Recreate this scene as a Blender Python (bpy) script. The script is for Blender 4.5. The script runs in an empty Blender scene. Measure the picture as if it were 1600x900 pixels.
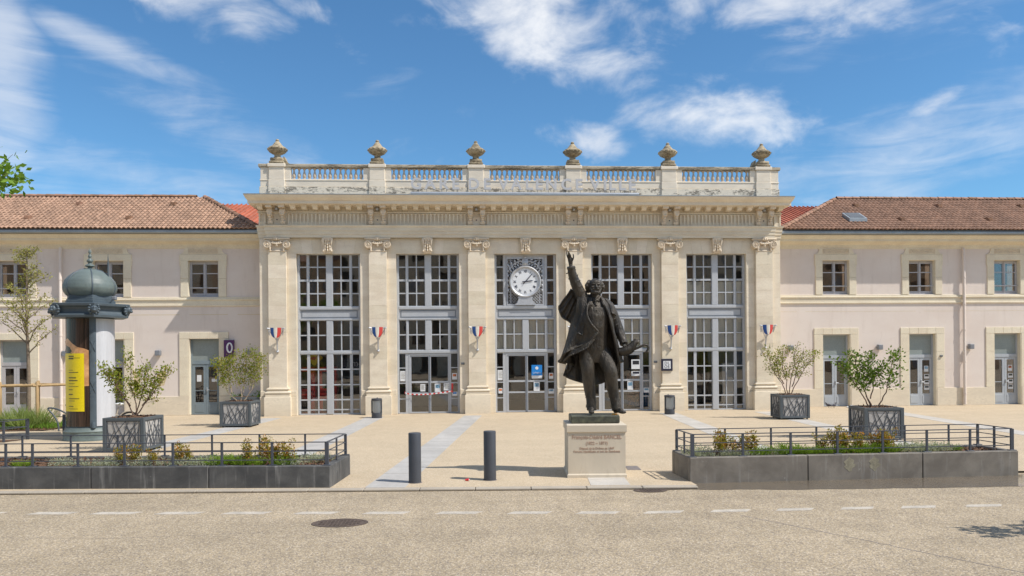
import bpy, bmesh, math, random
from mathutils import Vector, Matrix, noise as mnoise
rad = math.radians
SC = bpy.context.scene
COL = SC.collection

# ------------------------------------------------------------------ camera
CAM_LOC = Vector((-2.384, -31.6, 2.4)); YAW = rad(3.64); ROLL = 0.0084
cam_d = bpy.data.cameras.new("camera"); cam = bpy.data.objects.new("camera", cam_d); COL.objects.link(cam)
_r = Vector((math.cos(YAW), -math.sin(YAW), 0)); _f = Vector((math.sin(YAW), math.cos(YAW), 0)); _u = Vector((0, 0, 1))
_r2 = _r * math.cos(ROLL) - _u * math.sin(ROLL); _u2 = _u * math.cos(ROLL) + _r * math.sin(ROLL)
cam.matrix_world = Matrix(((_r2.x, _u2.x, -_f.x, CAM_LOC.x), (_r2.y, _u2.y, -_f.y, CAM_LOC.y), (_r2.z, _u2.z, -_f.z, CAM_LOC.z), (0, 0, 0, 1)))
cam_d.sensor_width = 36.0; cam_d.lens = 36.0 * 1200 / 1600; cam_d.shift_y = 104 / 1600
cam_d.clip_start = 0.1; cam_d.clip_end = 3000
SC.camera = cam

# ------------------------------------------------------------------ light
SUN_B = rad(26); SUN_EL = rad(52)          # horizontal angle from the facade plane, height
to_sun = Vector((math.cos(SUN_B) * math.cos(SUN_EL), -math.sin(SUN_B) * math.cos(SUN_EL), math.sin(SUN_EL)))
sun_d = bpy.data.lights.new("sun", 'SUN'); sun_d.energy = 3.2; sun_d.angle = rad(0.53); sun_d.color = (1.0, 0.95, 0.88)
sun = bpy.data.objects.new("sun", sun_d); COL.objects.link(sun)
sun.rotation_euler = to_sun.to_track_quat('Z', 'Y').to_euler(); sun.location = (20, -20, 30)
SC.view_settings.view_transform = 'Standard'; SC.view_settings.look = 'None'
SC.view_settings.exposure = 0.62; SC.view_settings.gamma = 1.0
SKY_STRENGTH = 0.15

class NT:
    """small node-tree helper"""
    def __init__(s, nt): s.nt = nt
    def n(s, t, **kw):
        nd = s.nt.nodes.new(t)
        for k, v in kw.items(): setattr(nd, k, v)
        return nd
    def l(s, a, b): s.nt.links.new(a, b)
    def put(s, sock, v):
        if hasattr(v, 'is_linked') or isinstance(v, bpy.types.NodeSocket): s.l(v, sock)
        else: sock.default_value = v
    def math(s, op, a, b=None, c=None, clamp=False):
        nd = s.n('ShaderNodeMath', operation=op, use_clamp=clamp)
        s.put(nd.inputs[0], a)
        if b is not None: s.put(nd.inputs[1], b)
        if c is not None: s.put(nd.inputs[2], c)
        return nd.outputs[0]
    def smooth(s, v, a, b, o0=0.0, o1=1.0):
        nd = s.n('ShaderNodeMapRange', interpolation_type='SMOOTHSTEP')
        s.put(nd.inputs['Value'], v); nd.inputs['From Min'].default_value = a; nd.inputs['From Max'].default_value = b
        nd.inputs['To Min'].default_value = o0; nd.inputs['To Max'].default_value = o1
        return nd.outputs[0]
    def mix(s, fac, a, b, blend='MIX'):
        nd = s.n('ShaderNodeMix', data_type='RGBA', blend_type=blend)
        s.put(nd.inputs[0], fac)
        for sock, v in ((nd.inputs[6], a), (nd.inputs[7], b)):
            if isinstance(v, (tuple, list)): sock.default_value = (v[0], v[1], v[2], 1)
            else: s.l(v, sock)
        return nd.outputs[2]
    def noise(s, vec, scale, detail=4, rough=0.55, dist=0.0, out=0):
        nd = s.n('ShaderNodeTexNoise'); s.put(nd.inputs['Vector'], vec) if vec is not None else None
        nd.inputs['Scale'].default_value = scale; nd.inputs['Detail'].default_value = detail
        nd.inputs['Roughness'].default_value = rough; nd.inputs['Distortion'].default_value = dist
        return nd.outputs[out]
    def mapping(s, vec, loc=(0, 0, 0), rot=(0, 0, 0), scale=(1, 1, 1)):
        nd = s.n('ShaderNodeMapping'); s.l(vec, nd.inputs[0])
        nd.inputs['Location'].default_value = loc; nd.inputs['Rotation'].default_value = rot; nd.inputs['Scale'].default_value = scale
        return nd.outputs[0]
    def xyz(s, vec):
        nd = s.n('ShaderNodeSeparateXYZ'); s.l(vec, nd.inputs[0]); return nd.outputs
    def comb(s, x, y, z=0.0):
        nd = s.n('ShaderNodeCombineXYZ')
        for i, v in enumerate((x, y, z)): s.put(nd.inputs[i], v)
        return nd.outputs[0]

# ------------------------------------------------------------------ sky
def make_world():
    w = bpy.data.worlds.new("World"); SC.world = w; w.use_nodes = True
    nt = w.node_tree; nt.nodes.clear(); N = NT(nt)
    sky = N.n('ShaderNodeTexSky', sky_type='NISHITA')
    sky.sun_disc = False; sky.sun_elevation = SUN_EL
    sky.sun_rotation = math.atan2(to_sun.x, to_sun.y)
    sky.air_density = 1.0; sky.dust_density = 0.25; sky.ozone_density = 2.2; sky.altitude = 100
    tc = N.n('ShaderNodeTexCoord'); d = tc.outputs['Generated']
    X, Y, Z = N.xyz(d)
    az = N.math('ARCTAN2', X, Y); el = N.math('ARCSINE', Z)
    ae = N.comb(az, el)
    fl = N.noise(N.mapping(ae, scale=(1.0, 1.7, 1)), 9.0, 9, 0.58, 0.35)
    fl2 = N.noise(N.mapping(ae, loc=(3.1, 1.7, 0), scale=(1.0, 1.5, 1)), 3.0, 5, 0.55, 0.2)
    wisp = N.noise(N.mapping(ae, loc=(0.3, 0.2, 0), rot=(0, 0, rad(-14)), scale=(1.0, 5.0, 1)), 7.0, 7, 0.6, 0.8)
    # cumulus and cirrus patches: azimuth, elevation, half sizes, tilt, weight (radians)
    puffs = [(-.375, .425, .075, .040, -20, .80), (-.27, .40, .055, .03, -35, .55), (.110, .415, .125, .055, -8, 1.0), (.17, .36, .075, .03, -12, .75),
             (.33, .44, .075, .03, 0, .85), (.445, .42, .115, .042, -3, 1.05), (.18, .268, .055, .020, -12, .78),
             (.315, .278, .115, .034, -5, .72), (.325, .335, .02, .01, 0, .6), (.585, .435, .032, .015, 0, .85), (.575, .277, .032, .014, 15, .80),
             (-.20, .415, .05, .010, -15, .5)]
    wisps = [(-.525, .34, .040, .13, 6, .95), (-.535, .24, .035, .05, 20, .7), (-.42, .345, .11, .016, -16, .85), (-.28, .26, .17, .035, -24, .5), (-.33, .21, .10, .02, -5, .35),
             (.58, .235, .22, .05, 12, .62), (-.36, .20, .2, .035, -6, .5), (.52, .36, .16, .035, 8, .3), (-.09, .34, .06, .012, 18, .35), (-.62, .40, .1, .05, 0, .5)]
    def field(lst):
        tot = None
        for (a, e, ra, re, t, w_) in lst:
            m = N.mapping(ae, loc=(-a, -e, 0)); m = N.mapping(m, rot=(0, 0, -rad(t))); m = N.mapping(m, scale=(1 / ra / 1.25, 1 / re / 1.3, 1))
            ln = N.n('ShaderNodeVectorMath', operation='LENGTH'); N.l(m, ln.inputs[0])
            v = N.math('MULTIPLY', N.smooth(ln.outputs['Value'], 1.5, 0.0), w_)
            tot = v if tot is None else N.math('MAXIMUM', tot, v)
        return tot
    P = field(puffs); Wf = field(wisps)
    # the wider sky, beyond the picture, carries denser cloud, added to brighten the shade
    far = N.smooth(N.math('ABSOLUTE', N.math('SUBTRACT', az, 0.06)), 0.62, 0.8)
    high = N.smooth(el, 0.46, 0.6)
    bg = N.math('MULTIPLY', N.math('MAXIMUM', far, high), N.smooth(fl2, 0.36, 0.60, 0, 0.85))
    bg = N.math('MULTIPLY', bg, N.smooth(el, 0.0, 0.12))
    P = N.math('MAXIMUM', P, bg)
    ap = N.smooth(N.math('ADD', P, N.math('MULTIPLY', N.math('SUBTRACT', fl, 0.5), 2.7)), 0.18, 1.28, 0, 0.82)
    aw = N.smooth(N.math('ADD', Wf, N.math('MULTIPLY', N.math('SUBTRACT', N.math('ADD', N.math('MULTIPLY', wisp, .55), N.math('MULTIPLY', fl, .45)), 0.5), 2.0)), 0.12, 1.1, 0, 0.50)
    aw = N.math('MULTIPLY', aw, N.smooth(Wf, 0.02, 0.25))
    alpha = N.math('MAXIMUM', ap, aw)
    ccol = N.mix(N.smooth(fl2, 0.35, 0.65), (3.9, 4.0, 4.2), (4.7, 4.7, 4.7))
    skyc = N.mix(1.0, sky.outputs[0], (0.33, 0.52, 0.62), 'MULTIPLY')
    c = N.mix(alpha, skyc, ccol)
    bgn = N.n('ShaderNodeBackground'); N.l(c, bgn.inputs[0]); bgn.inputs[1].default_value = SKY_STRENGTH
    out = N.n('ShaderNodeOutputWorld'); N.l(bgn.outputs[0], out.inputs[0])
make_world()

# ------------------------------------------------------------------ materials
MATS = {}
def base_mat(name):
    m = bpy.data.materials.new(name); m.use_nodes = True
    nt = m.node_tree; nt.nodes.clear(); N = NT(nt)
    b = N.n('ShaderNodeBsdfPrincipled'); o = N.n('ShaderNodeOutputMaterial'); N.l(b.outputs[0], o.inputs[0])
    g = N.n('ShaderNodeNewGeometry')
    MATS[name] = m
    return m, N, b, g
def set_bump(N, b, h, strength, dist):
    bp = N.n('ShaderNodeBump'); bp.inputs['Strength'].default_value = strength; bp.inputs['Distance'].default_value = dist
    N.l(h, bp.inputs['Height']); N.l(bp.outputs[0], b.inputs['Normal'])
def mul(c, k): return tuple(x * k for x in c)
def mat(name, col, rough=0.6, var=0.12, scale=3.0, metal=0.0, bump=0.0, bscale=40, col2=None, spec=None, island=0.0, stretch=(1, 1, 1), fine=0.06, objrand=0.0):
    """one coloured surface with broad and fine variation of its own"""
    m, N, b, g = base_mat(name)
    pos = N.mapping(g.outputs['Position'], scale=stretch)
    n1 = N.noise(pos, scale, 5, 0.6); n2 = N.noise(pos, scale * 14, 3, 0.6)
    c = N.mix(N.smooth(n1, 0.3, 0.7), mul(col, 1 - var), col2 if col2 else mul(col, 1 + var))
    c = N.mix(1.0, c, N.comb(*([N.smooth(n2, 0.25, 0.75, 1 - fine, 1 + fine)] * 3)), 'MULTIPLY')
    if island:
        c = N.mix(1.0, c, N.comb(*([N.smooth(g.outputs['Random Per Island'], 0, 1, 1 - island, 1 + island)] * 3)), 'MULTIPLY')
    if objrand:
        oi = N.n('ShaderNodeObjectInfo')
        c = N.mix(1.0, c, N.comb(N.smooth(oi.outputs['Random'], 0, 1, 1 - objrand, 1 + objrand), N.smooth(oi.outputs['Random'], 0, 1, 1 - objrand, 1 + objrand), N.smooth(oi.outputs['Random'], 0, 1, 1 - objrand * 1.6, 1 + objrand)), 'MULTIPLY')
    N.l(c, b.inputs['Base Color']); b.inputs['Roughness'].default_value = rough; b.inputs['Metallic'].default_value = metal
    if spec is not None: b.inputs['Specular IOR Level'].default_value = spec
    if bump: set_bump(N, b, N.noise(pos, bscale, 4, 0.6), bump, 0.01)
    return m

STONE = (0.745, 0.638, 0.495)
mat('limestone', STONE, 0.85, 0.07, 1.3, bump=0.25, bscale=22, stretch=(1, 1, 2.2), objrand=0.055, col2=(0.785, 0.692, 0.55))
def stained(name, col, amt, lo, hi, dark=(0.11, 0.095, 0.075), sc=(1.4, 1.4, 3.0)):
    m, N, b, g = base_mat(name)
    pos = N.mapping(g.outputs['Position'], scale=sc)
    n1 = N.noise(pos, 1.1, 4, 0.6); n2 = N.noise(pos, 5.5, 8, 0.72, 0.6); n3 = N.noise(g.outputs['Position'], 30, 3)
    c = N.mix(N.smooth(n1, .3, .7), mul(col, .92), mul(col, 1.08))
    st = N.math('MULTIPLY', N.smooth(N.math('ADD', N.math('MULTIPLY', n1, .55), N.math('MULTIPLY', n2, .6)), lo, hi), amt)
    st = N.math('MULTIPLY', st, N.smooth(n3, 0.25, 0.6, 0.55, 1.0))
    c = N.mix(st, c, dark)
    N.l(c, b.inputs['Base Color']); b.inputs['Roughness'].default_value = 0.88
    set_bump(N, b, n2, 0.25, 0.01)
stained('stained_limestone', (0.74, 0.66, 0.53), 0.95, 0.545, 0.66)
stained('lichen_limestone', (0.44, 0.36, 0.24), 0.85, 0.50, 0.66, (0.10, 0.078, 0.045))
stained('rail_limestone', (0.50, 0.43, 0.32), 0.9, 0.51, 0.64, (0.10, 0.085, 0.06), (1.0, 1, 6))
stained('parapet_limestone', (0.74, 0.655, 0.53), 0.35, 0.62, 0.80, (0.25, 0.2, 0.15))
stained('base_limestone', (0.70, 0.61, 0.47), 0.30, 0.56, 0.75, (0.28, 0.23, 0.17))
mat('carved_limestone', (0.68, 0.57, 0.43), 0.85, 0.10, 6, bump=0.3, bscale=30)
mat('balusters', (0.56, 0.46, 0.35), 0.85, 0.08, 4)
mat('wing_stone', (0.74, 0.645, 0.49), 0.85, 0.07, 1.5, bump=0.2, bscale=25, col2=(0.76, 0.68, 0.52))
# stucco with faint wandering cracks and stains
m, N, b, g = base_mat('stucco')
pos = g.outputs['Position']
n1 = N.noise(N.mapping(pos, scale=(.6, .6, 1)), 0.9, 5, .6); n2 = N.noise(pos, 55, 3); n3 = N.noise(N.mapping(pos, scale=(2.2, 1, .35)), 1.5, 5, .65)
c = N.mix(N.smooth(n1, .3, .7), (0.70, 0.605, 0.535), (0.745, 0.66, 0.59))
c = N.mix(N.smooth(n3, .52, .76, 0, .34), c, (0.54, .45, .38)); c = N.mix(N.smooth(N.noise(N.mapping(pos, scale=(1, 1, 1)), 2.6, 6, .7, .8), .60, .70, 0, .22), c, (.50, .40, .33))
c = N.mix(N.smooth(n2, .3, .7, 0, .10), c, (0.45, .36, .30))
N.l(c, b.inputs['Base Color']); b.inputs['Roughness'].default_value = .92; set_bump(N, b, n2, .25, .006)
mat('faded_paint', (0.27, 0.245, 0.175), 0.85, 0.25, 14, fine=.2)
mat('patch_plaster', (0.62, 0.50, 0.30), 0.9, 0.05, 8)
mat('frame_grey', (0.44, 0.455, 0.475), 0.5, 0.04, 2)
mat('frame_line', (0.17, 0.19, 0.22), 0.5, 0.04, 2)
mat('door_blue', (0.19, 0.235, 0.26), 0.5, 0.06, 2)
mat('door_pale', (0.40, 0.43, 0.46), 0.5, 0.05, 2)
mat('window_pale', (0.42, 0.41, 0.42), 0.55, 0.05, 2)
mat('transom_panel', (0.25, 0.285, 0.275), 0.35, 0.06, 1.5)
mat('blind', (0.78, 0.75, 0.66), 0.8, 0.05, 2.5, stretch=(4, 1, .5))
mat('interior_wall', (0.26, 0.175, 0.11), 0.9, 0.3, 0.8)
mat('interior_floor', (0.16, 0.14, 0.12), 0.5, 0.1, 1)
mat('machine_red', (0.72, 0.03, 0.032), 0.35, 0.1, 2)
mat('dark_plastic', (0.02, 0.021, 0.024), 0.35, 0.1, 3)
mat('sign_white', (0.74, 0.75, 0.76), 0.45, 0.02, 3)
mat('sign_letter', (0.50, 0.50, 0.51), 0.4, 0.03, 3)
mat('steel_tube', (0.55, 0.56, 0.57), 0.35, 0.05, 3, metal=0.6)
mat('zinc', (0.30, 0.335, 0.36), 0.5, 0.12, 1.2, metal=0.3)
mat('zinc_dark', (0.115, 0.125, 0.135), 0.55, 0.15, 1.2, metal=0.2)
mat('flag_blue', (0.022, 0.085, 0.30), 0.45, 0.05, 6); mat('flag_white', (0.72, 0.68, 0.58), 0.5, 0.04, 6); mat('flag_red', (0.55, 0.05, 0.04), 0.45, 0.05, 6)
mat('galvanised', (0.50, 0.51, 0.53), 0.45, 0.1, 8, metal=0.4)
mat('anthracite', (0.058, 0.063, 0.075), 0.5, 0.08, 3, bump=0.05, bscale=200)
mat('rail_metal', (0.065, 0.072, 0.088), 0.45, 0.06, 3)
mat('motif_metal', (0.075, 0.085, 0.098), 0.5, 0.06, 3)
mat('planter_panel', (0.42, 0.40, 0.375), 0.6, 0.05, 3)
mat('planter_metal', (0.080, 0.095, 0.105), 0.5, 0.06, 3)
mat('kiosk_green', (0.125, 0.155, 0.145), 0.5, 0.14, 4, bump=0.1, bscale=60)
mat('kiosk_trim', (0.07, 0.092, 0.108), 0.48, 0.12, 5)
mat('kiosk_pale', (0.53, 0.53, 0.545), 0.35, 0.06, 1.5, stretch=(5, 5, .4))
mat('poster_yellow', (0.80, 0.62, 0.008), 0.35, 0.02, 2)
mat('poster_ink', (0.10, 0.085, 0.02), 0.5, 0.02, 2)
mat('poster_brown', (0.045, 0.026, 0.018), 0.25, 0.75, 2.5, stretch=(9, 9, .25))
mat('poster_skin', (0.58, 0.27, 0.11), 0.3, 0.28, 4, col2=(0.72, 0.40, 0.19))
mat('soil', (0.115, 0.062, 0.034), 0.95, 0.35, 9, bump=0.9, bscale=60, island=0.5)
mat('timber', (0.40, 0.27, 0.13), 0.75, 0.15, 6, stretch=(1, 1, .2))
mat('bark_grey', (0.20, 0.155, 0.11), 0.9, 0.2, 12)
mat('bark_red', (0.17, 0.105, 0.075), 0.85, 0.25, 14)
mat('bark_pale', (0.42, 0.33, 0.23), 0.85, 0.25, 14)
mat('lamp_grey', (0.20, 0.21, 0.23), 0.5, 0.1, 4)
mat('purple', (0.085, 0.022, 0.105), 0.4, 0.05, 4)
mat('navy', (0.022, 0.022, 0.045), 0.4, 0.05, 4)
mat('sign_blue', (0.015, 0.22, 0.62), 0.4, 0.05, 4)
mat('paper', (0.70, 0.71, 0.72), 0.7, 0.02, 4)
mat('picture_print', (0.16, 0.30, 0.42), 0.5, 0.7, 16)
mat('orange_print', (0.42, 0.13, 0.05), 0.5, 0.8, 14)
mat('tape_red', (0.62, 0.045, 0.04), 0.5, 0.03, 4)
mat('sign_yellow', (0.70, 0.50, 0.02), 0.4, 0.05, 4)
mat('ink', (0.02, 0.02, 0.025), 0.5, 0.02, 4)
mat('inscription', (0.40, 0.26, 0.19), 0.7, 0.15, 9)
stained('pedestal_stone', (0.62, 0.54, 0.42), 0.42, 0.55, 0.76, (0.30, 0.24, 0.16), (1.6, 1.6, .55))
mat('asphalt_patch', (0.19, 0.165, 0.155), 0.85, 0.12, 8, bump=.5, bscale=90)
mat('cast_iron', (0.10, 0.072, 0.055), 0.6, 0.2, 9, bump=.5, bscale=90)
mat('white_plastic', (0.74, 0.74, 0.74), 0.4, 0.03, 4)
mat('cream_paint', (0.52, 0.45, 0.36), 0.4, 0.05, 4)
mat('rubber', (0.018, 0.018, 0.018), 0.7, 0.1, 6)
mat('pigeon_grey', (0.06, 0.06, 0.075), 0.7, 0.4, 18)
mat('red_metal', (0.42, 0.125, 0.065), 0.6, 0.18, 1.6, island=0.12)
mat('tile', (0.268, 0.152, 0.098), 0.85, 0.12, 1.1, island=0.15, bump=0.2, bscale=40)
mat('tile_pale', (0.335, 0.205, 0.135), 0.85, 0.12, 1.1, island=0.15, bump=0.2, bscale=40)
mat('ridge_tile', (0.29, 0.16, 0.105), 0.85, 0.2, 3, objrand=0.18)
mat('road_paint', (0.47, 0.42, 0.35), 0.8, 0.16, 5, bump=.6, bscale=90, fine=0.2)
mat('opposite_ochre', (0.62, 0.42, 0.27), 0.9, 0.15, 0.5)
mat('opposite_stone', (0.68, 0.56, 0.42), 0.9, 0.1, 0.5)
mat('shutter', (0.05, 0.055, 0.05), 0.7, 0.2, 3)
# bronze with brown and greenish weathering
m, N, b, g = base_mat('bronze')
pos = g.outputs['Position']
n1 = N.noise(N.mapping(pos, scale=(1, 1, .45)), 4.5, 6, .65); n2 = N.noise(N.mapping(pos, scale=(1.4, 1.4, .5)), 16, 5, .65, .6)
c = N.mix(N.smooth(n1, .32, .68), (0.027, 0.023, 0.019), (0.080, 0.065, 0.048))
c = N.mix(N.smooth(n2, .54, .76, 0, .6), c, (0.095, .098, .072))
N.l(c, b.inputs['Base Color']); b.inputs['Metallic'].default_value = .35; N.l(N.smooth(n2, .3, .7, .34, .55), b.inputs['Roughness'])
set_bump(N, b, N.math('ADD', n2, N.math('MULTIPLY', n1, 1.2)), .9, .03)
m, N, b, g = base_mat('bronze_plinth')
n1 = N.noise(g.outputs['Position'], 7, 6, .65)
N.l(N.mix(N.smooth(n1, .35, .65), (0.035, 0.036, 0.028), (0.095, 0.10, 0.065)), b.inputs['Base Color']); b.inputs['Roughness'].default_value = .55
set_bump(N, b, n1, .3, .01)
# concrete of the beds: drips, bug holes
def concrete(name, c0, c1):
    m, N, b, g = base_mat(name)
    pos = g.outputs['Position']
    n1 = N.noise(N.mapping(pos, scale=(1, 1, 1.2)), 1.6, 6, .65, .4); n2 = N.noise(N.mapping(pos, scale=(9, 9, .7)), 1.3, 4, .6); n3 = N.noise(pos, 70, 2)
    v = N.n('ShaderNodeTexVoronoi'); N.l(pos, v.inputs['Vector']); v.inputs['Scale'].default_value = 11
    c = N.mix(N.smooth(n1, .3, .7), c0, c1)
    c = N.mix(N.smooth(n2, .54, .78, 0, .6), c, (.36, .35, .33)); c = N.mix(N.smooth(N.noise(N.mapping(pos, scale=(2.2, 2.2, 5)), 1.3, 6, .7, 1.2), .64, .72, 0, .5), c, (.42, .41, .39)); c = N.mix(N.smooth(N.noise(pos, .9, 4, .6), .5, .7, 0, .45), c, mul(c0, .6))
    hole = N.math('MULTIPLY', N.smooth(v.outputs['Distance'], .10, .06), N.smooth(n1, .45, .6))
    c = N.mix(N.math('MULTIPLY', hole, .75), c, (.03, .03, .03))
    c = N.mix(N.smooth(n3, .3, .7, 0, .12), c, (.09, .09, .085))
    N.l(c, b.inputs['Base Color']); b.inputs['Roughness'].default_value = .8; set_bump(N, b, n3, .2, .005)
concrete('concrete_dark', (0.060, 0.060, 0.060), (0.125, 0.122, 0.116))
concrete('concrete_grey', (0.155, 0.135, 0.112), (0.25, 0.222, 0.185))
# glass: clear sheet, mirror-like reflection at its real strength and over
def glass(name, tint, refl):
    m = bpy.data.materials.new(name); m.use_nodes = True; nt = m.node_tree; nt.nodes.clear(); N = NT(nt); MATS[name] = m
    t = N.n('ShaderNodeBsdfTransparent'); t.inputs[0].default_value = (*tint, 1)
    gl = N.n('ShaderNodeBsdfGlossy'); gl.inputs['Roughness'].default_value = 0.01; gl.inputs[0].default_value = (.95, .97, 1, 1)
    lw = N.n('ShaderNodeFresnel'); lw.inputs[0].default_value = 1.5
    f = N.math('ADD', lw.outputs[0], refl, clamp=True)
    g = N.n('ShaderNodeNewGeometry')
    bp = N.n('ShaderNodeBump'); bp.inputs['Strength'].default_value = .04; bp.inputs['Distance'].default_value = .02
    N.l(N.noise(g.outputs['Position'], 1.6, 2), bp.inputs['Height'])
    oi = N.n('ShaderNodeObjectInfo'); wn = N.n('ShaderNodeTexWhiteNoise', noise_dimensions='1D'); N.l(oi.outputs['Random'], wn.inputs['W'])
    jx = N.n('ShaderNodeVectorMath', operation='MULTIPLY_ADD'); N.l(wn.outputs['Color'], jx.inputs[0]); jx.inputs[1].default_value = (.016, 0, .012); jx.inputs[2].default_value = (-.008, 0, -.006)
    ad = N.n('ShaderNodeVectorMath', operation='ADD'); N.l(bp.outputs[0], ad.inputs[0]); N.l(jx.outputs[0], ad.inputs[1])
    nn = N.n('ShaderNodeVectorMath', operation='NORMALIZE'); N.l(ad.outputs[0], nn.inputs[0]); N.l(nn.outputs[0], gl.inputs['Normal'])
    mx = N.n('ShaderNodeMixShader'); N.l(f, mx.inputs[0]); N.l(t.outputs[0], mx.inputs[1]); N.l(gl.outputs[0], mx.inputs[2])
    o = N.n('ShaderNodeOutputMaterial'); N.l(mx.outputs[0], o.inputs[0])
glass('pane_glass', (.97, .96, .94), .045)
glass('clear_glass', (.93, .95, .94), .02)
# paving: exposed aggregate
def aggregate(name, base, chips, scale, amt, bstr, patchy=0.08):
    m, N, b, g = base_mat(name)
    pos = g.outputs['Position']
    v = N.n('ShaderNodeTexVoronoi'); N.l(pos, v.inputs['Vector']); v.inputs['Scale'].default_value = scale
    w = N.n('ShaderNodeTexWhiteNoise', noise_dimensions='3D'); N.l(v.outputs['Color'], w.inputs['Vector'])
    ramp = N.n('ShaderNodeValToRGB'); N.l(w.outputs['Value'], ramp.inputs[0])
    ramp.color_ramp.interpolation = 'CONSTANT'
    els = ramp.color_ramp.elements
    for i, cc in enumerate(chips):
        e = els[i] if i < 2 else els.new(0.5)
        e.position = i / len(chips); e.color = (*cc, 1)
    n1 = N.noise(pos, .35, 5, .6); n2 = N.noise(N.mapping(pos, scale=(1, .5, 1)), 2.2, 5, .65)
    c = N.mix(N.smooth(v.outputs['Distance'], .30, .62, amt, amt * .25), base, ramp.outputs[0])
    c = N.mix(1.0, c, N.comb(*([N.math('ADD', N.smooth(n1, .3, .7, 1 - patchy, 1), N.smooth(n2, .3, .7, -patchy * .6, patchy * .6))] * 3)), 'MULTIPLY')
    # faint wheel tracks along the street, and scattered dark spots
    tr = N.noise(N.mapping(pos, rot=(0, 0, rad(3.5)), scale=(.05, 1.5, 1)), 1.0, 3, .5)
    vs = N.n('ShaderNodeTexVoronoi'); N.l(pos, vs.inputs['Vector']); vs.inputs['Scale'].default_value = 1.7; vs.inputs['Randomness'].default_value = 1
    sp = N.math('MULTIPLY', N.smooth(N.math('ADD', vs.outputs['Distance'], N.math('MULTIPLY', n2, .08)), .085, .055), .35)
    c = N.mix(1.0, c, N.comb(*([N.math('MULTIPLY', N.smooth(tr, .35, .65, 1 - patchy * .7, 1), N.math('SUBTRACT', 1.0, sp))] * 3)), 'MULTIPLY')
    N.l(c, b.inputs['Base Color']); b.inputs['Roughness'].default_value = .9; b.inputs['Specular IOR Level'].default_value = .25
    set_bump(N, b, v.outputs['Distance'], bstr, .006)
    return m, N, b, c
aggregate('plaza_paving', (0.50, 0.40, 0.272), [(.60, .48, .34), (.46, .36, .24), (.66, .57, .44), (.36, .29, .21)], 60, .75, .3, .06)
aggregate('road_aggregate', (0.375, 0.295, 0.19), [(.55, .45, .315), (.19, .165, .15), (.48, .385, .265), (.32, .27, .215), (.62, .53, .41), (.42, .275, .17)], 50, .95, .6, .12)
aggregate('strip_stone', (0.47, 0.45, 0.42), [(.50, .48, .45), (.42, .40, .38)], 90, .5, .15, .12)
aggregate('strip_stone_pale', (0.54, 0.50, 0.445), [(.58, .54, .48), (.46, .43, .38)], 90, .5, .15, .12)
aggregate('kerb_stone', (0.42, 0.37, 0.30), [(.46, .40, .33), (.36, .32, .27)], 80, .5, .2, .1)
# wet road: darker aggregate under a thin film of water
m, N, b, c = aggregate('wet_road', (0.16, 0.125, 0.085), [(.20, .16, .11), (.11, .095, .08), (.18, .14, .10)], 46, .8, .04, .1)
b.inputs['Roughness'].default_value = .5; b.inputs['Coat Weight'].default_value = 1.0; b.inputs['Coat Roughness'].default_value = .03; b.inputs['Coat IOR'].default_value = 1.33
def leaf(name, c0, c1, tip=None):
    m = bpy.data.materials.new(name); m.use_nodes = True; nt = m.node_tree; nt.nodes.clear(); N = NT(nt); MATS[name] = m
    g = N.n('ShaderNodeNewGeometry'); rnd = g.outputs['Random Per Island']
    c = N.mix(rnd, c0, c1)
    if tip: c = N.mix(N.smooth(N.noise(g.outputs['Position'], 9, 3), .48, .62), c, tip)
    d = N.n('ShaderNodeBsdfPrincipled'); N.l(c, d.inputs['Base Color']); d.inputs['Roughness'].default_value = .6; d.inputs['Specular IOR Level'].default_value = .22
    t = N.n('ShaderNodeBsdfTranslucent'); N.l(N.mix(1.0, c, (1.25, 1.25, .7), 'MULTIPLY'), t.inputs[0])
    mx = N.n('ShaderNodeMixShader'); mx.inputs[0].default_value = .35; N.l(d.outputs[0], mx.inputs[1]); N.l(t.outputs[0], mx.inputs[2])
    o = N.n('ShaderNodeOutputMaterial'); N.l(mx.outputs[0], o.inputs[0])
leaf('leaf_green', (0.075, 0.135, 0.018), (0.17, 0.25, 0.04))
leaf('leaf_olive', (0.13, 0.18, 0.014), (0.28, 0.33, 0.04), (0.30, 0.24, 0.04))
leaf('leaf_young', (0.22, 0.23, 0.05), (0.40, 0.37, 0.12))
leaf('leaf_orange', (0.17, 0.17, 0.02), (0.36, 0.30, 0.04), (0.42, 0.19, 0.04))
leaf('leaf_lime', (0.15, 0.25, 0.02), (0.30, 0.42, 0.06))
leaf('leaf_silver', (0.30, 0.33, 0.24), (0.50, 0.52, 0.40))
leaf('leaf_bright', (0.10, 0.20, 0.02), (0.22, 0.34, 0.055))
leaf('leaf_grass', (0.18, 0.25, 0.06), (0.36, 0.43, 0.15))
leaf('dry_leaf', (0.25, 0.15, 0.07), (0.35, 0.23, 0.12))
M = MATS

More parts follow.
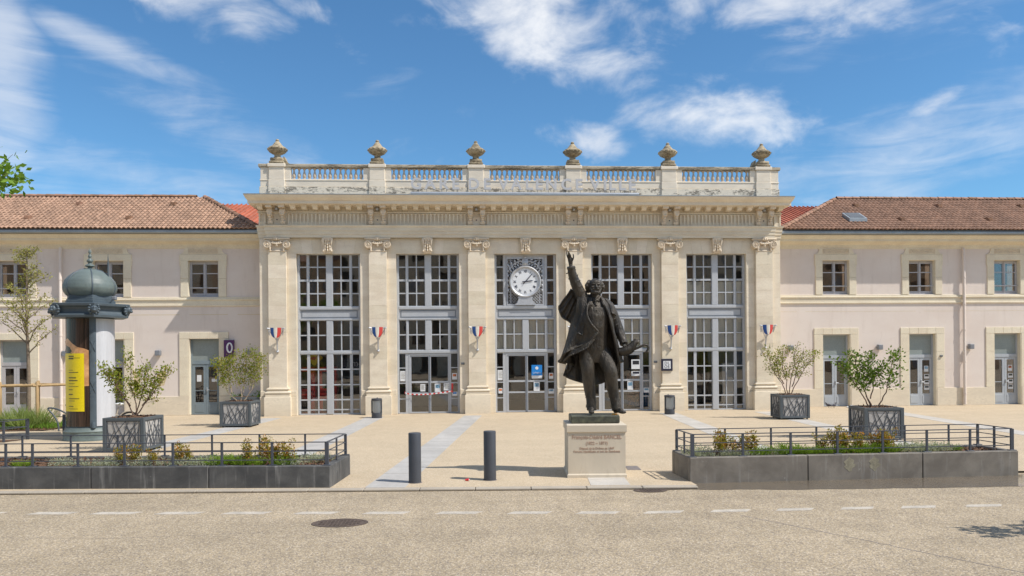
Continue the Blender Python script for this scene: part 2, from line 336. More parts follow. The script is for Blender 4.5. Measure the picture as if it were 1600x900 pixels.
# ------------------------------------------------------------------ mesh helpers
class MB:
    """collects shapes and links them as ONE mesh object"""
    def __init__(s): s.v = []; s.f = []; s.m = []; s.cur = 0
    def quadgrid(s, rows, closed_u=False, closed_v=False):
        o = len(s.v); nr = len(rows); nc = len(rows[0])
        for r in rows: s.v.extend([tuple(p) for p in r])
        for i in range(nr - (0 if closed_v else 1)):
            for j in range(nc - (0 if closed_u else 1)):
                a = o + i * nc + j; b_ = o + i * nc + (j + 1) % nc
                c_ = o + ((i + 1) % nr) * nc + (j + 1) % nc; d_ = o + ((i + 1) % nr) * nc + j
                s.face((a, b_, c_, d_))
        return o
    def face(s, idx): s.f.append(tuple(idx)); s.m.append(s.cur)
    def poly(s, pts):
        o = len(s.v); s.v.extend([tuple(p) for p in pts]); s.face(range(o, o + len(pts)))
    def box(s, x0, y0, z0, x1, y1, z1):
        o = len(s.v)
        s.v.extend([(x0, y0, z0), (x1, y0, z0), (x1, y1, z0), (x0, y1, z0), (x0, y0, z1), (x1, y0, z1), (x1, y1, z1), (x0, y1, z1)])
        for q in ((0, 3, 2, 1), (4, 5, 6, 7), (0, 1, 5, 4), (1, 2, 6, 5), (2, 3, 7, 6), (3, 0, 4, 7)): s.face([o + i for i in q])
    def cbox(s, x0, y0, z0, x1, y1, z1, c=0.01):
        """box with chamfered edges"""
        c = min(c, abs(x1 - x0) * .3, abs(y1 - y0) * .3, abs(z1 - z0) * .3)
        bm = bmesh.new(); bmesh.ops.create_cube(bm, size=1)
        for v in bm.verts: v.co = Vector(((x0 + x1) / 2 + v.co.x * (x1 - x0), (y0 + y1) / 2 + v.co.y * (y1 - y0), (z0 + z1) / 2 + v.co.z * (z1 - z0)))
        bmesh.ops.bevel(bm, geom=list(bm.edges), offset=c, segments=1, affect='EDGES')
        s.frombm(bm)
    def frombm(s, bm):
        o = len(s.v); bm.verts.ensure_lookup_table(); bm.verts.index_update()
        s.v.extend([tuple(v.co) for v in bm.verts])
        for f in bm.faces: s.face([o + v.index for v in f.verts])
        bm.free()
    def ext(s, poly, d0, d1, axis='y'):
        """poly of (a,b) extruded: axis y -> (a,d,b); axis x -> (d,a,b); axis z -> (a,b,d)"""
        n = len(poly); o = len(s.v)
        P = {'y': lambda a, b_, d: (a, d, b_), 'x': lambda a, b_, d: (d, a, b_), 'z': lambda a, b_, d: (a, b_, d)}[axis]
        for d in (d0, d1): s.v.extend([P(a, b_, d) for a, b_ in poly])
        s.face(range(o, o + n)); s.face(range(o + 2 * n - 1, o + n - 1, -1))
        for i in range(n): s.face((o + i, o + (i + 1) % n, o + n + (i + 1) % n, o + n + i))
    def lathe(s, prof, n=16, c=(0, 0, 0), a0=0.0, a1=None, sx=1, sy=1, fn=None):
        full = a1 is None; a1 = a0 + 2 * math.pi if full else a1
        cnt = n if full else n + 1
        rows = []
        for (r, z) in prof:
            row = []
            for k in range(cnt):
                a = a0 + (a1 - a0) * k / n
                rr = r * (fn(a, z) if fn else 1)
                row.append((c[0] + rr * math.cos(a) * sx, c[1] + rr * math.sin(a) * sy, c[2] + z))
            rows.append(row)
        o = s.quadgrid(rows, closed_u=full)
        if full:
            if prof[0][0] > 1e-6: s.face([o + k for k in range(cnt)])
            if prof[-1][0] > 1e-6: s.face([o + (len(prof) - 1) * cnt + k for k in range(cnt - 1, -1, -1)])
    def tube(s, pts, rad_, n=6, cap=True, flat=None):
        pts = [Vector(p) for p in pts]
        rs = rad_ if isinstance(rad_, (list, tuple)) else [rad_] * len(pts)
        up = Vector((0, 0, 1)); rows = []; last = None
        for i, p in enumerate(pts):
            t = (pts[min(i + 1, len(pts) - 1)] - pts[max(i - 1, 0)])
            t = t.normalized() if t.length > 1e-9 else Vector((0, 0, 1))
            if last is None: a = t.cross(up) if abs(t.z) < .95 else t.cross(Vector((0, 1, 0)))
            else: a = last - t * last.dot(t)
            a = a.normalized() if a.length > 1e-9 else Vector((1, 0, 0)); b_ = t.cross(a); last = a
            rows.append([p + (a * math.cos(k * 2 * math.pi / n) + b_ * math.sin(k * 2 * math.pi / n) * (flat or 1)) * rs[i] for k in range(n)])
        o = s.quadgrid(rows, closed_u=True)
        if cap:
            s.face([o + k for k in range(n - 1, -1, -1)]); s.face([o + (len(pts) - 1) * n + k for k in range(n)])
    def ball(s, c, r, rx=None, n=10, m=7, rot=None):
        r3 = r if isinstance(r, (tuple, list)) else (r, r, r)
        c = Vector(c); rows = []
        for i in range(m + 1):
            ph = -math.pi / 2 + math.pi * i / m; row = []
            for k in range(n):
                a = 2 * math.pi * k / n
                p = Vector((math.cos(ph) * math.cos(a) * r3[0], math.cos(ph) * math.sin(a) * r3[1], math.sin(ph) * r3[2]))
                if rot: p = rot @ p
                row.append(c + p)
            rows.append(row)
        s.quadgrid(rows, closed_u=True)
    def capsule(s, p0, r0, p1, r1, n=12, flat=None):
        p0 = Vector(p0); p1 = Vector(p1); d = (p1 - p0); L = d.length; t = d / L
        pts = []; rr = []
        for k in range(5):
            a = math.pi / 2 * k / 4; pts.append(p0 - t * r0 * math.cos(a)); rr.append(max(r0 * math.sin(a), 1e-4))
        for k in range(5):
            a = math.pi / 2 * k / 4; pts.append(p1 + t * r1 * math.sin(a)); rr.append(max(r1 * math.cos(a), 1e-4))
        s.tube(pts, rr, n, True, flat)
    def sweep(s, prof, path, closed=False):
        """profile (out, z) carried along a plan polyline, mitred; outward is to the right of travel"""
        n = len(path); rows = []
        for i in range(n):
            def nrm(a, b_):
                dx, dy = b_[0] - a[0], b_[1] - a[1]; L = math.hypot(dx, dy); return (dy / L, -dx / L)
            if closed: n1 = nrm(path[i - 1], path[i]); n2 = nrm(path[i], path[(i + 1) % n])
            else:
                n1 = nrm(path[max(i - 1, 0)], path[max(i - 1, 0) + 1]); n2 = nrm(path[min(i, n - 2)], path[min(i, n - 2) + 1])
            k = 1 + n1[0] * n2[0] + n1[1] * n2[1]
            mx, my = (n1[0] + n2[0]) / k, (n1[1] + n2[1]) / k
            rows.append([(path[i][0] + mx * o_, path[i][1] + my * o_, z) for o_, z in prof])
        o = s.quadgrid(rows, closed_v=closed)
        if not closed:
            m_ = len(prof); s.face([o + j for j in range(m_)]); s.face([o + (n - 1) * m_ + j for j in range(m_ - 1, -1, -1)])
    def holes(s, x0, x1, z0, z1, y0, y1, rects):
        """slab in the xz plane between y0 and y1 with rectangular holes"""
        xs = sorted(set([x0, x1] + [r[0] for r in rects] + [r[1] for r in rects])); zs = sorted(set([z0, z1] + [r[2] for r in rects] + [r[3] for r in rects]))
        xs = [x for x in xs if x0 <= x <= x1]; zs = [z for z in zs if z0 <= z <= z1]
        solid = lambda i, j: 0 <= i < len(xs) - 1 and 0 <= j < len(zs) - 1 and not any(r[0] - 1e-6 < (xs[i] + xs[i + 1]) / 2 < r[1] + 1e-6 and r[2] - 1e-6 < (zs[j] + zs[j + 1]) / 2 < r[3] + 1e-6 for r in rects)
        for i in range(len(xs) - 1):
            for j in range(len(zs) - 1):
                if not solid(i, j): continue
                a, b_, c_, d_ = xs[i], xs[i + 1], zs[j], zs[j + 1]
                s.poly([(a, y0, c_), (b_, y0, c_), (b_, y0, d_), (a, y0, d_)]); s.poly([(a, y1, d_), (b_, y1, d_), (b_, y1, c_), (a, y1, c_)])
                if not solid(i - 1, j): s.poly([(a, y0, c_), (a, y0, d_), (a, y1, d_), (a, y1, c_)])
                if not solid(i + 1, j): s.poly([(b_, y0, d_), (b_, y0, c_), (b_, y1, c_), (b_, y1, d_)])
                if not solid(i, j - 1): s.poly([(b_, y0, c_), (a, y0, c_), (a, y1, c_), (b_, y1, c_)])
                if not solid(i, j + 1): s.poly([(a, y0, d_), (b_, y0, d_), (b_, y1, d_), (a, y1, d_)])
    def mesh(s, name, mats, smooth=None, off=(0, 0, 0)):
        me = bpy.data.meshes.new(name)
        me.from_pydata([(a - off[0], b_ - off[1], c_ - off[2]) for a, b_, c_ in s.v], [], s.f)
        for mm in (mats if isinstance(mats, (list, tuple)) else [mats]): me.materials.append(M[mm] if isinstance(mm, str) else mm)
        if any(s.m): me.polygons.foreach_set('material_index', s.m)
        me.update()
        if smooth:
            me.polygons.foreach_set('use_smooth', [True] * len(me.polygons)); me.set_sharp_from_angle(angle=rad(smooth))
        return me
    def build(s, name, mats, parent=None, smooth=None, local=False, loc=None):
        off = (0, 0, 0)
        if parent is not None and not local: off = wloc(parent)
        me = s.mesh(name, mats, smooth, off)
        return link(name, me, parent, loc)
def wloc(o):
    p = Vector((0, 0, 0))
    while o is not None: p += Vector(o.location); o = o.parent
    return p
def link(name, data, parent=None, loc=None, rotz=0):
    o = bpy.data.objects.new(name, data); COL.objects.link(o)
    if parent is not None: o.parent = parent
    if loc is not None: o.location = loc
    if rotz: o.rotation_euler = (0, 0, rotz)
    return o
def tag(o, label=None, cat=None, group=None, kind=None):
    if label: o['label'] = label
    if cat: o['category'] = cat
    if group: o['group'] = group
    if kind: o['kind'] = kind
    return o
def thing(name, loc, label, cat, rotz=0, group=None):
    return tag(link(name, None, None, loc, rotz), label, cat, group)
def dup(o, parent=None):
    c = o.copy(); COL.objects.link(c)
    if parent is not None: c.parent = parent
    for ch in list(o.children): dup(ch, c)
    return c
def text_mesh(txt, size, depth, mat_, name='letter', align='LEFT', spacing=1.0, shear=0.0, bold=0.0):
    cu = bpy.data.curves.new(name, 'FONT'); cu.body = txt; cu.size = size; cu.extrude = depth / 2; cu.align_x = align; cu.space_character = spacing; cu.shear = shear; cu.offset = bold
    cu.resolution_u = 3
    o = bpy.data.objects.new(name, cu); COL.objects.link(o)
    dg = bpy.context.evaluated_depsgraph_get(); me = bpy.data.meshes.new_from_object(o.evaluated_get(dg))
    bpy.data.objects.remove(o); bpy.data.curves.remove(cu)
    for v in me.vertices: v.co = Vector((v.co.x, -v.co.z, v.co.y))   # stand it up, face -Y
    me.materials.clear(); me.materials.append(M[mat_]); me.name = name
    return me
R = random.Random(7)
def lerp(a, b_, t): return a + (b_ - a) * t

# ------------------------------------------------------------------ ground
def ground():
    # plaza edge follows the kerb line, which is turned a few degrees from the facade
    def kerb_y(x): return -17.78 - 0.062 * x
    mb = MB(); mb.poly([(-400, kerb_y(-40), 0), (-40, kerb_y(-40), 0), (1.84, kerb_y(1.84), 0), (1.84, -17.0, 0), (400, -16.8, 0), (400, 900, 0), (-400, 900, 0)])
    tag(mb.build('plaza', 'plaza_paving'), kind='structure')
    mb = MB(); mb.poly([(-600, -600, -.04), (600, -600, -.04), (600, 0, -.04), (-600, 0, -.04)])
    road = tag(mb.build('road', 'road_aggregate'), kind='structure')
    k = link('kerb', None); tag(k, kind='structure')
    x = -21.68; ms = MB(); ms.cbox(-.496, -.17, -.035, .496, 0.01, 0.006, .012); me = ms.mesh('kerb_stone', 'kerb_stone')
    while x < 1.4:
        o = link('kerb_stone', me, k, (x, kerb_y(x), 0), math.atan(-.062)); x += 1.0
    # dashed line of worn pale blocks set in the road
    pts = [(-10.3, -9.73), (-9.142, -8.568), (-8.149, -7.559), (-7.113, -6.547), (-6.063, -5.491), (-4.95, -4.42), (-3.878, -3.318), (-2.75, -2.2), (-1.65, -1.12), (-.6, -.08), (0.42, 0.916), (1.454, 1.967), (2.489, 2.974), (3.51, 3.942), (4.473, 4.949), (5.522, 6.023), (6.6, 7.1), (7.7, 8.2)]
    for a, b_ in pts:
        y0 = lerp(-18.95, -20.0, min(1, (a + 10.3) / 10.6)) if a < .3 else lerp(-20.0, -20.05, (a - .3) / 8)
        y1 = y0 - (.055 if a < .3 else 0.0) - .002
        mb = MB(); sk = .10
        mb.ext([(a + sk * .3, y0 + .11), (b_ + sk, y1 + .11), (b_ - sk * .2, y1 - .06), (a - sk, y0 - .06)], -.045, -.036, 'z')
        mb.build('road_marking', 'road_paint', road)
    # thin crack lines in the surfacing
    def crack(name, pts, w, parent, z, m_):
        mb = MB(); rr = random.Random(len(pts) * 7 + int(pts[0][0] * 10))
        P = []
        for i in range(len(pts) - 1):
            for t in range(14):
                q = Vector(pts[i]).lerp(Vector(pts[i + 1]), t / 14); P.append((q.x + rr.uniform(-.015, .015), q.y + rr.uniform(-.015, .015)))
        P.append(pts[-1])
        rows = [[(p[0] - w, p[1] - w, z) for p in P], [(p[0] + w, p[1] + w, z) for p in P]]
        mb.quadgrid(rows); mb.build(name, m_, parent)
    crack('crack', [(-5.1, -22.6), (-4.7, -22.0), (-3.9, -21.3)], .007, road, -.0385, 'asphalt_patch')
    crack('crack', [(1.75, -20.3), (2.6, -21.7), (3.4, -23.0), (4.2, -24.3)], .007, road, -.0385, 'asphalt_patch')
    crack('crack', [(-9.5, -20.6), (-7.2, -20.9), (-5.2, -20.75)], .004, road, -.0385, 'asphalt_patch')
    crack('crack', [(-.9, -25.6), (-.85, -24.6), (-.7, -23.9), (-.2, -22.9)], .006, road, -.0385, 'asphalt_patch')
    return road
ROAD = ground()

def strips():
    """pale stone bands crossing the plaza, each a run of slabs"""
    def strip(label, L0, R0, L1, R1, n, m_):
        root = link('paving_strip', None); tag(root, label=label, kind='structure')
        L0, R0, L1, R1 = map(Vector, (L0, R0, L1, R1))
        for i in range(n):
            a, b_ = i / n, (i + 1) / n
            g_ = .008 / max((L1 - L0).length / n, .1)
            q = [L0.lerp(L1, a + g_ / n), R0.lerp(R1, a + g_ / n), R0.lerp(R1, b_ - g_ / n), L0.lerp(L1, b_ - g_ / n)]
            h = .004 + R.uniform(0, .003)
            mb = MB(); mb.ext([(p.x, p.y) for p in q], -.05, h, 'z')
            mb.build('slab', m_, root)
    strip('long grey stone band beside the left bollard', (-4.19, -17.50), (-3.46, -17.55), (-2.36, -1.2), (-1.66, -1.2), 20, 'strip_stone')
    strip('grey stone band from the left bin towards the left bed', (-6.95, -15.6), (-6.25, -15.6), (-6.18, -1.2), (-5.48, -1.2), 18, 'strip_stone')
    strip('grey stone band at the leftmost pilaster', (-11.1, -11.6), (-10.4, -11.6), (-10.15, -1.2), (-9.45, -1.2), 13, 'strip_stone')
    strip('pale stone band from the right bin behind the right bed', (4.35, -16.0), (5.05, -16.0), (5.45, -1.2), (6.15, -1.2), 18, 'strip_stone_pale')
    strip('pale stone band at the rightmost pilaster', (8.40, -15.8), (9.10, -15.8), (9.35, -1.2), (10.05, -1.2), 18, 'strip_stone_pale')
    strip('pale stone band before the right wing', (13.05, -14.0), (13.75, -14.0), (14.3, -1.2), (15.0, -1.2), 16, 'strip_stone_pale')
    strip('pale stone band under the statue', (-.08, -17.72), (.64, -17.76), (.16, -15.0), (.88, -15.0), 4, 'strip_stone_pale')
    mb = MB(); mb.ext([(.98, -15.95), (1.26, -15.98), (1.30, -15.42), (1.04, -15.40)], -.02, .005, 'z')
    o = mb.build('drain_grate', 'asphalt_patch'); tag(o, 'small dark grate flush with the paving right of the statue', 'grate')
strips()

def puddle():
    mb = MB(); n = 60; front = []; back = []
    for i in range(n + 1):
        x = lerp(.75, 10.5, i / n)
        yb = -17.78 - .062 * x - .16 if x < 1.8 else -17.40 + .03 * (x - 1.82)
        yf = lerp(-18.08, -18.42, min(1, max(0, (x - 1.2) / 3.4))) if x > 1.2 else lerp(-18.0, -18.08, (x - .75) / .45)
        yf += .07 * mnoise.noise(Vector((x * 1.3, .3, 0))) + .05 * mnoise.noise(Vector((x * 4.3, 2.3, 0)))
        front.append((x, yf, -.036)); back.append((x, yb, -.036))
    mb.quadgrid([front, back]); tag(mb.build('puddle', 'wet_road'), kind='structure')
puddle()

# ------------------------------------------------------------------ station pavilion
PIT = 4.0166; PX = [-9.83 + PIT * i for i in range(6)]
OPEN = [(PX[i] + PIT / 2 - 1.285, PX[i] + PIT / 2 + 1.285) for i in range(5)]
XL, XR = -10.56, 10.99
OPEN_TOP = 6.56
def pavilion():
    st = thing('station_building', (.21, 0, 0), 'cream limestone station pavilion with six pilasters and a balustrade', 'railway station')
    # core wall behind the ashlar
    mb = MB(); mb.holes(XL + .012, XR - .012, 0, 8.9, .012, .45, [(a, b_, -.5, OPEN_TOP) for a, b_ in OPEN])
    for x in (XL + .012, XR - .412): mb.box(x, .46, 0, x + .4, 9.0, 8.9)
    mb.build('wall', 'limestone', st)
    # ashlar of the wall strips and pilaster shafts
    def stones(x0, x1, y0, y1, z0, z1, n, ch=.0035):
        for k in range(n):
            a, b_ = lerp(z0, z1, k / n), lerp(z0, z1, (k + 1) / n)
            b = MB(); b.cbox(x0, y0 + R.uniform(0, .003), a + .001, x1, y1, b_ - .001, ch); b.build('stone_block', 'limestone', st)
    edges = [XL] + [e for ab in OPEN for e in ab] + [XR]
    for i, p in enumerate(PX):
        x0, x1 = edges[2 * i], edges[2 * i + 1]
        stones(x0 - (.005 if i else 0), p - .365, 0, .03, 1.0, OPEN_TOP, 9); stones(p + .365, x1 + (.005 if i < 5 else 0), 0, .03, 1.0, OPEN_TOP, 9)
        pil = MB(); pil.box(p - .355, -.125, .9, p + .355, .02, 6.66); pil = pil.build('pilaster', 'limestone', st)
        for k in range(10):
            a, b_ = lerp(1.14, 6.64, k / 10), lerp(1.14, 6.64, (k + 1) / 10)
            b = MB(); b.cbox(p - .36, -.135 - R.uniform(0, .003), a + .002, p + .36, .0, b_ - .001, .004); b.build('stone_block', 'limestone', pil)
        # wall base course
        for (a, b_) in ((x0, p - .3), (p + .3, x1)):
            mb = MB(); mb.cbox(a - .0, -.045, .78, b_, .03, 1.0, .015); mb.cbox(a - .012, -.085, 0, b_ + .012, .03, .775, .012); mb.build('wall_base', 'base_limestone', st)
        # pilaster base: plinth, toruses, scotia
        prof = [(.0, 1.16), (.03, 1.155), (.03, 1.13)]
        for k in range(7):
            a = math.pi / 2 - math.pi * k / 6; prof.append((.04 + .045 * math.cos(a), 1.085 + .045 * math.sin(a)))
        prof += [(.045, 1.03), (.055, 1.0), (.09, .985)]
        for k in range(7):
            a = math.pi / 2 - math.pi * k / 6; prof.append((.09 + .05 * math.cos(a), .935 + .05 * math.sin(a)))
        prof += [(.12, .875), (.12, .78), (.155, .77), (.16, .755), (.16, 0), (-.1, 0), (-.1, 1.16)]
        mb = MB(); mb.sweep(prof, [(p - .36, .02), (p - .36, -.135), (p + .36, -.135), (p + .36, .02)])
        mb.build('pilaster_base', 'base_limestone', pil, 40)
    # lintel stones over the windows with a slight fan
    for i in range(5):
        a, b_ = OPEN[i][0] - .36, OPEN[i][1] + .36
        xs = [a, a + .55, a + .98, a + 1.35, b_ - 1.35, b_ - .98, b_ - .55, b_]; 
        for k in range(7):
            t0, t1 = (xs[k] - (a + b_) / 2) * .08, (xs[k + 1] - (a + b_) / 2) * .08
            if k == 0: t0 = 0
            if k == 6: t1 = 0
            b = MB(); b.ext([(xs[k] - t0 + .002, OPEN_TOP - .005), (xs[k + 1] - t1 - .002, OPEN_TOP - .005), (xs[k + 1] + t1 * .3 - .002, 7.19), (xs[k] + t0 * .3 + .002, 7.19)], -R.uniform(0, .003), .03)
            b.build('lintel_stone', 'limestone', st)
    for x0, x1 in ((XL, PX[0] - .36), (PX[5] + .36, XR)):
        b = MB(); b.cbox(x0, 0, OPEN_TOP + .002, x1, .03, 7.19, .006); b.build('stone_block', 'limestone', st)
    for p in PX:
        b = MB(); b.cbox(p - .36, -.04, 6.66, p + .36, .03, 7.19, .006); b.build('stone_block', 'limestone', st)
    # window soffits are covered by the core wall; capitals
    cap = MB()
    cap.cbox(-.36, -.15, -.56, .36, .0, -.50, .01)
    cap.cbox(-.52, -.20, -.075, .52, .0, -.01, .015); cap.cbox(-.49, -.17, -.13, .49, .0, -.08, .015)
    for s_ in (-1, 1):
        cx = s_ * .37
        cap.lathe([(.165, 0), (.165, .20)], 18, (0, 0, 0)); vs = cap.v[-36:]
        for q in range(36):
            x, y, z = vs[q]; cap.v[len(cap.v) - 36 + q] = (cx + x, -.19 + z, -.28 + y)
        pts = []
        for k in range(40):
            a = math.pi / 2 + s_ * -k * 2 * math.pi / 16; r_ = .150 * (1 - k / 44)
            pts.append((cx + r_ * math.cos(a), -.20, -.28 + r_ * math.sin(a)))
        cap.tube(pts, [.026 * (1 - k / 60) for k in range(40)], 6)
        cap.ball((cx, -.205, -.28), .035)
        for q in range(3): cap.ball((s_ * .27, -.165, -.41 - q * .055), (.045 - q * .006, .04, .045))
        cap.tube([(s_ * .24, -.18, -.19), (s_ * .14, -.2, -.24), (0, -.21, -.26)], .03, 6)
    for q in range(-2, 3): cap.ball((q * .075, -.19, -.19 - .02 * (2 - abs(q))), (.04, .035, .055))
    for q in range(7):
        a = math.pi * q / 6; cap.ball((.085 * math.cos(a), -.215, -.075 + .085 * math.sin(a)), (.035, .04, .035))
    cap.ball((0, -.22, -.06), (.055, .05, .065)); cap.ball((0, -.19, -.31), (.05, .04, .06))
    cap.box(-.30, -.10, -.50, .30, 0, -.10)
    capm = cap.mesh('capital', 'carved_limestone', 50)
    key = MB(); prof = [(.0, -.62), (-.10, -.62), (-.13, -.57), (-.12, -.50), (-.09, -.40), (-.10, -.25), (-.15, -.12), (-.2, -.06), (-.2, 0), (0, 0)]
    key.ext([(a, b_) for a, b_ in prof], -.155, .155, 'x')
    for s_ in (-1, 1):
        key.tube([(s_ * .17, -.17, -.03), (s_ * .175, -.19, -.12), (s_ * .15, -.13, -.28), (s_ * .14, -.12, -.45), (s_ * .16, -.14, -.56)], [.05, .055, .04, .035, .045], 7)
        for q in range(4): key.ball((s_ * (.06 + .012 * q), -.17 + .012 * q, -.10 - .13 * q), (.05, .04, .075))
    for q in range(5): key.ball((0, -.165 + .01 * (q % 2), -.06 - .115 * q), (.03, .05, .065))
    keym = key.mesh('keystone', 'carved_limestone', 50)
    for p in PX: link('capital', capm, st, Vector((p, 0, 7.19)) - wloc(st))
    for i in range(5): link('keystone', keym, st, Vector((PX[i] + PIT / 2, 0, 7.19)) - wloc(st))
    # entablature
    arch = [(0, 7.19), (0, 7.32), (.022, 7.325), (.022, 7.455), (.045, 7.46), (.045, 7.60), (.065, 7.615), (.085, 7.65), (.085, 7.69), (-.2, 7.69), (-.2, 7.19)]
    path = [(XL - .03, 2.0), (XL - .03, -.03), (PX[0] - .44, -.03), (PX[0] - .44, -.165), (PX[5] + .44, -.165), (PX[5] + .44, -.03), (XR + .03, -.03), (XR + .03, 2.0)]
    mb = MB(); mb.sweep(arch, path); mb.build('architrave', 'limestone', st)
    mb = MB(); mb.box(XL, -.06, 7.69, XR, .3, 8.55); mb.box(XL, .3, 7.69, XL + .4, 4, 8.55); mb.box(XR - .4, .3, 7.69, XR, 4, 8.55); frieze = mb.build('frieze', 'limestone', st)
    # fluted band: ribs with half-filled channels
    mb = MB()
    def flutes(x0, x1):
        n = max(1, int(round((x1 - x0) / .152)))
        for k in range(n + 1):
            x = lerp(x0, x1, k / n); mb.box(x - .030, -.125, 7.70, x + .030, -.055, 8.17)
        for k in range(n):
            x = lerp(x0, x1, (k + .5) / n); w = (x1 - x0) / n / 2 - .029
            mb.box(x - w, -.105, 7.70, x + w, -.055, 7.84)
            mb.ext([(x - w, 8.12), (x - w * .6, 8.145), (x, 8.155), (x + w * .6, 8.145), (x + w, 8.12), (x + w, 8.175), (x - w, 8.175)], -.122, -.055)
    for i in range(5): flutes(PX[i] + .47, PX[i + 1] - .47)
    flutes(XL + .04, PX[0] - .47); flutes(PX[5] + .47, XR - .04)
    tag(mb.build('fluting', 'limestone', frieze), kind='stuff')
    mb = MB(); mb.sweep([(.0, 8.19), (.04, 8.2), (.055, 8.25), (.0, 8.27)], [(XL, .3), (XL, -.06), (XR, -.06), (XR, .3)]); mb.build('frieze_moulding', 'limestone', st)
    # cornice
    cor = [(.02, 8.42), (.05, 8.455), (.50, 8.46), (.50, 8.475), (.56, 8.475), (.56, 8.60), (.60, 8.61), (.62, 8.635), (.66, 8.66), (.70, 8.70), (.74, 8.755), (.76, 8.78), (.76, 8.80), (-.2, 8.84), (-.2, 8.42)]
    cpath = [(XL, 4.0), (XL, -.06), (XR, -.06), (XR, 4.0)]
    def tuck(mb_):
        mb_.v = [((XL + (x - XL) * .52) if x < XL else (XR + (x - XR) * .40) if x > XR else x, y, z) for x, y, z in mb_.v]
    mb = MB(); mb.sweep(cor, cpath); tuck(mb); cornice = mb.build('cornice', 'limestone', st)
    mb = MB(); mb.sweep([(.775, 8.800), (.775, 8.825), (-.15, 8.862), (-.15, 8.845)], cpath); tuck(mb); mb.build('zinc_flashing', 'zinc', cornice)
    mo = MB(); mo.ext([(0, 8.30 - 8.46), (-.30, 8.31 - 8.46), (-.36, 8.36 - 8.46), (-.38, 0), (0, 0)], -.095, .095, 'x'); mo.box(-.125, -.42, -.045, .125, 0, -.003); mom = mo.mesh('modillion', 'limestone')
    br = MB()
    S = [(0, -.76), (-.07, -.76), (-.12, -.73), (-.14, -.66), (-.12, -.58), (-.085, -.53), (-.10, -.46), (-.17, -.42), (-.25, -.39), (-.29, -.33), (-.30, -.24), (-.28, -.16), (-.24, -.11), (0, -.11)]
    br.ext(S, -.088, .088, 'x'); br.box(-.115, -.46, -.108, .115, 0, -.003)
    for s_ in (-1, 1):
        br.tube([(s_ * .08, -.215, -.24), (s_ * .105, -.215, -.24)], .085, 14); br.tube([(s_ * .08, -.085, -.66), (s_ * .10, -.085, -.66)], .055, 10)
    for q in range(4): br.ball((0, -.13 - q * .05, -.62 + q * .085), (.065, .045, .05))
    br.box(-.088, -.085, -.77, .088, 0, -.70)
    brm = br.mesh('scroll_bracket', 'carved_limestone', 45)
    L0 = wloc(cornice)
    for i, p in enumerate(PX):
        for s_ in (-1, 1): link('scroll_bracket', brm, cornice, Vector((p + s_ * .25, -.06, 8.46)) - L0)
        mb = MB(); mb.cbox(p - .155, -.085, 7.72, p + .155, -.055, 8.05, .01); mb.cbox(p - .335, -.075, 7.692, p + .335, -.055, 7.72, .004)
        pn = mb.build('bracket_panel', 'limestone', frieze)
        mb = MB(); mb.lathe([(.001, 0), (.026, 0), (.026, .02)], 8); 
        mb.v = [(p + a, -.085 - c_, 7.92 + b_) for a, b_, c_ in mb.v]; mb.build('hole', 'ink', frieze)
        mb = MB(); mb.cbox(p - .06, -.22, 8.30, p + .06, -.08, 8.40, .02); mb.tube([(p, -.15, 8.40), (p, -.15, 8.46)], .02, 6); mb.build('floodlight', 'galvanised', cornice)
        xs = []
        if i < 5: xs = [lerp(p + .25, PX[i + 1] - .25, (k + 1) / 8) for k in range(7)]
        for x in xs: link('modillion', mom, cornice, Vector((x, -.06, 8.46)) - L0)
    for x in (XL - .0 + .12, XR - .12): link('modillion', mom, cornice, Vector((x, -.06, 8.46)) - L0)
    # parapet
    Y0, Y1 = -.10, .20
    mb = MB(); mb.cbox(XL + .04, Y0, 8.80, XR - .04, Y1, 9.25, .01)
    for p in PX: mb.cbox(p - .33, Y0 - .05, 8.80, p + .33, Y1 + .02, 9.252, .01)
    mb.build('parapet_dado', 'stained_limestone', st)
    mb = MB(); mb.cbox(XL + .07, Y0 + .03, 9.255, XR - .07, Y1 - .03, 9.52, .012)
    for p in PX: mb.cbox(p - .325, Y0 - .03, 9.256, p + .325, Y1 - .01, 9.54, .012)
    mb.cbox(XL + .05, Y0 + .01, 9.50, XR - .05, Y1 - .01, 9.555, .015)
    # returns of the parapet along both flanks
    for x in (XL + .07, XR - .40): mb.cbox(x, Y1, 8.80, x + .33, 6.0, 9.53, .01)
    mb.build('parapet_plinth', 'parapet_limestone', st)
    for i, p in enumerate(PX):
        mb = MB(); mb.cbox(p - .305, Y0 - .025, 9.54, p + .305, Y1 - .01, 10.045, .012)
        a = p - .56 if i else XL + .08; b_ = p + .56 if i < 5 else XR - .08
        mb.cbox(a, Y0 + .03, 9.55, b_, Y1 - .04, 10.04, .008); mb.build('parapet_pier', 'parapet_limestone', st)
    mb = MB(); rp = [(.0, 10.03), (.03, 10.04), (.045, 10.07), (.045, 10.15), (.03, 10.175), (-.15, 10.18), (-.15, 10.03)]
    mb.sweep(rp, [(XL + .05, 6), (XL + .05, Y0 + .03), (XR - .05, Y0 + .03), (XR - .05, 6)]); mb.cbox(XL + .06, Y0 + .1, 10.035, XR - .06, Y1, 10.172, .01)
    for x in (XL + .08, XR - .38): mb.cbox(x, Y1, 10.035, x + .3, 6, 10.172, .01)
    mb.build('handrail', 'rail_limestone', st)
    for p in PX: mb = MB(); mb.cbox(p - .36, Y0 - .07, 10.045, p + .36, Y1 + .02, 10.19, .02); mb.build('pier_cap', 'parapet_limestone', st)
    # flank walls of the parapet are solid; balusters on the front
    bal = MB(); bal.cbox(-.07, -.07, 0, .07, .07, .04, .006); bal.cbox(-.07, -.07, .445, .07, .07, .475, .006)
    bal.lathe([(.055, .04), (.042, .06), (.066, .11), (.076, .16), (.070, .21), (.048, .28), (.034, .34), (.034, .39), (.052, .41), (.052, .445)], 12)
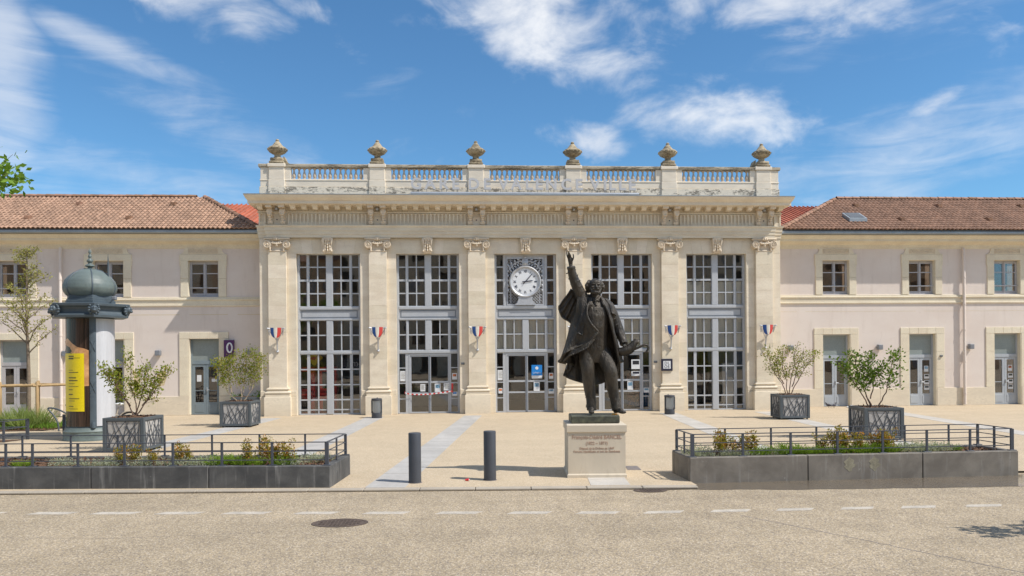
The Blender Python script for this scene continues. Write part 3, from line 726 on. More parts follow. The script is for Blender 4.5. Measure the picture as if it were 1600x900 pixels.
    balm = bal.mesh('baluster', 'balusters', 40)
    for i in range(5):
        a, b_ = PX[i] + .56, PX[i + 1] - .56
        for k in range(14): link('baluster', balm, st, Vector((lerp(a, b_, (k + .5) / 14), (Y0 + Y1) / 2, 9.555)) - wloc(st))
    # urns
    ur = MB(); ur.cbox(-.29, -.26, 0, .29, .26, .10, .02); ur.cbox(-.25, -.22, .10, .25, .22, .24, .02)
    ur.lathe([(.20, .24), (.17, .27), (.13, .30), (.125, .36), (.14, .40)], 20)
    ur.lathe([(.14, .40), (.22, .43), (.30, .48), (.355, .54), (.375, .60), (.36, .66), (.31, .70), (.26, .71), (.225, .735), (.18, .79), (.13, .86), (.085, .92), (.06, .945), (.075, .965), (.078, .985), (.055, 1.01), (.05, 1.02), (.0, 1.04)], 24, fn=lambda a, z: 1 + (.03 * math.cos(12 * a) if .44 < z < .6 else (.04 * math.cos(10 * a) if .72 < z < .92 else 0)))
    for k in range(14):
        a = k * 2 * math.pi / 14; ur.ball((.365 * math.cos(a), .365 * math.sin(a), .605), (.05, .05, .04), n=6, m=4)
    urm = ur.mesh('urn', 'lichen_limestone', 45)
    for p in PX: link('urn', urm, st, Vector((p, .09, 10.185)) - wloc(st))
    for p, s_ in ((PX[0], 1), (PX[5], -1)):
        mb = MB(); mb.ext([(p + s_ * .2, 10.18), (p + s_ * .62, 10.18), (p + s_ * .55, 10.22), (p + s_ * .42, 10.27), (p + s_ * .32, 10.36), (p + s_ * .26, 10.52), (p + s_ * .2, 10.55)], .2, .55)
        mb.build('scroll_buttress', 'lichen_limestone', st)
    mb = MB(); mb.box(XL + .4, .3, 8.75, XR - .4, 9.2, 8.9); mb.build('roof', 'zinc', st)
    # the hall inside
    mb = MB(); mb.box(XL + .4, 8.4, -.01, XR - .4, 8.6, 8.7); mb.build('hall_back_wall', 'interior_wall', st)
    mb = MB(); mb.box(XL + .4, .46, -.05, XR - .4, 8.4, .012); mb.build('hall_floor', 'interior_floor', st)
    mb = MB()
    for i in range(1, 5):
        x = PX[i]; mb.box(x - .2, 3.8, .012, x + .2, 4.2, 8.7)
    mb.build('hall_column', 'interior_wall', st)
    return st
ST = pavilion()

# ------------------------------------------------------------------ tall windows of the pavilion
def tall_windows():
    yF, yB = .235, .315
    paneme = {}
    def pane(w, h):
        k = (round(w, 3), round(h, 3))
        if k not in paneme:
            b = MB(); b.box(-w / 2 - .008, 0, -h / 2 - .008, w / 2 + .008, .008, h / 2 + .008); paneme[k] = b.mesh('pane', 'pane_glass')
        return paneme[k]
    for i, (a, b_) in enumerate(OPEN):
        sash = 'sliding' if i in (1, 2, 3) else 'fixed'
        c0 = [.10, .365]; c1 = [.48, .79]; c2 = [.835, 1.145]
        W = b_ - a; cols = [c0, c1, c2, [W - 1.145, W - .835], [W - .79, W - .48], [W - .365, W - .10]]
        rows_u = [(4.44, 4.93), (4.98, 5.45), (5.53, 6.01), (6.06, 6.53)]
        rows_l = [(2.63, 3.225), (3.275, 3.84)]
        rows_b = [(.055, .18), (.227, .585), (.64, 1.20), (1.25, 1.83), (1.88, 2.46)]
        rects = []
        for k, c in enumerate(cols):
            for r in rows_u:
                if i == 2 and k in (1, 2, 3, 4): continue
                rects.append((a + c[0], a + c[1], r[0], r[1]))
            for r in rows_l: rects.append((a + c[0], a + c[1], r[0], r[1]))
            if sash == 'fixed':
                for r in rows_b: rects.append((a + c[0], a + c[1], r[0], r[1]))
            elif k in (0, 5):
                for r in ((.055, .59), (.63, 1.235), (1.28, 1.86), (1.90, 2.46)): rects.append((a + c[0] - (.0 if k else .02), a + c[1] - (.03 if k == 0 else 0) + (.0), r[0], r[1]))
        hol = list(rects)
        if sash == 'sliding': hol.append((a + .47, b_ - .40, -.2, 2.47))
        if i == 2: hol.append((a + .50, b_ - .50, 4.44, 6.44))
        mb = MB(); mb.holes(a + .004, b_ - .004, -.01 + .012, OPEN_TOP - .004, yF, yB, hol)
        win = mb.build('window', 'frame_grey', ST)
        # heavier members stand proud
        mb = MB()
        for (x0, x1) in ((.004, .085), (W - .085, W - .004)): mb.cbox(a + x0, yF - .04, .015, a + x1, yF - .0, OPEN_TOP - .008, .006)
        mb.cbox(a + .09, yF - .05, 4.30, b_ - .09, yF, 4.42, .01); mb.cbox(a + .09, yF - .05, 3.86, b_ - .09, yF, 3.93, .01); mb.cbox(a + .09, yF - .04, 2.49, b_ - .09, yF, 2.61, .01)
        mid = (a + b_) / 2
        if i != 2: mb.cbox(mid - .125, yF - .035, 4.425, mid + .125, yF, OPEN_TOP - .01, .01)
        mb.cbox(mid - .125, yF - .035, 2.615, mid + .125, yF, 3.855, .01)
        if sash == 'fixed': mb.cbox(mid - .125, yF - .035, .02, mid + .125, yF, 2.485, .01)
        for s_ in (.385, W - .46): 
            mb.cbox(a + s_, yF - .02, 4.425, a + s_ + .075, yF, OPEN_TOP - .01, .005); mb.cbox(a + s_, yF - .02, 2.615, a + s_ + .075, yF, 3.855, .005)
        mb.build('mullion', 'frame_grey', win)
        mb = MB(); x0, x1, z0, z1 = a + .15, b_ - .15, 3.965, 4.265
        for (p, q, r, s_) in ((x0, x1, z0, z0 + .035), (x0, x1, z1 - .035, z1), (x0, x0 + .035, z0 + .035, z1 - .035), (x1 - .035, x1, z0 + .035, z1 - .035)): mb.box(p, yF - .012, r, q, yF + .001, s_)
        mb.build('panel_moulding', 'frame_line', win)
        L0 = wloc(win)
        for (x0, x1, z0, z1) in rects:
            o = link('pane', pane(x1 - x0, z1 - z0), win, Vector(((x0 + x1) / 2, (yF + yB) / 2 - .004, (z0 + z1) / 2)) - L0)
        if sash == 'sliding':
            x0, x1 = a + .47, b_ - .40
            mb = MB(); mb.box(x0, yF - .01, 2.40, x1, yB, 2.468); mb.box(x0, yF - .01, .012, x0 + .045, yB, 2.40); mb.box(x1 - .045, yF - .01, .012, x1, yB, 2.40); mb.build('door_frame', 'frame_grey', win)
            xm = (x0 + x1) / 2
            for (l, r_) in ((x0 + .05, xm - .005), (xm + .005, x1 - .05)):
                hs = [(l + .05, r_ - .05, .07, .80), (l + .05, r_ - .05, .865, 1.255), (l + .05, r_ - .05, 1.335, 2.34)]
                mb = MB(); mb.holes(l, r_, .016, 2.395, yF + .02, yB - .01, hs); leaf_ = mb.build('sliding_door', 'frame_grey', win)
                for (p, q, r2, s_) in hs:
                    mb = MB(); mb.box(p - .008, yF + .05, r2 - .008, q + .008, yF + .058, s_ + .008); mb.build('door_glass', 'pane_glass', win)
            mb = MB(); mb.box(xm - .03, yF - .005, .02, xm + .03, yF + .018, 2.40); mb.build('door_seal', 'frame_line', win)
        # roller blinds behind the glass
        def blind(x0, x1, z0, z1): 
            mb = MB(); n = 24
            rows = [[(lerp(x0, x1, k / n), .345 + .012 * math.sin(k * 1.9) + d, z) for k in range(n + 1)] for d, z in ((0, z0), (0, z1), (.004, z1), (.004, z0))]
            mb.quadgrid(rows, closed_v=True); mb.build('blind', 'blind', win)
        if i in (2, 3, 4): blind(a + .05, b_ - .05, 2.56, 3.9)
        if i == 4: blind(a + .05, b_ - .05, 4.42, 5.42)
tall_windows()

# ------------------------------------------------------------------ station clock
def clock():
    cx = (OPEN[2][0] + OPEN[2][1]) / 2; y = .20; zc = 5.42
    t = thing('station_clock', (cx, y, zc), 'round white clock with Roman numerals in an ornate grey openwork panel', 'clock')
    mb = MB()   # openwork back panel
    x0, x1, z0, z1 = -.775, .775, -.98, 1.02
    for (a, b_, c_, d_) in ((x0, x1, z1 - .07, z1), (x0, x1, z0, z0 + .06), (x0, x0 + .05, z0 + .06, z1 - .07), (x1 - .05, x1, z0 + .06, z1 - .07)): mb.box(a, .02, c_, b_, .07, d_)
    for s_ in (-1, 1): mb.box(s_ * .60 - .012, .03, z0 + .06, s_ * .60 + .012, .06, z1 - .07)
    mb.build('panel_frame', 'galvanised', t, local=True)
    mb = MB(); n = 13
    for k in range(-n, n + 1):
        for sg in (1, -1):
            pts = []
            # diagonal lattice clipped to the panel
            xa = k * .12
            p0 = (xa - 1.0, -1.0 * sg); p1 = (xa + 1.0, 1.0 * sg)
            ts = [q / 60 for q in range(61)]
            ins = [tq for tq in ts if abs(lerp(p0[0], p1[0], tq)) < .73 and -.93 < lerp(p0[1], p1[1], tq) < .96]
            if len(ins) > 2:
                a, b_ = ins[0], ins[-1]
                mb.tube([(lerp(p0[0], p1[0], a), .05 + .004 * sg, lerp(p0[1], p1[1], a)), (lerp(p0[0], p1[0], b_), .05 + .004 * sg, lerp(p0[1], p1[1], b_))], .011, 4)
    tag(mb.build('lattice', 'galvanised', t, local=True), kind='stuff')
    mb = MB()
    rr = random.Random(5)
    for s_ in (-1, 1):
        for q in range(16):
            a = rad(38 + q * 3.2); r_ = .74 + .11 * (q % 3)
            x, z = s_ * r_ * math.cos(a), r_ * math.sin(a)
            if abs(x) < .7 and z < .92: mb.ball((x, .0, z), (.075, .035, .035), rot=Matrix.Rotation(-s_ * rad(rr.uniform(20, 70)), 3, 'Y'))
        mb.tube([(s_ * .12, .0, .86), (s_ * .3, -.01, .82), (s_ * .5, 0, .70), (s_ * .66, 0, .48)], .025, 6)
        for q in range(5): mb.ball((s_ * .70, 0, -.35 + q * .2), (.03, .03, .055))
    mb.cbox(-.13, -.06, .62, .13, .03, .95, .03); mb.ball((0, -.07, .79), (.085, .05, .12)); mb.ball((0, -.02, 1.0), (.06, .05, .06))
    mb.build('garland', 'galvanised', t, 50, local=True)
    mb = MB(); mb.ext([(-.30, -.62), (.30, -.62), (.33, -.66), (.28, -.70), (.34, -.88), (.42, -.93), (.42, -.97), (-.42, -.97), (-.42, -.93), (-.34, -.88), (-.28, -.70), (-.33, -.66)], -.08, .03); mb.build('bracket_base', 'galvanised', t, local=True)
    def ring(prof, m_, name, n=48):
        mb = MB(); mb.lathe(prof, n); mb.v = [(a, -c_, b_) for a, b_, c_ in mb.v]; return mb.build(name, m_, t, 40, local=True)
    ring([(.60, -.04), (.66, -.04), (.67, .03), (.655, .09), (.62, .12), (.585, .11), (.555, .075), (.545, .06), (.54, .0), (.60, -.04)], 'galvanised', 'bezel')
    ring([(.001, .055), (.55, .055), (.55, .03), (.001, .03)], 'sign_white', 'dial')
    num = ['XII', 'I', 'II', 'III', 'IIII', 'V', 'VI', 'VII', 'VIII', 'IX', 'X', 'XI']
    for k, s_ in enumerate(num):
        me = text_mesh(s_, .155, .006, 'navy', 'numeral', 'CENTER', .82)
        for v in me.vertices: v.co.z -= .055; v.co.x *= .85
        o = link('numeral', me, t, (.435 * math.sin(rad(30 * k)), -.06, .435 * math.cos(rad(30 * k))))
        o.rotation_euler = (0, rad(30 * k), 0)
    mb = MB()
    for k in range(60):
        a = rad(6 * k); mb.box(.52 * math.sin(a) - .006, -.06, .52 * math.cos(a) - .006, .52 * math.sin(a) + .006, -.055, .52 * math.cos(a) + .006)
    mb.build('minute_dots', 'navy', t, local=True)
    for (ang, L, w, d, nm) in ((rad(83), .33, .022, .075, 'hour_hand'), (rad(42), .47, .016, .085, 'minute_hand')):
        mb = MB(); mb.ext([(-w, -.13), (w, -.13), (w, L * .8), (0, L), (-w, L * .8)], -d - .006, -d)
        o = mb.build(nm, 'navy', t, local=True); o.rotation_euler = (0, ang, 0)
clock()

# ------------------------------------------------------------------ station name sign
def name_sign():
    y = -.62; z0 = 9.00
    t = thing('name_sign', (.25, y, 8.84), 'pale metal letters GARE DE VALENCE VILLE on a tube above the cornice', 'sign')
    x0, x1 = -4.42, 4.78
    txt = 'GARE DE VALENCE VILLE'
    probe = text_mesh(txt, .62, .07, 'sign_letter', spacing=1.06); w = max(v.co.x for v in probe.vertices); bpy.data.meshes.remove(probe)
    k = (x1 - x0) / w
    # each letter its own mesh, set by the advance of the text before it
    pos = 0
    for i, ch in enumerate(txt):
        if ch == ' ': continue
        pre = text_mesh(txt[:i + 1], .62, .07, 'sign_letter', spacing=1.06); wr = max(v.co.x for v in pre.vertices); bpy.data.meshes.remove(pre)
        me = text_mesh(ch, .62, .09, 'sign_letter', bold=.016); mr = max(v.co.x for v in me.vertices); ml = min(v.co.x for v in me.vertices)
        for v in me.vertices: v.co.x = (v.co.x - ml) * min(1.0, k * 1.0)
        x = x0 + (wr - (mr - ml)) * k
        o = link('letter', me, t, Vector((x, y, 9.075)) - wloc(t))
        mb = MB()
        for q in (.2, .75): mb.box(x + (mr - ml) * q - .008, y + .0, 8.85, x + (mr - ml) * q + .008, y + .016, 9.08)
        mb.build('letter_stay', 'zinc_dark', t)
    mb = MB(); mb.tube([(x0 - .02, y - .02, 8.905), (x1 + .05, y - .02, 8.905)], .055, 10); mb.build('support_tube', 'steel_tube', t, 60)
    for q in range(5):
        x = lerp(x0 + .6, x1 - .5, q / 4); mb = MB(); mb.cbox(x - .1, y - .06, 8.82, x + .1, y + .08, 8.87, .01); mb.build('bracket', 'zinc_dark', t)
name_sign()

# ------------------------------------------------------------------ flag crests on the pilasters
def crests():
    y = -.14
    def make(p, label):
        t = thing('flag_crest', (p, y, 2.55), label, 'flag holder', group='tricolour flag crests on the pilasters')
        mb = MB(); n = 9
        def stripe(a, b_, m_, nm):
            mb = MB(); rows = []
            for d in (0, .012):
                for zz in range(8):
                    t_ = zz / 7; row = []
                    for k in range(4):
                        u = lerp(a, b_, k / 3); hw = .215 * math.sqrt(max(0.02, 1 - (t_ * .93) ** 2.6)) 
                        x = u * hw; row.append((x, -.30 - .07 * math.cos(u * 1.4) + d, 1.0 - t_ * .40))
                    rows.append(row)
            mb.quadgrid(rows[:8]); mb.quadgrid(rows[8:]); mb.build(nm, m_, t, local=True)
        stripe(-1, -.34, 'flag_blue', 'blue_stripe'); stripe(-.34, .34, 'flag_white', 'white_stripe'); stripe(.34, 1, 'flag_red', 'red_stripe')
        mb = MB()
        for s_ in (-1, 1):
            mb.tube([(0, -.02, .45), (s_ * .10, -.14, .62), (s_ * .22, -.24, .80), (s_ * .29, -.30, .95)], .018, 6)
            mb.tube([(s_ * .24, -.30, .96), (s_ * .33, -.34, .97)], .03, 8)
            mb.tube([(s_ * .25, -.22, .70), (s_ * .27, -.26, .78), (s_ * .29, -.3, .90)], .024, 6)
            mb.ball((s_ * .33, -.34, .97), .032)
        mb.tube([(0, -.02, .02), (0, -.05, .12), (0, -.09, .38), (0, -.16, .60)], [.035, .028, .03, .045], 8)
        mb.tube([(-.18, -.26, .92), (.18, -.26, .92)], .014, 6)
        mb.cbox(-.05, -.03, 0, .05, .0, .10, .01); mb.ball((0, -.06, .04), (.045, .04, .04))
        mb.build('bracket', 'galvanised', t, 50, local=True)
        return t
    lab = ['tricolour flag crest on the leftmost pilaster of the station', 'tricolour flag crest on the pilaster above the left bin', 'tricolour flag crest between the two left door bays and the clock', 'tricolour flag crest mostly hidden behind the bronze statue', 'tricolour flag crest above the small dark square sign', 'tricolour flag crest on the rightmost pilaster of the station']
    t0 = make(PX[0] + .0, lab[0])
    for p, l in zip(PX[1:], lab[1:]):
        t = dup(t0); t.location.x = p; t['label'] = l
crests()

# ------------------------------------------------------------------ the two wings
def tile_slope(mb, e0, e1, r0, r1, cols_w=.185, rows=16, seed=1):
    """pantiles on the slope between eave e0-e1 and ridge r0-r1 (a trapezoid); every tile has its own curved edges"""
    e0, e1, r0, r1 = map(Vector, (e0, e1, r0, r1)); rr = random.Random(seed)
    nrm = (e1 - e0).cross(r0 - e0).normalized()
    if nrm.z < 0: nrm = -nrm
    ux = (e1 - e0).normalized(); L = (e1 - e0).length; up = (r0 - e0) - ux * (r0 - e0).dot(ux); H = up.length; up.normalize()
    a0 = (r0 - e0).dot(ux); a1 = (r1 - e0).dot(ux)
    nc = int(L / cols_w)
    for k in range(rows):
        t0, t1 = k / rows, (k + 1) / rows
        xa, xb = lerp(0, a0, (t0 + t1) / 2), lerp(L, a1, (t0 + t1) / 2)
        for c in range(nc):
            x = c * cols_w + (.5 * cols_w if k % 2 else 0) * 0
            if x + cols_w * .5 < xa or x + cols_w * .5 > xb: continue
            j = rr.uniform(-.006, .006); jx = rr.uniform(-.006, .006)
            rows_ = []
            for tt, lift in ((t0 - .18 / rows, .034 + j), (t1, .006)):
                row = []
                for q in range(5):
                    u = q / 4; w = .045 * math.sin(u * math.pi * 1.0) - .012 * (1 if q in (0, 4) else 0)
                    row.append(e0 + ux * (x + jx + u * cols_w * .985) + up * (tt * H) + nrm * (lift + w))
                rows_.append(row)
            # front lip gives the tile its thickness
            lip = [p - nrm * .03 for p in rows_[0]]
            mb.quadgrid([lip] + rows_)
def window_pair(root, cx, z0, z1, w, y, frame, label_parts=True):
    """two-leaf casement, three panes to a leaf"""
    mb = MB(); a, b_ = cx - w / 2, cx + w / 2; h = z1 - z0
    hs = []
    for (l, r) in ((a + .085, cx - .065), (cx + .065, b_ - .085)):
        for (p, q) in ((.10, .235), (.27, .645), (.672, .915)): hs.append((l, r, z0 + h * p, z0 + h * q))
    mb.holes(a, b_, z0, z1, y, y + .07, hs); win = mb.build('window', frame, root)
    mb = MB(); mb.cbox(a + .045, y - .018, z0 + .06, cx - .006, y + .002, z0 + .10, .005); mb.cbox(cx - .035, y - .03, z0 + .05, cx + .035, y + .002, z1 - .05, .008); mb.cbox(a, y - .03, z0, b_, y + .002, z0 + .05, .008)
    mb.build('mullion', frame, win)
    for (l, r, p, q) in hs:
        mb = MB(); mb.box(l - .006, y + .03, p - .006, r + .006, y + .036, q + .006); mb.build('pane', 'pane_glass', win)
    mb = MB(); mb.tube([(a + .01, y - .09, z0 + h * .255), (b_ - .01, y - .09, z0 + h * .255)], .018, 6); mb.build('guard_rail', 'galvanised', win)
    return win
def door_pair(root, cx, w, h, y, mats_, opaque_transom=True, bar=False, dark=False, handles=True):
    fr, tr = mats_; a, b_ = cx - w / 2, cx + w / 2
    zt = 2.16
    mb = MB(); hs = [(a + .07, b_ - .07, zt + .09, h - .05), (a + .05, b_ - .05, .02, zt - .05)]
    mb.holes(a, b_, .012, h, y, y + .09, hs); d = mb.build('entrance', fr, root)
    mb = MB(); mb.box(a + .065, y + .035, zt + .085, b_ - .065, y + .05, h - .045); mb.build('transom_panel', 'transom_panel', d)
    for (l, r, s_) in ((a + .055, cx - .004, 1), (cx + .004, b_ - .055, -1)):
        hh = [(l + .105, r - .095, .52, zt - .16)]
        mb = MB(); mb.holes(l, r, .025, zt - .055, y + .02, y + .07, hh)
        mb.cbox(l + .10, y + .008, .11, r - .09, y + .021, .44, .012); leaf_ = mb.build('door', fr, d)
        mb = MB(); mb.box(l + .10, y + .04, .515, r - .09, y + .048, zt - .155); mb.build('pane', 'pane_glass', leaf_)
        if bar: mb = MB(); mb.box(l + .10, y + .035, .99, r - .09, y + .06, 1.02); mb.build('glazing_bar', fr, leaf_)
        if handles and s_ < 0:
            mb = MB(); mb.cbox(l + .03, y - .02, .95, l + .055, y + .02, 1.13, .006); mb.tube([(l + .042, y - .045, 1.04), (l + .15, y - .045, 1.04)], .012, 6); mb.tube([(l + .042, y - .045, 1.04), (l + .042, y + .01, 1.04)], .012, 6); mb.build('handle', 'galvanised', leaf_)
    return d
YW = 1.0
def wing(side, x_in, x_out, wins, doors, uw, surround_w, label, pipes, xe, xr, zeave, zridge):
    lo, hi = min(x_in, x_out), max(x_in, x_out)
    rt = thing('station_wing', ((lo + hi) / 2, 1.5, 0), label, 'station wing')
    op = [(c - uw / 2, c + uw / 2, 4.90, 6.40) for c in wins] + [(c - .64, c + .64, -.2, 3.16) for c in doors]
    mb = MB(); mb.holes(lo, hi, 0, 7.2, YW, YW + .4, op); mb.build('wall', 'stucco', rt)
    # stone base course between the doors
    xs = [lo] + sorted([e for c in doors for e in (c - .64, c + .64)]) + [hi]
    for i in range(0, len(xs), 2):
        a, b_ = xs[i], xs[i + 1]; n = max(1, int((b_ - a) / 1.25))
        for k in range(n):
            mb = MB(); mb.cbox(lerp(a, b_, k / n) + .002, YW - .045 - R.uniform(0, .003), 0, lerp(a, b_, (k + 1) / n) - .002, YW + .02, .785, .008); mb.build('base_stone', 'base_limestone', rt)
    # moulded band and cornice
    band = [(0, 4.50), (.05, 4.515), (.055, 4.56), (.035, 4.575), (.04, 4.745), (.075, 4.765), (.08, 4.80), (.05, 4.82), (.05, 4.875), (0, 4.89), (-.05, 4.89), (-.05, 4.50)]
    mb = MB(); mb.sweep(band, [(lo, YW), (hi, YW)]); mb.build('string_course', 'wing_stone', rt)
    cor = [(0, 6.895), (.03, 6.90), (.035, 6.96), (.06, 6.97), (.065, 7.06), (.10, 7.09), (.30, 7.15), (.31, 7.17), (.38, 7.18), (.39, 7.28), (.43, 7.30), (.50, 7.37), (.53, 7.41), (.53, 7.435), (-.1, 7.46), (-.1, 6.895)]
    mb = MB(); mb.sweep(cor, [(lo, YW), (hi, YW)]); mb.build('cornice', 'wing_stone', rt)
    # incised joint of the render below the band
    mb = MB(); n = 60; rr = random.Random(int(abs(lo) * 10))
    zz = [4.165 + .012 * mnoise.noise(Vector((k * .7, lo, 0))) for k in range(n + 1)]
    for k in range(n):
        if rr.random() < .12: continue
        a, b_ = lerp(lo, hi, k / n), lerp(lo, hi, (k + 1) / n)
        mb.poly([(a, YW - .002, zz[k] - .012), (b_, YW - .002, zz[k + 1] - .012), (b_, YW - .002, zz[k + 1] + .008), (a, YW - .002, zz[k] + .008)])
    mb.build('render_joint', 'patch_plaster' if side < 0 else 'carved_limestone', rt)
    for c in wins:
        mb = MB(); a, b_ = c - uw / 2, c + uw / 2
        for (p, q) in ((a - .31, a + .005), (b_ - .005, b_ + .31)):
            mb.cbox(p, YW - .05, 4.895, q, YW + .26, 5.65, .01); mb.cbox(p, YW - .05, 5.655, q, YW + .26, 6.40, .01)
        for s_ in (-1, 1): mb.cbox(c + s_ * (uw / 2 + .31) - .03, YW - .06, 6.18, c + s_ * (uw / 2 + .31) + .03, YW + .02, 6.66, .01)
        mb.cbox(a - .31, YW - .052, 6.394, b_ + .31, YW + .26, 6.66, .01)
        # panel above with curved shoulders
        W2 = uw / 2 + .31; pl = [(-W2, 6.665)]
        for k in range(6): t_ = k / 5; pl.append((-W2 + .17 * math.sin(t_ * math.pi / 2), 6.665 + .17 * (1 - math.cos(t_ * math.pi / 2)) + .05 * t_))
        pl.append((-W2 + .17, 6.93)); pl += [(-x, z) for x, z in reversed(pl)]
        mb.ext([(c + x, z) for x, z in pl], YW - .045, YW + .02)
        sr = mb.build('window_surround', 'wing_stone', rt)
        mb = MB(); fx = uw / 2 - .02
        for (p, q, r_, s_) in ((-fx, fx, 6.70, 6.715), (-fx, fx, 6.875, 6.89), (-fx, -fx + .015, 6.715, 6.875), (fx - .015, fx, 6.715, 6.875)): mb.box(c + p, YW - .062, r_, c + q, YW - .046, s_)
        nn = 9
        for k in range(nn):
            x = c + lerp(-fx + .09, fx - .09, k / (nn - 1)); pts = [(x + .055 * math.cos(u * math.pi / 5), YW - .05, 6.795 + .055 * math.sin(u * math.pi / 5)) for u in range(11)]
            mb.tube(pts, .012, 4); mb.ball((x, YW - .05, 6.795), .02, n=6, m=4)
        mb.build('carved_panel', 'carved_limestone', sr)
        window_pair(rt, c, 4.905, 6.392, uw - .012, YW + .17, 'window_pale')
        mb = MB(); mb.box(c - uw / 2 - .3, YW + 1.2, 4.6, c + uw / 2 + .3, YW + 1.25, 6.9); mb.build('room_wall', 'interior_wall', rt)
    for i, c in enumerate(doors):
        mb = MB(); sw = .36
        for s_ in (-1, 1):
            p, q = sorted((c + s_ * .64, c + s_ * (.64 + sw)))
            z = .79 if True else 0
            for k in range(3): mb.cbox(p, YW - .04, lerp(.79, 3.16, k / 3) + .002, q, YW + .26, lerp(.79, 3.16, (k + 1) / 3) - .002, .008)
            mb.cbox(min(c + s_ * .64, c + s_ * .60), YW - .03, 0.013, max(c + s_ * .64, c + s_ * .60), YW + .3, 3.16, .006)
        for k in range(5):
            mb.cbox(lerp(c - .64 - sw, c + .64 + sw, k / 5) + .002, YW - .042, 3.162, lerp(c - .64 - sw, c + .64 + sw, (k + 1) / 5) - .002, YW + .26, 3.44, .008)
        mb.build('door_surround', 'wing_stone', rt)
        door_pair(rt, c, 1.20, 3.158, YW + .17, ('door_blue' if (side < 0 and i == 0) else 'door_pale' if side > 0 else 'window_pale', 'transom_panel'), bar=True)
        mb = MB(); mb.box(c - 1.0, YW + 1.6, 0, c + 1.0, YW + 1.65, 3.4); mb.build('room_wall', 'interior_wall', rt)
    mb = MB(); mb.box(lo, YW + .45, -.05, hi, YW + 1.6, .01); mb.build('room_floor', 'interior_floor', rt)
    # gutter and zinc eave
    g0, g1 = (lo, xe) if side < 0 else (xe, hi)
    mb = MB(); mb.sweep([(0, 7.44), (.10, 7.445), (.13, 7.47), (.13, 7.55), (.10, 7.56), (-.1, 7.56), (-.1, 7.44)], [(g0, .42), (g1, .42)]); mb.build('gutter', 'zinc', rt)
    mb = MB(); mb.box(g0, .33, 7.562, g1, .5, zeave - .01); mb.build('eave_board', 'zinc_dark', rt)
    # roof
    far = lo if side < 0 else hi; ridge_y = 4.0
    mb = MB()
    A = (far, .28, zeave); B = (xe, .28, zeave); Cc = (xr, ridge_y, zridge); D = (far, ridge_y, zridge); E_ = (xe, 7.7, zeave); F_ = (far, 7.7, zeave)
    mb.poly([A, B, Cc, D]); mb.poly([B, E_, Cc]); mb.poly([D, Cc, E_, F_]); mb.poly([A, D, F_]); mb.poly([A, F_, E_, B])
    mb.box(min(g0, g1), 1.4, 6.9, max(g0, g1), 7.6, zeave - .002)
    roof = mb.build('roof', 'ridge_tile', rt)
    mb = MB()
    if side < 0: tile_slope(mb, A, B, D, Cc, seed=3)
    else: tile_slope(mb, B, A, Cc, D, seed=4)
    tag(mb.build('roof_tile', 'tile_pale' if side < 0 else 'tile', roof, 40), kind='stuff')
    # ridge and hip tiles one by one
    rm = MB(); rows = []
    for xx, sc in ((0, 1.0), (.40, .86)):
        rows.append([(xx, .125 * sc * math.cos(q * math.pi / 6), .11 * sc * math.sin(q * math.pi / 6)) for q in range(7)])
    rm.quadgrid(rows); rm.quadgrid([[(a, b_ * .85, c_ * .85 - .0) for a, b_, c_ in r] for r in rows]); rmesh = rm.mesh('ridge_tile', 'ridge_tile', 40)
    def run(p, q):
        p, q = Vector(p), Vector(q); d = q - p; n = int(d.length / .385); d.normalize()
        for k in range(n):
            o = link('ridge_tile', rmesh, roof, p + d * (k * .385) + Vector((0, 0, .035 + R.uniform(-.006, .006))) - wloc(roof))
            o.rotation_euler = (0, -math.asin(d.z), math.atan2(d.y, d.x))
    run((lo if side < 0 else xr, ridge_y, zridge), (xr if side < 0 else min(hi, 27), ridge_y, zridge)); run(B, Cc)
    # little vent tiles
    for t_, xs_ in ((.72, [k * 4.0 for k in range(6)]), (.27, [k * 4.05 + 1.2 for k in range(6)])):
        for dx in xs_:
            x = xr - 1.0 - dx if side < 0 else xr + .4 + dx
            if not lo < x < hi: continue
            mb = MB(); yy, zz_ = lerp(.28, ridge_y, t_), lerp(zeave, zridge, t_)
            mb.ext([(yy - .14, zz_ - .03), (yy - .12, zz_ + .13), (yy + .2, zz_ + .17), (yy + .2, zz_ + .02)], x - .10, x + .10, 'x'); mb.box(x - .075, yy - .145, zz_ + .0, x + .075, yy - .125, zz_ + .09)
            mb.build('roof_vent', 'ridge_tile', roof)
    mb = MB(); mb.ext([(.3, 0.06), (4.6 - .3, 0.06), (4.6 - .3, .01), (.3, .01)], 0, .1, 'x')
    # downpipes
    for x in pipes:
        mb = MB(); mb.tube([(x, YW - .13, .05), (x, YW - .13, 6.75), (x, YW - .10, 6.92)], .062, 10)
        for z in (.5, 1.9, 3.3, 4.42, 5.6, 6.6): mb.tube([(x, YW - .13, z), (x, YW - .13, z + .06)], .075, 10); mb.box(x - .015, YW - .09, z + .015, x + .015, YW, z + .045)
        mb.build('downpipe', 'stucco', rt, 40)
    return rt, roof
LW, LROOF = wing(-1, XL, -34.0, [-13.10, -16.93, -20.71, -24.5], [-13.10, -16.93, -20.71, -24.5], 1.23, .31, 'left wing of the station, pink stucco with a tiled roof and blue-grey door', [-18.78], -10.62, -14.0, 7.62, 9.62)
RW, RROOF = wing(1, XR, 34.0, [13.89, 17.79, 21.70, 25.6], [13.89, 17.79, 21.70, 25.6], 1.21, .31, 'right wing of the station, pink stucco with a tiled roof and pale grey doors', [19.64], 11.2, 15.45, 7.64, 9.68)
mb = MB(); 
yy, zz = 1.35, 7.64 + (9.68 - 7.64) * (1.35 - .28) / 3.72
mb.ext([(yy - .34, zz - .12), (yy - .34, zz + .02), (yy + .34, zz + .38), (yy + .34, zz + .2)], 14.55, 15.35, 'x'); sk = mb.build('skylight', 'zinc', RROOF)
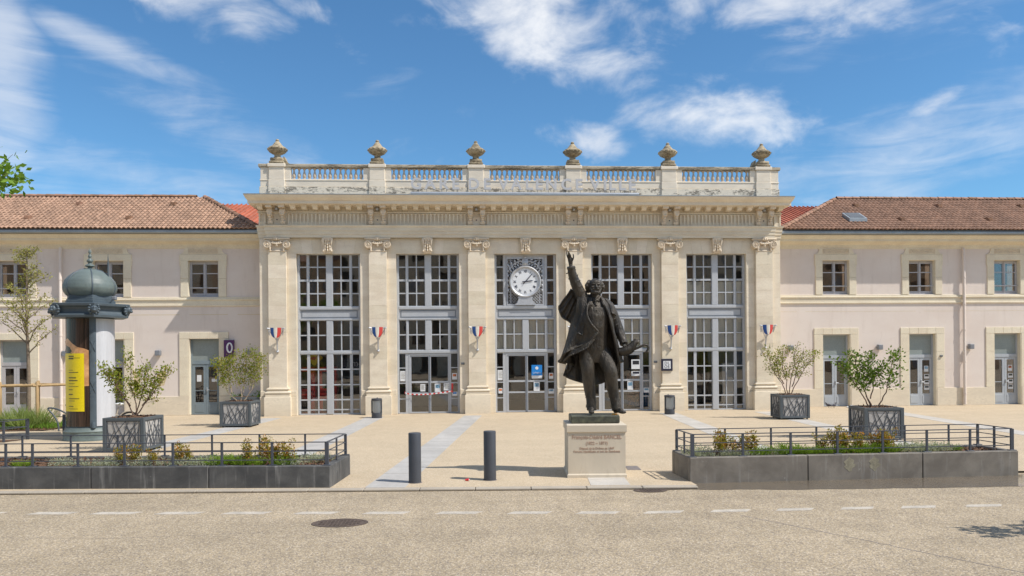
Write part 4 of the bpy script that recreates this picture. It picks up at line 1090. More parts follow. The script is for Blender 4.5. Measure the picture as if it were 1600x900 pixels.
mb = MB(); mb.ext([(yy - .27, zz + .065), (yy - .27, zz + .075), (yy + .27, zz + .36), (yy + .27, zz + .35)], 14.63, 15.27, 'x'); mb.build('pane', 'zinc_dark', sk)
def wall_patches():
    """bare patches of cream plaster on the left wing"""
    for cx, cz, w, h in ((-14.83, 1.53, .30, .38), (-16.0, 1.42, .55, .55), (-15.95, 1.15, .5, .4)):
        mb = MB(); pts = []
        for k in range(22):
            a = k * 2 * math.pi / 22; r_ = 1 + .35 * mnoise.noise(Vector((math.cos(a) * 1.3 + cx, math.sin(a) * 1.3, cz)))
            pts.append((cx + w * r_ * math.cos(a) * .6, cz + h * r_ * math.sin(a) * .8))
        mb.ext(pts, YW - .004, YW + .01); mb.build('plaster_patch', 'patch_plaster', LW)
wall_patches()
def train_hall():
    t = thing('train_hall', (0, 14, 0), 'rust-red ribbed metal roof of the hall behind the wings', 'station hall')
    for x0, x1 in ((-30, -10.0), (10.4, 30)):
        mb = MB(); n = int((x1 - x0) / .27)
        for k in range(n):
            a, b_ = lerp(x0, x1, k / n), lerp(x0, x1, (k + 1) / n)
            mb.ext([(9.3, 9.35), (15, 11.45), (15, 11.40), (9.3, 9.30)], a, b_ - .055, 'x'); mb.ext([(9.3, 9.40), (15, 11.52), (15, 11.42), (9.3, 9.30)], b_ - .055, b_, 'x')
        mb.build('roof', 'red_metal', t)
        mb = MB(); mb.box(x0, 14.8, 0, x1, 15.2, 11.3); mb.box(x0, 9.4, 0, x1, 9.6, 9.25); mb.build('wall', 'interior_wall', t)
train_hall()
def wall_lamps():
    def mk(x, y, z, lab):
        t = thing('wall_lamp', (x, y, z), lab, 'wall lamp', group='grey box lamps on the wing walls')
        mb = MB(); mb.cbox(-.105, -.21, -.10, .105, -.02, .12, .02); mb.build('housing', 'lamp_grey', t, local=True)
        mb = MB(); mb.cbox(-.05, -.03, -.05, .05, 0, .05, .005); mb.build('wall_plate', 'zinc_dark', t, local=True)
        mb = MB(); mb.box(-.08, -.19, -.108, .08, -.05, -.098); mb.build('lens', 'sign_white', t, local=True); return t
    spots = [(15.80, 'small grey box lamp on the right wing between the first two doors'), (19.95, 'small grey box lamp right of the downpipe on the right wing'), (11.80, 'small grey box lamp behind the shrub next to the rightmost pilaster'),
             (-14.92, 'small grey box lamp on the left wing left of the blue-grey door'), (-18.62, 'small grey box lamp beside the downpipe left of the advertising column'), (-11.25, 'small grey box lamp behind the shrub next to the leftmost pilaster')]
    t0 = mk(spots[0][0], YW, 2.58, spots[0][1])
    for x, l in spots[1:]:
        t = dup(t0); t.location.x = x; t['label'] = l
wall_lamps()
def wall_signs():
    t = thing('wall_sign', (-12.06, YW, 2.38), 'purple wall sign with a white oval ring right of the blue-grey door', 'sign')
    mb = MB(); mb.cbox(-.20, -.16, 0, .20, -.02, .72, .01); mb.build('panel', 'purple', t, local=True)
    mb = MB(); pts = []
    for k in range(25): a = k * 2 * math.pi / 24; pts.append((.04 + .10 * math.cos(a), -.165, .40 + .19 * math.sin(a)))
    mb.tube(pts, .035, 5); mb.build('ring', 'sign_white', t, local=True)
    x, z = 6.06, 1.95
    t = thing('station_sign', (x, -.15, 1.67), 'small dark square sign with white letters on the pilaster above the right bin', 'sign')
    mb = MB(); mb.cbox(-.24, -.03, 0, .24, .012, .50, .008); mb.build('panel', 'navy', t, local=True)
    mb = MB(); mb.box(-.155, -.036, .09, .155, -.0301, .41); mb.build('white_field', 'sign_white', t, local=True)
    for s_, xx, zz in (('D', -.11, .265), ('L', .03, .265), ('O', -.12, .115), ('S', .03, .115)):
        me = text_mesh(s_, .17, .006, 'navy', 'letter'); link('letter', me, t, (xx, -.038, zz))
    for x in (2.86, -2.44, 6.23 - 1.15 + .02):
        mb = MB(); mb.cbox(x - .075, -.05, 1.98, x + .075, .0, 2.08, .01)
    for i, (x, l) in enumerate(((-2.40, 'tiny dark plate on the wall right of the taped door'), (5.62, 'tiny dark plate on the wall left of the square sign pilaster'))):
        mb = MB(); mb.cbox(x - .07, -.035, 2.0, x + .07, .0, 2.09, .008); tag(mb.build('wall_plate', 'zinc_dark'), l, 'plate')
    for x, l in ((18.62 - .0, 'tiny dark box beside the second door of the right wing'), (-12.22, 'tiny dark box beside the blue-grey door')):
        mb = MB(); mb.cbox(x - .06, YW - .09, 2.14, x + .06, YW - .042, 2.22, .006); tag(mb.build('junction_box', 'zinc_dark'), l, 'box')
wall_signs()
def papers():
    y = .222
    def paper(x, z, w, h, lab, pic=None, yy=None, head=None):
        t = thing('paper_notice', (x, yy if yy is not None else y, z), lab, 'notice')
        b = MB(); b.box(-w / 2, -.003, -h / 2, w / 2, 0, h / 2); b.build('sheet', 'paper', t, local=True)
        if pic: b = MB(); b.box(-w * .36, -.006, -h * .02, w * .36, -.0031, h * .38); b.build('print', pic, t, local=True)
        if head: b = MB(); [b.box(-w * .34, -.006, h * (.3 - .13 * k), w * (.34 - .1 * (k % 2)), -.0031, h * (.3 - .13 * k) + .012) for k in range(5)]; b.build('print', 'poster_ink', t, local=True)
    O = [(a + b_) / 2 for a, b_ in OPEN]
    yd = .25
    paper(O[1] - .25, 1.06, .20, .30, 'white sheet on the left leaf of the taped door', None, yd, True)
    paper(O[1] + .36, 1.05, .24, .36, 'white sheet with a dark picture on the right leaf of the taped door', 'picture_print', yd)
    paper(O[1] + .74, 1.09, .26, .30, 'white sheet next to the red one on the taped door', None, yd, True)
    b = MB(); b.box(O[1] + .86, yd - .009, .97, O[1] + 1.0, yd - .004, 1.25); tag(b.build('red_notice', 'tape_red'), 'small red square notice at the right edge of the taped door', 'notice')
    paper(O[2] + .45, 1.06, .25, .38, 'white sheet with a blue picture under the blue sign on the clock door', 'picture_print', yd)
    paper(O[2] + .35 + 3.92 + .12, 1.06, .24, .36, 'white sheet with a dark picture on the door right of the statue', 'picture_print', yd)
    yp = yF_ = .255
    paper(O[1] - 1.06, 1.55, .23, .42, 'grey sheet in the narrow pane left of the taped door', None, yp, True); paper(O[1] + 1.06, 1.52, .20, .26, 'framed orange picture in the narrow pane right of the taped door', 'orange_print', yp)
    paper(O[1] + 1.06, .80, .22, .17, 'blue picture low in the narrow pane right of the taped door', 'sign_blue', yp)
    paper(O[2] - 1.06, 1.55, .23, .42, 'grey sheet in the narrow pane left of the clock door', None, yp, True); paper(O[2] + 1.06, 1.50, .18, .24, 'framed orange picture in the narrow pane right of the clock door', 'orange_print', yp)
    paper(O[2] + 1.06, .86, .24, .20, 'landscape picture low in the narrow pane right of the clock door', 'picture_print', yp); paper(O[2] - 1.06, .90, .17, .22, 'small orange picture low in the narrow pane left of the clock door', 'orange_print', yp)
    paper(O[3] + 1.06, .86, .24, .20, 'landscape picture low in the narrow pane left of the right bin pilaster', 'picture_print', yp)
    paper(O[3] + .62, 1.95, .38, .40, 'dark poster at the top of the door right of the statue', 'ink', yd); paper(O[3] + .62, 1.56, .38, .20, 'dark blue arrow sheet on the door right of the statue', 'navy', yd)
    t = thing('region_sign', (O[2] + .46, .246, 1.40), 'bright blue sign with a white disc and white foot on the clock door', 'sign')
    b = MB(); b.box(-.22, -.01, .12, .22, 0, .56); b.build('panel', 'sign_blue', t, local=True)
    b = MB(); b.box(-.22, -.01, 0, .22, 0, .118); b.build('white_foot', 'paper', t, local=True)
    b = MB(); b.lathe([(.001, 0), (.065, 0), (.065, .006), (.001, .006)], 20); b.v = [(a, -.011 - c_, .43 + b2) for a, b2, c_ in b.v]; b.build('disc', 'sign_white', t, local=True)
    me = text_mesh('La Région', .085, .004, 'sign_white', 'lettering', 'CENTER'); link('lettering', me, t, (0, -.014, .21))
    # red and white tape across the left sliding door
    t = thing('barrier_tape', (O[1], .15, .82), 'red and white barrier tape hung across the glass door', 'tape')
    x0, x1 = O[1] - .98, O[1] + .98; n = 22
    for k in range(n):
        def P(u): return lerp(x0, x1, u), .87 - .10 * math.sin(math.pi * u ** .7) + .05 * u
        (a, za), (b2, zb) = P(k / n), P((k + 1) / n)
        b = MB(); b.ext([(a, za - .025), (b2 - .0, zb - .025), (b2, zb + .025), (a, za + .025)], .158, .161); b.build('stripe', 'tape_red' if k % 2 else 'sign_white', t)
    for x in (x0, x1):
        b = MB(); b.box(x - .015, .158, .84, x + .015, .25, .90); b.build('tape_end', 'tape_red', t)
    # papers on the right wing doors
    yy = YW + .205
    paper(17.79 + .30, 1.62, .20, .26, 'paper with a picture on the second door of the right wing', 'picture_print', yy); paper(21.7 + .27, 1.62, .20, .26, 'paper with a picture on the rightmost door of the right wing', 'orange_print', yy)
    for i, z in enumerate((1.28, 1.02, .78)):
        paper(17.79 + .32, z, .24, .19, ['upper', 'middle', 'lowest'][i] + ' dark card below the paper on the second door of the right wing', 'shutter', yy); paper(21.7 + .29, z, .24, .19, ['upper', 'middle', 'lowest'][i] + ' dark card below the paper on the rightmost door of the right wing', 'shutter', yy)
    paper(-13.38, 1.52, .18, .27, 'white sheet on the left leaf of the blue-grey door', None, yy); paper(-12.76, 1.43, .22, .13, 'wide white sheet on the right leaf of the blue-grey door', None, yy)
papers()
def inside_things():
    def machine(x, lab):
        t = thing('ticket_machine', (x, .80, 0.012), lab, 'ticket machine', group='red ticket machines behind the left window')
        b = MB(); b.cbox(-.36, -.28, 0, .36, .28, 1.95, .03); b.build('cabinet', 'machine_red', t, local=True)
        b = MB(); b.cbox(-.22, -.295, 1.05, .20, -.275, 1.75, .01); b.build('screen', 'dark_plastic', t, local=True)
        b = MB(); b.ext([(-.28, .95), (-.48, .86), (-.48, .80), (-.28, .70)], -.30, .30, 'x'); b.build('shelf', 'machine_red', t, local=True)
        b = MB(); b.cbox(-.2, -.295, .1, .2, -.275, .55, .01); b.build('lower_panel', 'dark_plastic', t, local=True); return t
    t = machine(-8.86, 'red ticket machine at the far left inside the left window'); t2 = dup(t); t2.location = (-8.0, .95, .012); t2['label'] = 'second red ticket machine from the left inside the left window'
    t = thing('diamond_sign', (-8.55, .75, 2.0), 'yellow diamond sign hanging inside the left window', 'sign')
    b = MB(); b.ext([(-.36, .30), (0, 0), (.36, .34), (.02, .62)], -.02, .02); b.build('panel', 'sign_yellow', t, local=True)
    b = MB(); b.ext([(-.20, .30), (.0, .22), (.10, .34), (-.04, .40)], -.024, -.0201); b.build('emblem', 'tape_red', t, local=True)
    t = thing('shop_sign', (-6.9, .72, 1.9), 'dark shop sign with the white word mon behind the left window', 'sign')
    b = MB(); b.cbox(-.55, -.02, 0, .60, .03, .40, .01); b.build('board', 'navy', t, local=True)
    me = text_mesh('mon', .36, .01, 'sign_white', 'lettering'); link('lettering', me, t, (-.12, -.03, .08))
    # benches, counter and screens in the hall, dim behind the glass
    t = thing('counter', (-3.7, 5.2, .012), 'low dark counter inside the hall behind the taped door', 'counter')
    b = MB(); b.cbox(-1.3, -.4, 0, 1.3, .4, .95, .02); b.build('body', 'cream_paint', t, local=True); b = MB(); b.cbox(-1.35, -.45, .955, 1.35, .45, 1.0, .01); b.build('top', 'dark_plastic', t, local=True)
    for x, l in ((-1.0, 'blue information screen hanging behind the clock door, left'), (.9, 'blue information screen hanging behind the clock door, right')):
        t = thing('hanging_screen', (x + .2, 2.6, 1.85), l, 'screen'); b = MB(); b.cbox(-.55, -.05, 0, .55, .05, .55, .02); b.build('body', 'navy', t, local=True); b = MB(); b.box(-.02, -.02, .55, .02, .02, 6.9); b.build('hanger', 'dark_plastic', t, local=True)
    t = thing('information_kiosk', (5.35, 3.0, .012), 'orange and blue information stand inside the door right of the statue', 'stand')
    b = MB(); b.cbox(-.3, -.1, 0, .3, .1, 1.5, .02); b.build('panel', 'orange_print', t, local=True); b = MB(); b.cbox(.35, -.1, 0, .7, .1, 1.5, .02); b.build('side_panel', 'sign_blue', t, local=True)
    t = thing('white_partition', (9.05, .9, .012), 'white partition with lettering at the right end of the right window', 'partition')
    b = MB(); b.cbox(-.30, -.03, 0, .30, .03, 1.95, .01); b.build('panel', 'sign_white', t, local=True); me = text_mesh('Po', .2, .006, 'ink', 'lettering'); link('lettering', me, t, (-.17, -.036, 1.66))
inside_things()

# ------------------------------------------------------------------ bollards, bins, small ground things
def bollards():
    def mk(x, y, l):
        t = thing('bollard', (x, y, 0), l, 'bollard', group='dark cylindrical bollards by the kerb')
        b = MB(); b.lathe([(.118, -.02), (.118, .925), (.114, .937), (.105, .941), (.0, .942)], 36); b.build('post', 'anthracite', t, 40, True)
        b = MB(); b.lathe([(.135, 0), (.135, .006), (.119, .007)], 36); b.build('base_ring', 'asphalt_patch', t, 40, True); return t
    t = mk(-3.31, -17.02, 'dark grey bollard on the stone band, left of the other'); u = dup(t); u.location = (-1.89, -16.88, 0); u['label'] = 'dark grey bollard nearer the statue'
bollards()
def bins():
    def mk(x, y, l):
        t = thing('litter_bin', (x, y, 0), l, 'litter bin', group='grey litter bins at the pilasters')
        b = MB(); b.lathe([(.19, 0), (.20, .02), (.20, .20), (.185, .20)], 24); b.build('base', 'anthracite', t, 40, True)
        b = MB(); b.lathe([(.185, .68), (.205, .68), (.205, .74), (.19, .755), (.17, .755), (.17, .74)], 24); b.build('hood_ring', 'anthracite', t, 40, True)
        b = MB()
        for a in (rad(-166), rad(-14), rad(90), rad(40), rad(140)): b.box(.19 * math.cos(a) - .022, .19 * math.sin(a) - .015, .2, .19 * math.cos(a) + .022, .19 * math.sin(a) + .015, .69)
        b.build('upright', 'anthracite', t, None, True)
        b = MB(); b.lathe([(.178, .20), (.176, .68)], 24); b.build('clear_wall', 'clear_glass', t, 40, True)
        b = MB(); b.lathe([(.13, .20), (.165, .30), (.16, .45), (.165, .66)], 18, fn=lambda a, z: 1 + .05 * math.sin(a * 5 + z * 9)); b.build('bag', 'white_plastic', t, 40, True)
        b = MB(); b.tube([(0, .19, .2), (0, .19, .78)], .02, 6); b.build('post', 'anthracite', t, None, True); return t
    t = mk(-5.72, -1.75, 'grey litter bin against the second pilaster, left of the doors'); u = dup(t); u.location = (5.70, -1.85, 0); u['label'] = 'grey litter bin against the pilaster with the square sign'
bins()
def small_things():
    def manhole(x, y, r, z, l):
        t = thing('manhole_cover', (x, y, z), l, 'manhole cover'); b = MB(); b.lathe([(r, 0), (r, .006), (r - .05, .006), (r - .05, .003)], 40); b.build('rim', 'cast_iron', t, 40, True)
        b = MB(); b.lathe([(r - .055, 0), (r - .055, .004), (0.0, .004)], 40)
        for i in range(-6, 7):
            for j in range(-6, 7):
                if math.hypot(i, j) * .055 < r - .1: b.box(i * .055 - .017, j * .055 - .017, .004, i * .055 + .017, j * .055 + .017, .010)
        b.build('lid', 'cast_iron', t, 40, True); t.scale = (1, .68, 1)
    manhole(-4.2, -20.25, .41, -.038, 'round rusty manhole cover in the road, lower left'); manhole(.92, -18.12, .30, -.037, 'dark manhole cover at the kerb right of the statue')
    # pigeons by the right wing door and a crumpled white bag
    for i, (x, y, a, l) in enumerate(((13.22, .35, 2.6, 'dark pigeon on the ground at the first right wing door, left'), (13.42, .30, .4, 'dark pigeon on the ground at the first right wing door, right'))):
        b = MB(); b.tube([(-.17, 0, .10), (-.10, 0, .13), (0, 0, .15), (.07, 0, .16), (.11, 0, .20), (.13, 0, .245), (.16, 0, .255), (.19, 0, .25)], [.012, .035, .07, .065, .04, .034, .03, .004], 10)
        for s_ in (-1, 1): b.tube([(0, s_ * .025, .10), (.01, s_ * .03, 0)], .006, 5)
        o = b.build('pigeon', 'pigeon_grey', None, 60); o.location = (x, y, 0.0); o.rotation_euler.z = a; o.scale = (.85,) * 3; tag(o, l, 'pigeon', 'pigeons by the right wing')
    bm = bmesh.new(); bmesh.ops.create_icosphere(bm, subdivisions=3, radius=1)
    for v in bm.verts:
        n_ = mnoise.noise(v.co * 2.3) * .3 + mnoise.noise(v.co * 6) * .12; v.co = Vector((v.co.x * .22, v.co.y * .13, max(-.0, v.co.z * .10))) * (1 + n_)
        if v.co.z < 0.003: v.co.z = .001
    b = MB(); b.frombm(bm); o = b.build('plastic_bag', 'white_plastic'); o.location = (14.28, .42, 0.0); tag(o, 'crumpled white bag on the ground at the right wing door', 'bag')
    t = thing('crushed_cup', (-2.33, -16.95, 0.0), 'small crushed red cup lying between the bollards', 'cup')
    b = MB(); b.tube([(-.05, 0, .03), (.0, .01, .034), (.04, 0, .036)], [.022, .028, .034], 10); b.build('cup', 'machine_red', t, 40, True)
    b = MB(); b.tube([(.041, 0, .036), (.075, .015, .012)], [.034, .01], 10); b.build('lid', 'white_plastic', t, 40, True); t.scale = (.7, .7, .7)
small_things()

# ------------------------------------------------------------------ foliage helpers
def leaf_quad(b, p, d, size, rr, aspect=.55, bend=.25):
    d = d.normalized(); s_ = d.cross(Vector((rr.uniform(-1, 1), rr.uniform(-1, 1), rr.uniform(-1, 1))))
    s_ = s_.normalized() if s_.length > 1e-5 else Vector((1, 0, 0)); n_ = d.cross(s_)
    L = size * rr.uniform(.7, 1.25); w = L * aspect
    b.poly([p, p + d * L * .5 + s_ * w * .5 - n_ * bend * L * .3, p + d * L - n_ * bend * L * .8, p + d * L * .5 - s_ * w * .5 - n_ * bend * L * .3])
def rvec(rr): 
    while True:
        v = Vector((rr.uniform(-1, 1), rr.uniform(-1, 1), rr.uniform(-1, 1)))
        if .05 < v.length < 1: return v.normalized()
def branch_path(p0, p1, rr, n=6, wob=.06, lift=0.0):
    p0, p1 = Vector(p0), Vector(p1); L = (p1 - p0).length; pts = []; off = Vector((0, 0, 0))
    for k in range(n + 1):
        t = k / n; q = p0.lerp(p1, t); q.z += lift * L * math.sin(t * math.pi)
        if 0 < k < n: off = off * .6 + Vector((rr.uniform(-1, 1), rr.uniform(-1, 1), rr.uniform(-.5, .5))) * wob * L
        pts.append(q + off * (math.sin(t * math.pi)))
    return pts
def shrub(loc, stems, seed, bark, leafm, leaf_size, per, label, group, tuft=.16, extra=()):
    """multi-stemmed shrub: stems given as lists of local points, foliage in tufts round the twig ends"""
    rr = random.Random(seed); t = thing('shrub', loc, label, 'shrub', group=group)
    fol = MB(); tips = []
    for i, s_ in enumerate(stems):
        b = MB(); pts = []
        for k in range(len(s_) - 1): pts += branch_path(s_[k], s_[k + 1], rr, 4, .05)[:-1]
        pts.append(Vector(s_[-1])); n = len(pts)
        b.tube(pts, [lerp(.020, .005, k / (n - 1)) for k in range(n)], 6)
        # twigs leave the upper part of the stem
        for k in range(int(n * .42), n):
            for q in range(3):
                d = rvec(rr); d.z = abs(d.z) * .8 + .15; L = rr.uniform(.12, .34); e = pts[k] + d * L
                b.tube(branch_path(pts[k], e, rr, 3, .06), [.007, .005, .004, .002], 4); tips += [(e, .85), (pts[k].lerp(e, .55), .6)]
        tips.append((pts[-1], 1.0)); b.build('stem', bark, t, 60, True)
    for e in extra: tips.append((Vector(e), 1.3))
    for e, w in tips:
        m_ = int(per * w * rr.uniform(.35, 1.35))
        for q in range(m_):
            o = rvec(rr) * tuft * rr.random() ** .5; d = (o.normalized() + Vector((0, 0, .4)) + rvec(rr) * .8); leaf_quad(fol, e + o, d, leaf_size, rr, .6)
    tag(fol.build('foliage', leafm, t, None, True), kind='stuff'); return t

# ------------------------------------------------------------------ planters with laser-cut reed panels
PS = 1.06; PH = .88
def planters():
    rr = random.Random(21)
    # reed motif in panel coordinates (u across, v up), flat ribbons that cross each other
    hw = PS / 2 - .10
    mo = MB()
    blades = [(-.40, -.30, .05, .34, .10), (-.34, -.10, -.42, .30, -.10), (-.30, -.36, -.05, .02, .12), (-.2, .10, .42, .34, .16), (-.12, -.34, -.30, .36, -.07), (-.06, .30, -.38, .05, .2), (0.0, -.16, .14, .36, -.12), (.05, .36, .34, .18, .12),
              (.10, -.05, -.22, .34, -.16), (.16, .30, .04, .36, .14), (.22, .12, .40, .12, -.1), (.28, .40, .26, .36, .12), (.34, .20, .02, .22, .18), (.40, .34, .40, .3, -.1), (-.42, -.42, -.24, .10, .06), (.0, .18, .34, .36, .2)]
    for (u0, u1, u2, vtop, bow) in blades:
        pts = []; n = 14
        for k in range(n + 1):
            t = k / n; v = lerp(-.36, vtop, t); u = (1 - t) ** 2 * u0 + 2 * t * (1 - t) * lerp(u0, u2, .15) + t * t * u2 + bow * .25 * math.sin(t * math.pi)
            pts.append((max(-hw + .02, min(hw - .02, u)), v, .020 * (math.sin(math.pi * (t * .85 + .1)) ** .8)))
        for sgn_rows in (0,):
            row0 = [(u - w * .55, -.012, v) for u, v, w in pts]; row1 = [(u + w * .55, -.012, v) for u, v, w in pts]
            rowb0 = [(u - w * .55, 0, v) for u, v, w in pts]; rowb1 = [(u + w * .55, 0, v) for u, v, w in pts]
            mo.quadgrid([rowb0, row0, row1, rowb1])
    mom = mo.mesh('reed_motif', 'motif_metal')
    def mk(loc, rz, label):
        t = thing('planter', loc, label, 'planter', rz, 'square grey planters with reed pattern panels')
        h = PS / 2
        b = MB()
        for sx in (-1, 1):
            for sy in (-1, 1): b.cbox(sx * (h - .045) - .045, sy * (h - .045) - .045, .05, sx * (h - .045) + .045, sy * (h - .045) + .045, PH, .006)
        for z0, z1 in ((.05, .11), (PH - .075, PH)):
            for s_ in (-1, 1):
                b.cbox(-h + .092, s_ * (h - .04) - .038, z0, h - .092, s_ * (h - .04) + .038, z1, .005); b.cbox(s_ * (h - .04) - .038, -h + .092, z0, s_ * (h - .04) + .038, h - .092, z1, .005)
        b.build('frame', 'planter_metal', t, None, True)
        for sx in (-1, 1):
            for sy in (-1, 1): f = MB(); f.lathe([(.03, 0), (.03, .05)], 8, (sx * (h - .08), sy * (h - .08), 0)); f.build('foot', 'planter_metal', t, None, True)
        for k in range(4):
            f = MB(); f.box(-h + .088, -h + .03, .10, h - .088, -h + .04, PH - .07); pn = f.build('panel', 'planter_panel', t, None, True); pn.rotation_euler.z = k * math.pi / 2
            link('reed_motif', mom, pn, (0, -h + .029, PH / 2 + .01))
            f = MB()
            for (a, b2, c, d) in ((-h + .09, h - .09, .105, .125), (-h + .09, h - .09, PH - .095, PH - .078), (-h + .09, -h + .108, .126, PH - .096), (h - .108, h - .09, .126, PH - .096)): f.box(a, -h + .015, c, b2, -h + .032, d)
            f.build('panel_edge', 'motif_metal', pn, None, True)
        f = MB(); n = 22; rows = []
        for i in range(n + 1):
            rows.append([(lerp(-h + .08, h - .08, j / n), lerp(-h + .08, h - .08, i / n), PH - .035 + .05 * mnoise.noise(Vector((i * .5 + loc[0], j * .5, loc[1]))) + .035 * math.exp(-((i - n / 2) ** 2 + (j - n / 2) ** 2) / 60)) for j in range(n + 1)])
        f.quadgrid(rows)
        r2 = random.Random(int(abs(loc[0]) * 10))
        for q in range(260):
            p = Vector((r2.uniform(-h + .1, h - .1), r2.uniform(-h + .1, h - .1), PH - .015)); leaf_quad(f, p, Vector((r2.uniform(-1, 1), r2.uniform(-1, 1), r2.uniform(0, .5))), .07, r2, .35)
        f.build('soil', 'soil', t, None, True)
        f = MB(); f.box(-h + .05, -h + .05, .06, h - .05, h - .05, PH - .10); f.build('liner', 'planter_metal', t, None, True)
        return t
    spots = [((-10.93, -11.08, 0), rad(-5), 'square grey planter with reed panels beside the advertising column'), ((-10.10, -4.45, 0), rad(-3), 'square grey planter with reed panels near the leftmost pilaster'),
             ((9.42, -4.45, 0), rad(-4), 'square grey planter with reed panels near the rightmost pilaster'), ((8.98, -11.05, 0), rad(-5), 'square grey planter with reed panels behind the right flower bed')]
    for s_ in spots: mk(*s_)
    z = PH - .03
    g = 'shrubs growing in the square planters'
    shrub((-10.93, -11.05, z), [[(0, 0, 0), (-.12, .02, .28), (-.42, -.05, .85), (-.55, 0, 1.18)], [(0, .02, 0), (.05, 0, .35), (-.10, .05, .80), (-.12, .1, 1.45)], [(.03, 0, 0), (.22, -.04, .26), (.48, 0, .62), (.85, .05, 1.15)], [(.02, .03, 0), (.10, .1, .4), (.22, .1, .85), (.30, .05, 1.25)], [(-.1, 0, .3), (-.3, .1, .55), (-.62, .1, .90), (-.75, 0, 1.22)], [(.2, 0, .3), (.42, .1, .66), (.52, .05, 1.1)]],
          11, 'bark_red', 'leaf_olive', .068, 12, 'loose olive-green shrub in the planter beside the advertising column', g, .13)
    shrub((-10.10, -4.42, z), [[(-.1, 0, 0), (-.45, 0, .35), (-.62, .05, .85), (-.72, 0, 1.35)], [(0, 0, 0), (.02, .02, .4), (-.18, .05, .9), (-.25, 0, 1.5)], [(.1, 0, 0), (.40, 0, .42), (.55, 0, .95), (.66, .0, 1.45)], [(0, .05, 0), (.10, .1, .5), (.15, .1, 1.0), (.2, 0, 1.6)], [(.3, 0, .4), (.42, .1, .9), (.48, 0, 1.65)], [(-.3, 0, .3), (-.4, 0, .9), (-.45, 0, 1.3)]],
          12, 'bark_pale', 'leaf_olive', .07, 16, 'dense olive-green shrub with pale stems next to the leftmost pilaster', g, .15)
    shrub((9.42, -4.42, z), [[(-.1, 0, 0), (-.28, 0, .45), (-.62, .05, .95), (-.78, 0, 1.55)], [(-.05, 0, 0), (-.08, .02, .5), (-.22, .05, 1.0), (-.22, 0, 1.65)], [(.05, 0, 0), (.32, 0, .5), (.62, 0, 1.05), (.98, .0, 1.45)], [(0, .05, 0), (.10, .1, .5), (.22, .1, 1.0), (.25, 0, 1.65)], [(.1, 0, .3), (.30, .1, .8), (.52, 0, 1.5)], [(-.2, 0, .4), (-.42, 0, .8), (-.5, 0, 1.3)]],
          13, 'bark_red', 'leaf_olive', .066, 11, 'airy green shrub with red stems next to the rightmost pilaster', g, .13)
    shrub((8.95, -11.02, z), [[(-.12, 0, 0), (-.36, 0, .40), (-.62, .05, .82), (-.92, 0, 1.15)], [(-.05, 0, 0), (-.22, .02, .40), (-.42, .05, .85), (-.52, 0, 1.42)], [(.1, 0, 0), (.36, 0, .42), (.46, 0, .9), (.60, .0, 1.42)], [(-.05, .05, 0), (-.2, .1, .45), (-.12, .1, .85), (-.12, 0, 1.35)], [(-.1, 0, .25), (.04, .1, .7), (.2, 0, 1.05)]],
          14, 'bark_red', 'leaf_green', .085, 13, 'leafy bright green shrub with bare stems behind the right flower bed', g, .14, [(-.85, 0, 1.0), (-.5, 0, 1.3)])
planters()

